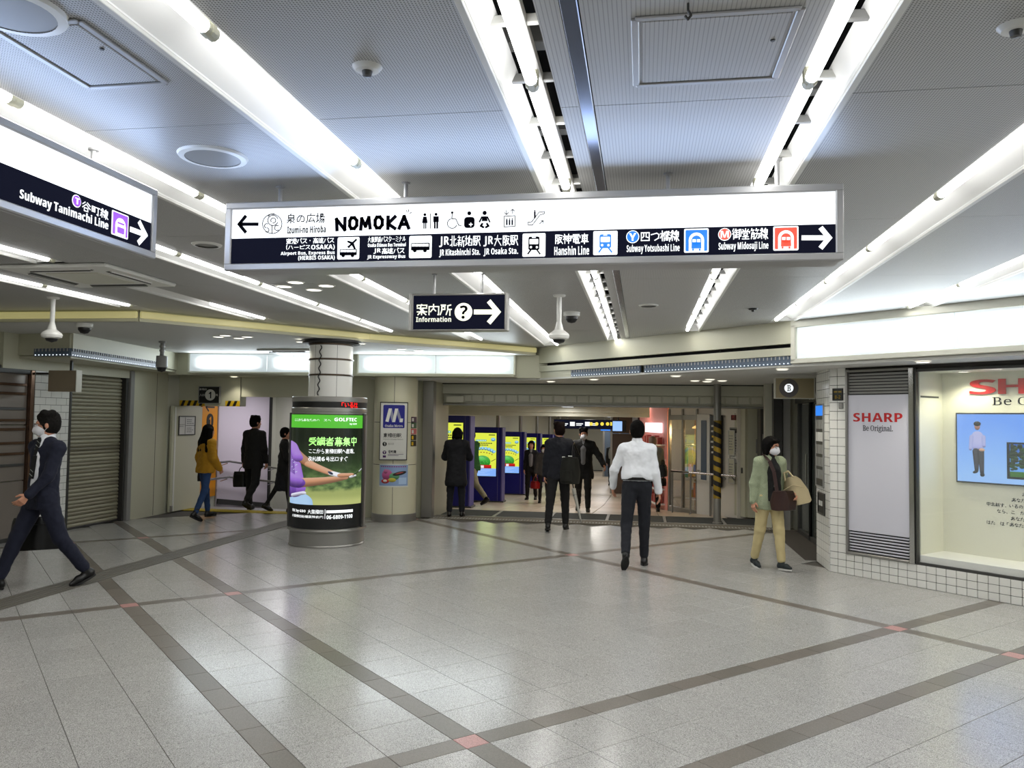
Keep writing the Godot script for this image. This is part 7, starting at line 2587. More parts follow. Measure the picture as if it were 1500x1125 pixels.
# Builds one person and returns the node; joints (in the person's frame) are kept in p.j
func person(p: Dictionary) -> Node3D:
	var H: float = p.h
	var s := H / 1.72
	var cell: float = p.get("cell", 0.016)
	var near: bool = cell < 0.015
	var bw: float = p.get("w", 1.0)
	var o := MeshInstance3D.new()
	o.name = "person"
	add_child(o, true)
	tag(o, p.label, "person")
	o.transform = Transform3D(Basis(Vector3.UP, deg_to_rad(p.yaw)), p.at)
	var lean: float = deg_to_rad(p.get("lean", 2.0))
	var side: float = deg_to_rad(p.get("tilt", 0.0))
	# joints
	var hip := []
	var knee := []
	var ank := []
	var toe := []
	var low := 9.0
	for k in 2:
		var sd: float = [1.0, -1.0][k]
		var L: Array = p.legs[k]
		var a := deg_to_rad(L[0])
		var b := deg_to_rad(L[0] - L[1])
		var ab := deg_to_rad(L[3])
		var h := Vector3(sd * 0.085 * s, 0, 0)
		var kn := h + Vector3(sd * sin(ab), -cos(a) * cos(ab), -sin(a) * cos(ab)) * 0.425 * s
		var an := kn + Vector3(sd * sin(ab) * 0.6, -cos(b), -sin(b)) * 0.40 * s
		var fp := deg_to_rad(L[2])
		var t := Vector3(sd * 0.12, sin(fp), -cos(fp)).normalized()
		hip.append(h)
		knee.append(kn)
		ank.append(an)
		toe.append(t)
		var u := Vector3(1, 0, 0).cross(t).normalized()
		if u.y < 0.0:
			u = -u
		low = minf(low, minf((an - u * 0.095 * s - t * 0.06 * s).y, (an - u * 0.09 * s + t * 0.17 * s).y))
	var up := Vector3(0, -low, 0)
	for k in 2:
		hip[k] += up
		knee[k] += up
		ank[k] += up
	var P := up
	var T := Vector3(sin(side), cos(lean), -sin(lean)).normalized()
	var fw := Basis(Vector3.UP, deg_to_rad(p.get("twist", 0.0))) * Vector3(0, -sin(lean), -cos(lean))
	fw = (fw - T * fw.dot(T)).normalized()
	var rt := fw.cross(T).normalized()
	var chest := P + T * 0.36 * s
	var neck := P + T * 0.545 * s
	var sw := 0.160 * s * bw
	var sh := [P + T * 0.462 * s + rt * sw, P + T * 0.462 * s - rt * sw]
	var elb := []
	var wri := []
	var fdir := []
	for k in 2:
		var sd: float = [1.0, -1.0][k]
		var A: Array = p.arms[k]
		var a := deg_to_rad(A[0])
		var ab := deg_to_rad(A[1])
		var b := deg_to_rad(A[0] + A[2])
		var d1 := Vector3(sd * sin(ab), -cos(a) * cos(ab), -sin(a) * cos(ab))
		var e: Vector3 = sh[k] + d1 * 0.28 * s
		var d2 := Vector3(sd * (sin(ab) * 0.6 - sin(deg_to_rad(A[3]))), -cos(b), -sin(b)).normalized()
		elb.append(e)
		wri.append(e + d2 * 0.235 * s)
		fdir.append(d2)
	var hb := Basis(rt, T, -fw) * Basis(Vector3.UP, deg_to_rad(p.head[0])) * Basis(Vector3.RIGHT, deg_to_rad(p.head[1]))
	var hc: Vector3 = neck + T * 0.05 * s + hb * Vector3(0, 0.085, -0.015) * s
	p.j = {"hand": [wri[0] + fdir[0] * 0.09 * s, wri[1] + fdir[1] * 0.09 * s], "sh": sh, "hip": P, "chest": chest, "T": T, "fw": fw, "rt": rt, "s": s, "neck": neck, "hc": hc, "hb": hb, "elb": elb}
	# body: torso and limbs, then head and hands on finer grids, all one mesh
	var box0 := Vector3(9, 9, 9)
	var box1 := -box0
	for q in [P, neck, sh[0], sh[1], elb[0], elb[1], wri[0], wri[1], knee[0], knee[1], ank[0], ank[1]]:
		box0 = box0.min(q)
		box1 = box1.max(q)
	box0 -= Vector3.ONE * 0.16
	box1 += Vector3.ONE * 0.16
	var body := Build.new()
	var F := Field.new(box0, box1, maxf(cell, 0.018))
	F.cap(P - rt * 0.05 * s, P + rt * 0.05 * s, 0.07 * s, 0.07 * s, 0.03, fw, 1.25)
	F.cap(P, chest, 0.068 * s, 0.075 * s, 0.03, fw, 1.25)
	F.cap(sh[0], sh[1], 0.035 * s, 0.035 * s, 0.03)
	F.cap(chest, neck, 0.07 * s, 0.046 * s, 0.03, fw, 1.2)
	F.cap(neck, hc, 0.05 * s, 0.048 * s, 0.02)
	for k in 2:
		F.cap(hip[k], knee[k], 0.062 * s, 0.042 * s, 0.015)
		F.cap(knee[k], ank[k], 0.042 * s, 0.034 * s, 0.015)
		F.cap(sh[k], elb[k], 0.036 * s, 0.032 * s, 0.02)
		F.cap(elb[k], wri[k], 0.036 * s, 0.026 * s, 0.02)
	F.net(body)
	var hcell := 0.0065 if near else 0.011
	var hs := 1.0 * s
	F = Field.new(hc - Vector3.ONE * 0.19 * s, hc + Vector3.ONE * 0.17 * s, hcell)
	F.ell(hc + hb * Vector3(0, 0.022, 0.012) * hs, Vector3(0.076, 0.096, 0.094) * hs, hb)
	F.ell(hc + hb * Vector3(0, -0.050, -0.034) * hs, Vector3(0.056, 0.064, 0.056) * hs, hb, 0.03)
	F.ell(hc + hb * Vector3(0, -0.098, -0.062) * hs, Vector3(0.026, 0.020, 0.022) * hs, hb, 0.02)
	F.cap(hc + hb * Vector3(-0.038, 0.020, -0.072) * hs, hc + hb * Vector3(0.038, 0.020, -0.072) * hs, 0.014 * hs, 0.014 * hs, 0.012)
	F.cap(hc + hb * Vector3(0, 0.008, -0.084) * hs, hc + hb * Vector3(0, -0.030, -0.102) * hs, 0.009 * hs, 0.014 * hs, 0.010)
	F.cap(hc + hb * Vector3(-0.020, -0.066, -0.080) * hs, hc + hb * Vector3(0.020, -0.066, -0.080) * hs, 0.009 * hs, 0.009 * hs, 0.006)
	for sd in [-1.0, 1.0]:
		F.ell(hc + hb * Vector3(sd * 0.080, -0.012, 0.010) * hs, Vector3(0.011, 0.030, 0.019) * hs, hb, 0.008)
	F.cap(hc + hb * Vector3(0, -0.05, 0.025) * hs, neck - T * 0.02, 0.048 * s, 0.052 * s, 0.02)
	F.net(body)
	for k in 2:
		var sd: float = [1.0, -1.0][k]
		var d1: Vector3 = fdir[k]
		var pn := (-rt * sd - d1 * (-rt * sd).dot(d1)).normalized()
		var ac := pn.cross(d1).normalized()
		if ac.dot(fw) < 0.0:
			ac = -ac
		var w0: Vector3 = wri[k] - d1 * 0.01
		var curl: float = deg_to_rad(p.get("curl", [30.0, 30.0])[k])
		var mid := w0 + d1 * 0.09 * s
		F = Field.new(mid - Vector3.ONE * 0.135 * s, mid + Vector3.ONE * 0.135 * s, 0.0055 if near else 0.0085)
		for i in 4:
			F.cap(w0, w0 + d1 * 0.085 * s + ac * (0.030 - i * 0.020) * s, 0.019 * s, 0.0115 * s, 0.012)
			var b0 := w0 + d1 * 0.085 * s + ac * (0.031 - i * 0.0205) * s
			var ln: float = [0.040, 0.045, 0.042, 0.033][i] * s
			var c1 := d1 * cos(curl) + pn * sin(curl)
			var c2 := d1 * cos(curl * 2.1) + pn * sin(curl * 2.1)
			F.cap(b0, b0 + c1 * ln, 0.0095 * s, 0.0085 * s, 0.004)
			F.cap(b0 + c1 * ln, b0 + c1 * ln + c2 * ln * 0.85, 0.0085 * s, 0.0072 * s, 0.004)
		var t0 := w0 + d1 * 0.022 * s + ac * 0.022 * s
		var t1 := t0 + (d1 * 0.6 + ac * 0.6 + pn * 0.35).normalized() * 0.045 * s
		F.cap(t0, t1, 0.014 * s, 0.0105 * s, 0.01)
		F.cap(t1, t1 + (d1 * 0.85 + ac * 0.2 + pn * 0.4).normalized() * 0.032 * s, 0.010 * s, 0.008 * s, 0.004)
		F.net(body)
	o.mesh = body.done()
	o.material_override = p.get("skin", mats.skin)
	# trousers or skirt
	var nz := folds
	if p.has("trousers"):
		var g := Build.new()
		var lw: float = p.get("leg_w", 1.0)
		F = Field.new(Vector3(box0.x, 0.0, box0.z), Vector3(box1.x, P.y + 0.22 * s, box1.z), cell)
		F.cap(P - rt * 0.055 * s + T * 0.04, P + rt * 0.055 * s + T * 0.04, 0.104 * s * bw, 0.104 * s * bw, 0.04, fw, 1.15)
		F.cap(P - rt * 0.03 * s + T * 0.10 * s, P + rt * 0.03 * s + T * 0.10 * s, 0.090 * s * bw, 0.090 * s * bw, 0.04, fw, 1.15)
		for k in 2:
			F.cap(hip[k] + Vector3(0, 0.02, 0), knee[k], 0.098 * s * lw, 0.072 * s * lw, 0.035)
			F.cap(knee[k], lerp(knee[k], ank[k], 0.93), 0.070 * s * lw, 0.055 * s * lw, 0.02)
		F.net(g, p.get("crease", 0.006), nz)
		put(o, "trousers", g, p.trousers)
	if p.has("skirt"):
		var g := Build.new()
		F = Field.new(Vector3(box0.x, 0.2, box0.z), Vector3(box1.x, P.y + 0.22 * s, box1.z), cell)
		F.cap(P + T * 0.1, (knee[0] + knee[1]) / 2 - Vector3(0, 0.02, 0), 0.12 * s, 0.165 * s, 0.03, fw, 1.1)
		F.trim((knee[0] + knee[1]) / 2 - Vector3(0, 0.06, 0), Vector3.DOWN)
		F.net(g, 0.012, nz)
		put(o, "skirt", g, p.skirt)
		g = Build.new()
		F = Field.new(Vector3(box0.x, 0.0, box0.z), Vector3(box1.x, P.y, box1.z), cell)
		for k in 2:
			F.cap(hip[k], knee[k], 0.07 * s, 0.052 * s, 0.02)
			F.cap(knee[k], ank[k], 0.053 * s, 0.037 * s, 0.02)
		F.net(g)
		put(o, "tights", g, mats.cloth_black)
	# upper garment
	if p.has("top"):
		var g := Build.new()
		var hem: float = p.get("hem", 0.05)
		var lo: float = p.get("loose", 0.0)
		F = Field.new(Vector3(box0.x, minf(P.y - hem - 0.2, box0.y + 0.05) if hem > 0.3 else minf(P.y - hem - 0.16, minf(wri[0].y, wri[1].y) - 0.1), box0.z), Vector3(box1.x, neck.y + 0.12, box1.z), cell)
		var hp := P - T * (hem - 0.06)
		for sd in [-1.0, 1.0]:
			F.cap(chest + rt * sd * 0.062 * s * bw + T * 0.03, P + T * 0.12 * s + rt * sd * 0.045 * s, (0.105 + lo) * s * bw, (0.095 + lo) * s * bw, 0.05, fw, 1.18)
			F.cap(P + T * 0.12 * s + rt * sd * 0.045 * s, hp + rt * sd * 0.058 * s, (0.097 + lo) * s * bw, (0.120 + lo * 1.4) * s * bw, 0.05, fw, 1.15)
		F.cap(sh[0] - rt * 0.01, sh[1] + rt * 0.01, (0.052 + lo * 0.6) * s, (0.052 + lo * 0.6) * s, 0.05)
		F.cap(chest + T * 0.08, neck - T * 0.02, 0.10 * s, 0.058 * s, 0.06, fw, 1.1)
		for k in 2:
			F.cap(neck - T * 0.035 * s, sh[k], (0.055 + lo * 0.5) * s, (0.050 + lo * 0.6) * s, 0.04)
		var sl: float = p.get("sleeve", 1.0)
		for k in 2:
			F.cap(sh[k], elb[k], (0.055 + lo * 0.8) * s, (0.047 + lo * 0.8) * s, 0.04)
			if sl > 0.5:
				F.cap(elb[k], lerp(elb[k], wri[k], lerpf(0.0, 0.97, sl * 2.0 - 1.0)), (0.047 + lo * 0.8) * s, (0.039 + lo * 0.6) * s, 0.025)
		if hem > -0.2:
			# a level hem, cut only near the trunk so that the sleeves stay whole
			for z in F.nz:
				for y in F.ny:
					var row := z * F.ny + y
					var wy: float = F.o.y + y * F.c
					var cutv: float = (P.y - hem) - wy
					if cutv < -F.c * 2:
						continue
					for x in range(F.lo[row], F.hi[row] + 1):
						var wp := F.o + Vector3(x, y, z) * F.c
						var arm := 9.0
						for k in 2:
							var abv: Vector3 = wri[k] - elb[k]
							var tt := clampf((wp - elb[k]).dot(abv) / abv.length_squared(), 0.0, 1.0)
							arm = minf(arm, (wp - elb[k] - abv * tt).length())
						if arm > 0.085 * s:
							F.d[row * F.nx + x] = maxf(F.d[row * F.nx + x], cutv)
		F.net(g, p.get("fold", 0.007), nz)
		put(o, p.get("top_name", "jacket"), g, p.top)
	# shoes
	for k in 2:
		var t: Vector3 = toe[k]
		var u := Vector3(1, 0, 0).cross(t).normalized()
		if u.y < 0.0:
			u = -u
		var A: Vector3 = ank[k]
		var g := Build.new()
		F = Field.new(A - Vector3.ONE * 0.24 * s, A + Vector3.ONE * 0.26 * s, 0.010 if near else 0.014)
		F.cap(A - u * 0.055 * s - t * 0.035 * s, A - u * 0.056 * s + t * 0.09 * s, 0.036 * s, 0.037 * s, 0.02)
		F.cap(A - u * 0.056 * s + t * 0.09 * s, A - u * 0.066 * s + t * 0.165 * s, 0.037 * s, 0.023 * s, 0.02)
		F.cap(A - u * 0.05 * s - t * 0.02 * s, A + u * p.get("boot", 0.0), 0.040 * s, 0.042 * s, 0.02)
		F.net(g)
		var shoe := put(o, "shoe", g, p.get("shoes", mats.leather_black))
		var sole := PackedVector2Array()
		for i in 20:
			var q := TAU * i / 20.0
			sole.append(Vector2(cos(q) * (0.040 - 0.006 * cos(q * 2.0 + PI)) * s, 0.058 * s + sin(q) * 0.125 * s))
		var x := t.cross(u).normalized()
		put(shoe, "sole", Build.new().prism(sole, -0.006 * s, 0.016 * s, Transform3D(Basis(x, t, u), A - u * 0.096 * s)), p.get("soles", mats.sole_dark))
	# hair
	var hk: String = p.get("hair", "short")
	var g2 := Build.new()
	F = Field.new(hc - Vector3(0.22, 0.50 if hk == "long" else 0.22, 0.22) * s, hc + Vector3.ONE * 0.2 * s, hcell)
	F.ell(hc + hb * Vector3(0, 0.036, 0.018) * hs, Vector3(0.086, 0.097, 0.102) * hs, hb)
	F.ell(hc + hb * Vector3(0, -0.018, 0.036) * hs, Vector3(0.080, 0.085, 0.080) * hs, hb, 0.03)
	if hk == "messy":
		for i in 14:
			var a := i * 2.4
			F.ell(hc + hb * Vector3(cos(a) * 0.058, 0.085 + 0.025 * sin(i * 1.7), sin(a) * 0.062 + 0.01) * hs, Vector3(0.034, 0.032, 0.034) * hs, hb, 0.02)
	F.ell(hc + hb * Vector3(0, -0.022, -0.098) * hs, Vector3(0.080, 0.078, 0.070) * hs, hb, 0.01, true)
	F.ell(hc + hb * Vector3(0, -0.165, 0.0) * hs, Vector3(0.15, 0.085, 0.17) * hs, hb, 0.01, true)
	if hk == "bob":
		for sd in [-1.0, 1.0]:
			F.cap(hc + hb * Vector3(sd * 0.074, 0.03, 0.012) * hs, hc + hb * Vector3(sd * 0.078, -0.095, 0.012) * hs, 0.030 * hs, 0.026 * hs, 0.03)
		F.cap(hc + hb * Vector3(0, 0.02, 0.06) * hs, hc + hb * Vector3(0, -0.10, 0.055) * hs, 0.062 * hs, 0.055 * hs, 0.04)
		F.cap(hc + hb * Vector3(-0.05, 0.075, -0.062) * hs, hc + hb * Vector3(0.05, 0.070, -0.070) * hs, 0.026 * hs, 0.024 * hs, 0.02)
	elif hk == "long":
		for i in 5:
			var x := (i - 2) * 0.044
			F.cap(hc + hb * Vector3(x, 0.02, 0.055 - absf(x) * 0.3) * hs, hc + hb * Vector3(x * 1.5, -0.20, 0.075 - absf(x) * 0.2) * hs, 0.050 * hs, 0.056 * hs, 0.03)
			F.cap(hc + hb * Vector3(x * 1.5, -0.20, 0.075 - absf(x) * 0.2) * hs, hc + hb * Vector3(x * 1.5 + 0.01 * sin(i * 2.0), -0.36 - 0.03 * (i % 2), 0.09) * hs, 0.056 * hs, 0.030 * hs, 0.03)
	F.net(g2, 0.004, strands)
	put(o, "hair", g2, p.get("hair_mat", mats.hair_black))
	# face
	if p.get("face", false):
		for sd in [-1.0, 1.0]:
			var e := put(o, "eye", Build.new().ball(hc + hb * Vector3(sd * 0.032, -0.002, -0.0765) * hs, Vector3(0.014, 0.0085, 0.011) * hs, 10, hb), mats.eye_white)
			put(e, "iris", Build.new().ball(hc + hb * Vector3(sd * 0.032, -0.002, -0.084) * hs, Vector3(0.006, 0.006, 0.005) * hs, 8, hb), mats.hair_black)
			put(o, "eyebrow", Build.new().bar(hc + hb * Vector3(sd * 0.016, 0.022, -0.087) * hs, hc + hb * Vector3(sd * 0.050, 0.022, -0.077) * hs, 0.008, 0.006), mats.hair_black)
		if not p.get("mask", false):
			put(o, "lips", Build.new().ball(hc + hb * Vector3(0, -0.066, -0.087) * hs, Vector3(0.022, 0.007, 0.007) * hs, 10, hb), mats.lip)
	if p.get("mask", false):
		var g := Build.new()
		F = Field.new(hc - Vector3.ONE * 0.17 * s, hc + Vector3.ONE * 0.15 * s, hcell)
		F.ell(hc + hb * Vector3(0, -0.056, -0.045) * hs, Vector3(0.066, 0.060, 0.068) * hs, hb)
		F.cap(hc + hb * Vector3(0, -0.015, -0.088) * hs, hc + hb * Vector3(0, -0.06, -0.105) * hs, 0.016 * hs, 0.016 * hs, 0.03)
		F.trim(hc + hb * Vector3(0, -0.05, -0.012) * hs, hb * Vector3(0, 0, 1))
		F.net(g)
		var mk := put(o, "face_mask", g, mats.mask_white)
		for sd in [-1.0, 1.0]:
			var st := Build.new()
			st.bar(hc + hb * Vector3(sd * 0.058, -0.035, -0.035) * hs, hc + hb * Vector3(sd * 0.084, 0.008, 0.010) * hs, 0.003, 0.004)
			st.bar(hc + hb * Vector3(sd * 0.056, -0.085, -0.030) * hs, hc + hb * Vector3(sd * 0.084, -0.035, 0.012) * hs, 0.003, 0.004)
			put(mk, "ear_loop", st, mats.mask_white)
	if p.get("glasses", false):
		var g := Build.new()
		for sd in [-1.0, 1.0]:
			var pts := []
			for i in 15:
				var q := TAU * i / 14.0
				pts.append(hc + hb * Vector3(sd * 0.034 + cos(q) * 0.024, -0.004 + sin(q) * 0.016, -0.098) * hs)
			g.tube(pts, 0.0022, 5)
			g.tube([hc + hb * Vector3(sd * 0.058, 0.002, -0.096) * hs, hc + hb * Vector3(sd * 0.086, 0.004, 0.0) * hs], 0.002, 5)
		g.tube([hc + hb * Vector3(-0.010, 0.0, -0.100) * hs, hc + hb * Vector3(0.010, 0.0, -0.100) * hs], 0.002, 5)
		put(o, "glasses", g, p.get("glasses_mat", mats.leather_black))
	# open collar, tie
	if p.has("shirt_front"):
		var g := Build.new()
		F = Field.new(chest - Vector3.ONE * 0.40, neck + Vector3.ONE * 0.16, minf(cell, 0.012))
		var bf: float = 0.052 + p.get("loose", 0.0)
		var wf := 1.0 if p.get("tie", false) else 1.45
		bf -= (wf - 1.0) * 0.045
		F.cap(neck + fw * 0.030 * s, chest + fw * bf * s + T * 0.02, 0.050 * s, 0.052 * s * wf, 0.03)
		F.cap(chest + fw * bf * s + T * 0.02, P + T * 0.10 * s + fw * (bf + 0.025) * s, 0.052 * s * wf, 0.042 * s * wf, 0.03)
		F.net(g)
		put(o, "shirt_front", g, p.shirt_front)
		if p.get("tie", false):
			var t0: Vector3 = neck + fw * 0.082 * s - T * 0.01
			var t1: Vector3 = chest + fw * (bf + 0.057) * s + T * 0.02
			var t2: Vector3 = P + T * 0.16 * s + fw * (bf + 0.070) * s
			var tb := Build.new()
			tb.bar(t0, t1, 0.042, 0.014, fw, 0.003)
			tb.bar(t1, t2, 0.056, 0.014, fw, 0.003)
			tb.box(t0 + fw * 0.006, Vector3(0.036, 0.036, 0.022), Basis(rt, T, -fw), 0.006)
			var tie := put(o, "tie", tb, mats.tie_dark)
			var sb := Build.new()
			for i in 9:
				var q := t0.lerp(t2, (i + 0.7) / 9.6) + fw * 0.009 + fw * 0.004 * sin(i)
				sb.bar(q - rt * 0.022 - T * 0.012, q + rt * 0.022 + T * 0.012, 0.006, 0.005, fw)
			put(tie, "stripe", sb, mats.tie_stripe)
	if p.has("collar"):
		var g := Build.new()
		F = Field.new(neck - Vector3.ONE * 0.15, neck + Vector3.ONE * 0.15, 0.010)
		F.cap(neck - T * 0.01, neck + T * 0.035 * s, 0.068 * s, 0.062 * s, 0.01)
		F.trim(neck + T * 0.035 * s + fw * 0.02, (T * 0.94 + fw * 0.34).normalized())
		F.net(g)
		put(o, "collar", g, p.collar)
	if p.has("belt"):
		put(o, "belt", Build.new().prism(oval(0.130 * s * bw + 0.055 * s, 0.118 * s * bw, 24), -0.018, 0.018, Transform3D(Basis(rt, -fw, T), P + T * 0.115 * s)), p.belt)
	return o

func oval(a: float, b: float, n: int) -> PackedVector2Array:
	var q := PackedVector2Array()
	for i in n:
		q.append(Vector2(cos(TAU * i / n) * a, sin(TAU * i / n) * b))
	return q

func world_of(o: Node3D, v: Vector3) -> Vector3:
	return o.transform * v

func bag_body(o: Node3D, called: String, w: float, h: float, d: float, m: Material, bs: Basis, at: Vector3, bulge := 1.12):
	var g := loft([[-h, w * 0.46, d * 0.40, d * 0.2], [-h * 0.97, w * 0.50, d * 0.5, d * 0.3], [-h * 0.55, w * 0.5 * bulge, d * 0.55, d * 0.35], [-h * 0.12, w * 0.49, d * 0.36, d * 0.25], [0.0, w * 0.46, d * 0.22, d * 0.18]], bs, at)
	return put(o, called, g, m)

# hand bag or case hanging under a hand
func hand_bag(called: String, label: String, category: String, grip: Vector3, yaw: float, w: float, h: float, d: float, strap: float, m: Material) -> Node3D:
	var o := thing(called, label, category, grip)
	var bs := Basis(Vector3.UP, deg_to_rad(yaw))
	bag_body(o, "body", w, h, d, m, bs, Vector3(0, -strap, 0), 1.05)
	for s in [-1, 1]:
		var pts := []
		for k in 9:
			var a := PI * k / 8.0
			pts.append(bs * Vector3(cos(a) * w * 0.22, -strap - 0.02 + sin(a) * (strap + 0.02), s * d * 0.12))
		put(o, "handle", Build.new().tube(pts, 0.008, 6), m)
	put(o, "seam", Build.new().box(bs * Vector3(0, -strap - h * 0.22, d * 0.47), Vector3(w * 0.9, 0.008, 0.01), bs, 0.002), m)
	return o

func strap_line(o: Node3D, called: String, pts: Array, w: float, m: Material, face_dir: Vector3):
	var b := Build.new()
	for k in pts.size() - 1:
		b.bar(pts[k], pts[k + 1], w, 0.006, face_dir)
	put(o, called, b, m)

func build_people():
	folds = FastNoiseLite.new()
	folds.seed = 21
	folds.frequency = 11.0
	folds.fractal_octaves = 2
	strands = FastNoiseLite.new()
	strands.seed = 5
	strands.frequency = 34.0
	var cloth := func(key: String, c: Color) -> StandardMaterial3D:
		var m := mat(key, c, 0.85)
		m.rim_enabled = true
		m.rim = 0.15
		m.rim_tint = 0.6
		return m
	mat("skin", Color(0.78, 0.56, 0.45), 0.55)
	mat("eye_white", Color(0.88, 0.87, 0.85), 0.3)
	mat("lip", Color(0.66, 0.36, 0.33), 0.5)
	mat("hair_black", Color(0.045, 0.038, 0.035), 0.75)
	mat("hair_grey", Color(0.11, 0.105, 0.10), 0.75)
	mat("hair_brown", Color(0.085, 0.05, 0.042), 0.75)
	for k in ["hair_black", "hair_grey", "hair_brown"]:
		mats[k].metallic_specular = 0.2
	mat("mask_white", Color(0.88, 0.88, 0.90), 0.8)
	mat("leather_black", Color(0.03, 0.03, 0.032), 0.3)
	mat("sole_dark", Color(0.08, 0.08, 0.08), 0.7)
	mat("sole_white", Color(0.80, 0.80, 0.78), 0.6)
	cloth.call("cloth_black", Color(0.035, 0.035, 0.04))
	cloth.call("suit_navy", Color(0.055, 0.075, 0.16))
	cloth.call("suit_black", Color(0.04, 0.04, 0.045))
	cloth.call("coat_dark", Color(0.05, 0.055, 0.085))
	cloth.call("hoodie_navy", Color(0.045, 0.055, 0.10))
	cloth.call("trouser_navy", Color(0.075, 0.085, 0.12))
	cloth.call("shirt_white", Color(0.92, 0.93, 0.95))
	cloth.call("shirt_grey", Color(0.50, 0.50, 0.51))
	cloth.call("mustard", Color(0.72, 0.52, 0.08))
	cloth.call("denim", Color(0.14, 0.25, 0.42))
	cloth.call("polo_green", Color(0.07, 0.30, 0.08))
	cloth.call("khaki", Color(0.56, 0.53, 0.42))
	cloth.call("chino", Color(0.76, 0.70, 0.52))
	cloth.call("sweater_grey", Color(0.25, 0.24, 0.235))
	cloth.call("canvas", Color(0.74, 0.68, 0.54))
	cloth.call("tie_dark", Color(0.05, 0.05, 0.06))
	cloth.call("tie_stripe", Color(0.55, 0.57, 0.55))
	cloth.call("olive", Color(0.10, 0.10, 0.075))
	var knit_noise := func(x, y):
		var v := 0.5 + 0.5 * sin(x * 0.785) * sin(y * 0.785) + 0.25 * sin(x * 1.9 + y * 1.3)
		var g := lerpf(0.45, 1.0, clampf(v, 0, 1))
		return Color(g, g, g)
	var kt := img_tex(64, 64, knit_noise)
	var kn: StandardMaterial3D = cloth.call("cardigan_green", Color(0.80, 0.85, 0.70))
	tri_world(kn, kt, 9.0, false)
	var st: StandardMaterial3D = cloth.call("pattern_grey", Color(0.62, 0.64, 0.60))
	tri_world(st, kt, 6.0, false)
	var bl: StandardMaterial3D = mat("leather_brown", Color(0.28, 0.15, 0.12), 0.5)
	tri_world(bl, kt, 14.0, false)
	mat("strap_brown", Color(0.20, 0.10, 0.09), 0.5)
	mat("bag_black", Color(0.035, 0.037, 0.042), 0.45)
	mat("bag_red", Color(0.55, 0.03, 0.05), 0.4)
	mat("umbrella_pale", Color(0.70, 0.70, 0.68), 0.4)
	mat("shoe_grey", Color(0.13, 0.16, 0.17), 0.7)

	# 1 man in the navy suit striding to the left
	var p := {"label": "man in a navy suit and glasses with a white mask striding left", "at": Vector3(-5.74, 0, -6.93), "yaw": 143.0, "twist": 22.0, "h": 1.74, "cell": 0.0125, "lean": -3.0,
		"legs": [[24, 4, 14, 2], [-19, 16, -24, 3]], "arms": [[-16, 10, 8, 4], [18, 8, 24, 10]], "head": [-44, -4], "curl": [55, 28],
		"trousers": mats.suit_navy, "top": mats.suit_navy, "hem": 0.13, "loose": 0.008, "shirt_front": mats.shirt_white, "tie": true, "collar": mats.shirt_white, "hair": "messy", "hair_mat": mats.hair_grey, "face": true, "mask": true, "glasses": true, "glasses_mat": mats.strap_brown}
	var o := person(p)
	for k in 2:
		var e: Vector3 = p.j.hand[k]
		var w: Vector3 = p.j.elb[k]
		var d := (e - w).normalized()
		put(o, "shirt_cuff", Build.new().cone(e - d * 0.125, e - d * 0.092, 0.036, 0.033, 14), mats.shirt_white)
	hand_bag("briefcase", "large black leather business bag carried low by the man in the navy suit", "bag", world_of(o, p.j.hand[0]) + Vector3(-0.05, -0.01, 0.03), 40.0, 0.46, 0.32, 0.13, 0.10, mats.bag_black)

	# 2 woman in the mustard sweater
	p = {"label": "woman with long dark hair in a mustard sweater and blue jeans walking away", "at": Vector3(-7.0, 0, -12.0), "yaw": -32.0, "h": 1.53, "cell": 0.015, "lean": 3.0, "w": 0.92,
		"legs": [[-12, 14, -28, 10], [14, 4, 0, 8]], "arms": [[2, 16, 34, 16], [-6, 14, 18, 6]], "head": [0, 0], "trousers": mats.denim, "leg_w": 0.86, "top": mats.mustard, "hem": 0.07, "loose": 0.036, "top_name": "sweater", "hair": "long", "shoes": mats.leather_black, "boot": 0.06, "fold": 0.009}
	o = person(p)
	hand_bag("small_bag", "small black bag with a hanging strap at the side of the woman in mustard", "bag", world_of(o, p.j.hand[1]) + Vector3(-0.01, 0.06, 0), 20.0, 0.12, 0.15, 0.06, 0.02, mats.bag_black)

	# 3 man in the black suit
	p = {"label": "man in a black suit with a black case walking into the stair passage", "at": Vector3(-6.94, 0, -13.5), "yaw": -8.0, "h": 1.69, "cell": 0.015, "lean": 2.0,
		"legs": [[-10, 32, -30, 3], [6, 2, 0, 2]], "arms": [[4, 9, 6, 2], [0, 10, 4, 2]], "head": [-25, 0], "trousers": mats.suit_black, "top": mats.suit_black, "hem": 0.16, "loose": 0.012, "hair": "messy", "w": 1.02}
	o = person(p)
	hand_bag("briefcase", "black document case in the left hand of the man in the black suit", "bag", world_of(o, p.j.hand[1]), 25.0, 0.34, 0.28, 0.09, 0.09, mats.bag_black)

	# 4 woman in black behind the advertising pillar
	p = {"label": "woman in a black jacket and skirt half hidden behind the advertising pillar", "at": Vector3(-6.27, 0, -13.3), "yaw": -70.0, "h": 1.50, "cell": 0.018, "lean": 2.0, "w": 0.9,
		"legs": [[14, 6, 0, 1], [-16, 14, -25, 1]], "arms": [[14, 6, 20, 4], [-18, 8, 20, 2]], "head": [0, 0], "skirt": mats.coat_dark, "top": mats.suit_black, "hem": 0.10, "loose": 0.006, "hair": "short"}
	person(p)

	# 5 person in the long dark coat
	p = {"label": "person in a long dark coat with bowed head facing the nearest blue screen unit", "at": Vector3(-3.18, 0, -13.52), "yaw": 8.0, "h": 1.55, "cell": 0.015, "lean": 6.0,
		"legs": [[2, 4, 0, 3], [0, 3, 0, 3]], "arms": [[22, 16, 78, 24], [22, 16, 78, 24]], "head": [0, -32], "trousers": mats.trouser_navy, "top": mats.coat_dark, "hem": 0.30, "loose": 0.03, "top_name": "coat", "hair": "bob", "collar": mats.shirt_white}
	person(p)

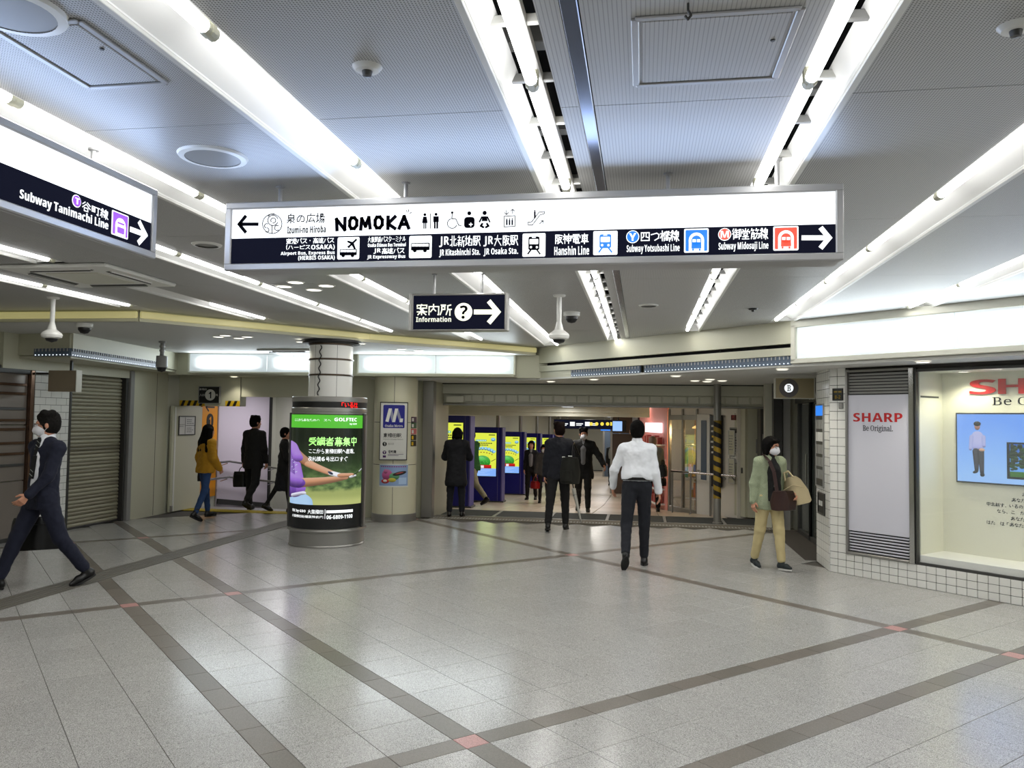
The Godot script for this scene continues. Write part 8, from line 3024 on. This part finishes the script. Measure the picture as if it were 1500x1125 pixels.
	# 6 man in the green polo shirt
	p = {"label": "man in a green polo shirt and khaki trousers walking behind the nearest screen unit", "at": Vector3(-3.50, drop(-16.4), -16.4), "yaw": 62.0, "h": 1.62, "cell": 0.018, "lean": 6.0,
		"legs": [[18, 6, 0, 2], [-24, 22, -30, 2]], "arms": [[12, 8, 12, 4], [-14, 10, 16, 4]], "head": [0, 0], "trousers": mats.khaki, "top": mats.polo_green, "hem": 0.10, "loose": 0.02, "sleeve": 0.5, "top_name": "polo_shirt"}
	person(p)

	# 7 two women coming up the passage
	p = {"label": "woman with dark hair in a dark jacket standing behind the woman in the grey sweater", "at": Vector3(-2.82, drop(-20.4), -20.4), "yaw": 176.0, "h": 1.52, "cell": 0.022, "w": 0.9,
		"legs": [[4, 6, 0, 2], [-6, 8, 0, 2]], "arms": [[0, 8, 10, 2], [4, 8, 8, 2]], "head": [0, 0], "trousers": mats.cloth_black, "top": mats.coat_dark, "hem": 0.12, "hair": "bob", "shirt_front": mats.shirt_grey, "face": true}
	person(p)
	p = {"label": "woman in a grey sweater and white mask raising a hand to her face", "at": Vector3(-2.36, drop(-19.3), -19.3), "yaw": 186.0, "h": 1.42, "cell": 0.020, "w": 0.95,
		"legs": [[8, 6, 0, 2], [-12, 16, -14, 2]], "arms": [[0, 12, 8, 2], [38, 20, 110, 22]], "head": [-10, -4], "trousers": mats.cloth_black, "leg_w": 0.86, "top": mats.sweater_grey, "hem": 0.08, "loose": 0.03, "top_name": "sweater", "hair": "bob", "mask": true, "face": true}
	o = person(p)
	hand_bag("handbag", "small shiny red handbag hanging from the hand of the woman in the grey sweater", "bag", world_of(o, p.j.hand[0]), 10.0, 0.24, 0.18, 0.12, 0.12, mats.bag_red)

	# 8 young man with the backpack
	p = {"label": "young man in a dark navy hoodie with a backpack on one shoulder walking away", "at": Vector3(-1.27, 0, -12.3), "yaw": 2.0, "h": 1.66, "cell": 0.0135, "lean": 3.0, "w": 0.97,
		"legs": [[10, 4, 0, 2], [-14, 10, -12, 5]], "arms": [[6, 10, 20, 6], [-4, 9, 8, 0]], "head": [26, -2], "curl": [30, 30], "trousers": mats.cloth_black, "top": mats.hoodie_navy, "hem": 0.10, "loose": 0.020, "top_name": "hoodie", "hair": "messy", "hair_mat": mats.hair_brown, "shoes": mats.leather_black, "soles": mats.sole_dark, "fold": 0.009}
	o = person(p)
	var J: Dictionary = p.j
	var bp := thing("backpack", "olive black backpack hanging on the right shoulder of the young man in navy", "backpack", world_of(o, J.sh[0]) + o.basis * Vector3(0.03, -0.20, 0.14))
	var bb := o.basis * Basis(Vector3.UP, -0.5)
	bag_body(bp, "body", 0.27, 0.40, 0.20, mats.olive, bb, Vector3.ZERO, 1.10)
	put(bp, "pocket", loft([[-0.36, 0.10, 0.03, 0.02], [-0.30, 0.11, 0.05, 0.03], [-0.20, 0.10, 0.03, 0.02]], bb, bb * Vector3(0, 0, 0.09)), mats.olive)
	put(bp, "strap", Build.new().tube([bb * Vector3(0, -0.04, -0.04), bb * Vector3(-0.02, 0.19, -0.10), bb * Vector3(-0.04, 0.22, -0.16), bb * Vector3(0.0, 0.02, -0.26)], 0.014, 6), mats.leather_black)
	put(bp, "buckle", Build.new().box(bb * Vector3(-0.10, 0.00, 0.035), Vector3(0.05, 0.018, 0.012), bb, 0.003), mats.plastic_white)
	put(bp, "buckle", Build.new().box(bb * Vector3(0.02, 0.02, 0.035), Vector3(0.07, 0.014, 0.012), bb, 0.003), mats.plastic_white)

	# 9 man with the white mask coming towards the viewer
	p = {"label": "man in an open black jacket, grey shirt and white mask walking towards the viewer", "at": Vector3(-1.12, drop(-15.4), -15.4), "yaw": 182.0, "h": 1.62, "cell": 0.015, "lean": 2.0, "w": 1.05,
		"legs": [[-14, 14, -16, 2], [16, 6, 4, 2]], "arms": [[8, 10, 22, 6], [12, 34, 24, -6]], "head": [6, -2], "trousers": mats.suit_black, "top": mats.suit_black, "hem": 0.22, "loose": 0.025, "shirt_front": mats.shirt_grey, "hair": "messy", "mask": true, "face": true}
	o = person(p)
	var um := thing("umbrella", "long pale folded umbrella slanting down between two men", "umbrella", Vector3(-1.05, 0, -13.2))
	put(um, "canopy", Build.new().cone(Vector3(0.06, 0.08, 0.1), Vector3(-0.07, 0.56, -0.05), 0.014, 0.036, 12), mats.umbrella_pale)
	put(um, "tip", Build.new().cone(Vector3(0.075, 0.012, 0.117), Vector3(0.06, 0.08, 0.1), 0.005, 0.012, 10), mats.steel)
	put(um, "handle", Build.new().tube([Vector3(-0.07, 0.56, -0.05), Vector3(-0.10, 0.68, -0.085), Vector3(-0.13, 0.72, -0.10), Vector3(-0.15, 0.69, -0.11)], 0.010, 8), mats.leather_black)
	put(um, "strap", Build.new().lathe([Vector2(0.034, 0.0), Vector2(0.034, 0.03)], Vector3(-0.045, 0.44, -0.02), 12), mats.plastic_grey)

	# 10 man in the white shirt
	p = {"label": "man in a white dress shirt and dark navy trousers walking away in the centre right", "at": Vector3(-0.06, 0, -9.5), "yaw": 4.0, "h": 1.70, "cell": 0.0115, "lean": 1.0, "w": 1.0,
		"legs": [[7, 2, 0, 1], [-6, 34, -52, 5]], "arms": [[-6, 11, 14, -4], [10, 23, 18, 12]], "head": [-4, 0], "curl": [22, 22], "trousers": mats.trouser_navy, "leg_w": 0.95, "top": mats.shirt_white, "hem": -0.09, "loose": 0.008, "top_name": "dress_shirt", "collar": mats.shirt_white, "belt": mats.leather_black, "hair": "short", "fold": 0.006, "crease": 0.005}
	person(p)

	# 11 elderly person beyond him
	p = {"label": "grey haired person in a pale patterned shirt behind the man in white", "at": Vector3(0.22, drop(-16.4), -16.4), "yaw": 10.0, "h": 1.52, "cell": 0.018, "lean": 6.0,
		"legs": [[4, 6, 0, 3], [-4, 6, 0, 3]], "arms": [[8, 10, 16, 2], [6, 8, 20, 6]], "head": [0, -8], "trousers": mats.cloth_black, "top": mats.pattern_grey, "hem": 0.12, "loose": 0.03, "top_name": "shirt", "hair": "short", "hair_mat": mat("hair_fair", Color(0.50, 0.40, 0.33), 0.6)}
	o = person(p)
	hand_bag("shoulder_bag", "black shoulder bag at the hip of the grey haired person", "bag", world_of(o, p.j.hip) + Vector3(0.19, 0.24, 0.03), 70.0, 0.26, 0.24, 0.12, 0.10, mats.bag_black)
	hand_bag("pouch", "small black pouch with a strap hanging below the black shoulder bag", "bag", world_of(o, p.j.hand[0]) + Vector3(0.02, 0.0, 0), 30.0, 0.16, 0.16, 0.07, 0.05, mats.bag_black)

	# 12 woman in the green cardigan
	p = {"label": "woman in a green knitted cardigan and cream trousers with a white mask", "at": Vector3(1.47, 0, -9.72), "yaw": -156.0, "h": 1.53, "cell": 0.0115, "lean": 1.0, "w": 0.95,
		"legs": [[-9, 8, -10, 2], [10, 3, 4, 1]], "arms": [[-8, 11, 14, 0], [-8, 16, 62, 6]], "head": [26, -4], "curl": [24, 40], "trousers": mats.chino, "leg_w": 0.98, "top": mats.cardigan_green, "hem": 0.13, "loose": 0.022, "top_name": "cardigan", "shirt_front": mats.cloth_black, "hair": "bob", "mask": true, "face": true, "glasses": true, "shoes": mats.shoe_grey, "soles": mats.sole_white}
	o = person(p)
	J = p.j
	var s: float = J.s
	# dark top showing between the fronts of the cardigan
	var F := Field.new(J.chest - Vector3.ONE * 0.45, J.neck + Vector3.ONE * 0.2, 0.0115)
	var fw: Vector3 = J.fw
	var rt: Vector3 = J.rt
	var T: Vector3 = J.T
	F.cap(J.neck + fw * 0.035 - T * 0.05, J.chest + fw * 0.075, 0.055, 0.078, 0.04)
	F.cap(J.chest + fw * 0.075, J.hip + fw * 0.085 - T * 0.02, 0.080, 0.082, 0.04)
	F.trim(J.hip - T * 0.03, -T)
	var g := Build.new()
	F.net(g, 0.008, folds)
	put(o, "top", g, mats.cloth_black)
	var bag := thing("crossbody_bag", "brown quilted crossbody bag at the hip of the woman in the green cardigan", "bag", world_of(o, J.hip + fw * 0.185 + T * 0.10 - rt * 0.06))
	var bs := o.basis * Basis(Vector3.UP, 0.15)
	bag_body(bag, "body", 0.29, 0.22, 0.12, mats.leather_brown, bs, Vector3.ZERO, 1.12)
	var inv := bag.position
	strap_line(bag, "strap", [bs * Vector3(0.10, -0.02, -0.01), world_of(o, J.chest + fw * 0.168 + rt * 0.055) - inv, world_of(o, J.chest + T * 0.12 + fw * 0.135 + rt * 0.095) - inv, world_of(o, J.sh[0] + T * 0.095 - rt * 0.055) - inv, world_of(o, J.sh[0] + T * 0.03 - fw * 0.10 - rt * 0.05) - inv], 0.045, mats.strap_brown, o.basis * fw)
	put(bag, "buckle", Build.new().box(bs * Vector3(0.10, 0.06, 0.02), Vector3(0.035, 0.03, 0.012), bs, 0.003), mats.steel)
	var tote := thing("tote_bag", "slouchy cream canvas tote under the left arm of the woman in the green cardigan", "bag", world_of(o, J.elb[1] + T * 0.05 + fw * 0.13 - rt * 0.02))
	var ts := Basis(Vector3.UP, deg_to_rad(-15)) * Basis(Vector3.BACK, 0.30)
	put(tote, "body", loft([[-0.30, 0.12, 0.06, 0.05], [-0.28, 0.14, 0.08, 0.06], [-0.16, 0.14, 0.09, 0.07], [-0.02, 0.095, 0.06, 0.05], [0.03, 0.05, 0.04, 0.03]], ts), mats.canvas)
	put(tote, "handle", Build.new().tube([ts * Vector3(-0.07, 0.0, 0.04), ts * Vector3(-0.06, 0.09, 0.02), ts * Vector3(-0.01, 0.10, 0.0), ts * Vector3(0.03, 0.02, 0.04)], 0.011, 6), mats.canvas)
	put(tote, "fold_seam", Build.new().tube([ts * Vector3(-0.13, -0.10, 0.105), ts * Vector3(0.0, -0.06, 0.11), ts * Vector3(0.12, -0.12, 0.10)], 0.004, 5), mats.canvas)

	# 13 small figures far down the passage
	var far := [
		{"label": "far figure with dark hair and a backpack walking away down the passage", "at": Vector3(-1.06, drop(-29.0), -29.0), "yaw": 5.0, "h": 1.62, "top": mats.cloth_black, "trousers": mats.trouser_navy},
		{"label": "far figure in a pale top beside the far figure with a backpack", "at": Vector3(-0.62, drop(-30.5), -30.5), "yaw": 170.0, "h": 1.56, "top": mats.pattern_grey, "trousers": mats.cloth_black},
		{"label": "farthest figure in black left of the bluish glass portal", "at": Vector3(-2.75, drop(-31.0), -31.0), "yaw": 180.0, "h": 1.64, "top": mats.coat_dark, "trousers": mats.cloth_black}]
	for i in 3:
		var q: Dictionary = far[i]
		q.merge({"cell": 0.028, "legs": [[10, 4, 0, 2], [-12, 12, -10, 2]], "arms": [[10, 8, 14, 2], [-8, 8, 12, 2]], "head": [0, 0], "hem": 0.10, "loose": 0.02})
		o = person(q)
		if i == 0:
			var b2 := thing("backpack", "pale grey backpack on the far figure in the passage", "backpack", world_of(o, q.j.chest - q.j.fw * 0.16 + q.j.T * 0.12))
			bag_body(b2, "body", 0.28, 0.36, 0.16, mats.plastic_grey, o.basis, Vector3.ZERO)
			put(b2, "strap", Build.new().tube([o.basis * Vector3(0.09, -0.02, -0.05), o.basis * Vector3(0.09, 0.08, -0.14), o.basis * Vector3(0.09, -0.05, -0.30)], 0.014, 6), mats.leather_black)
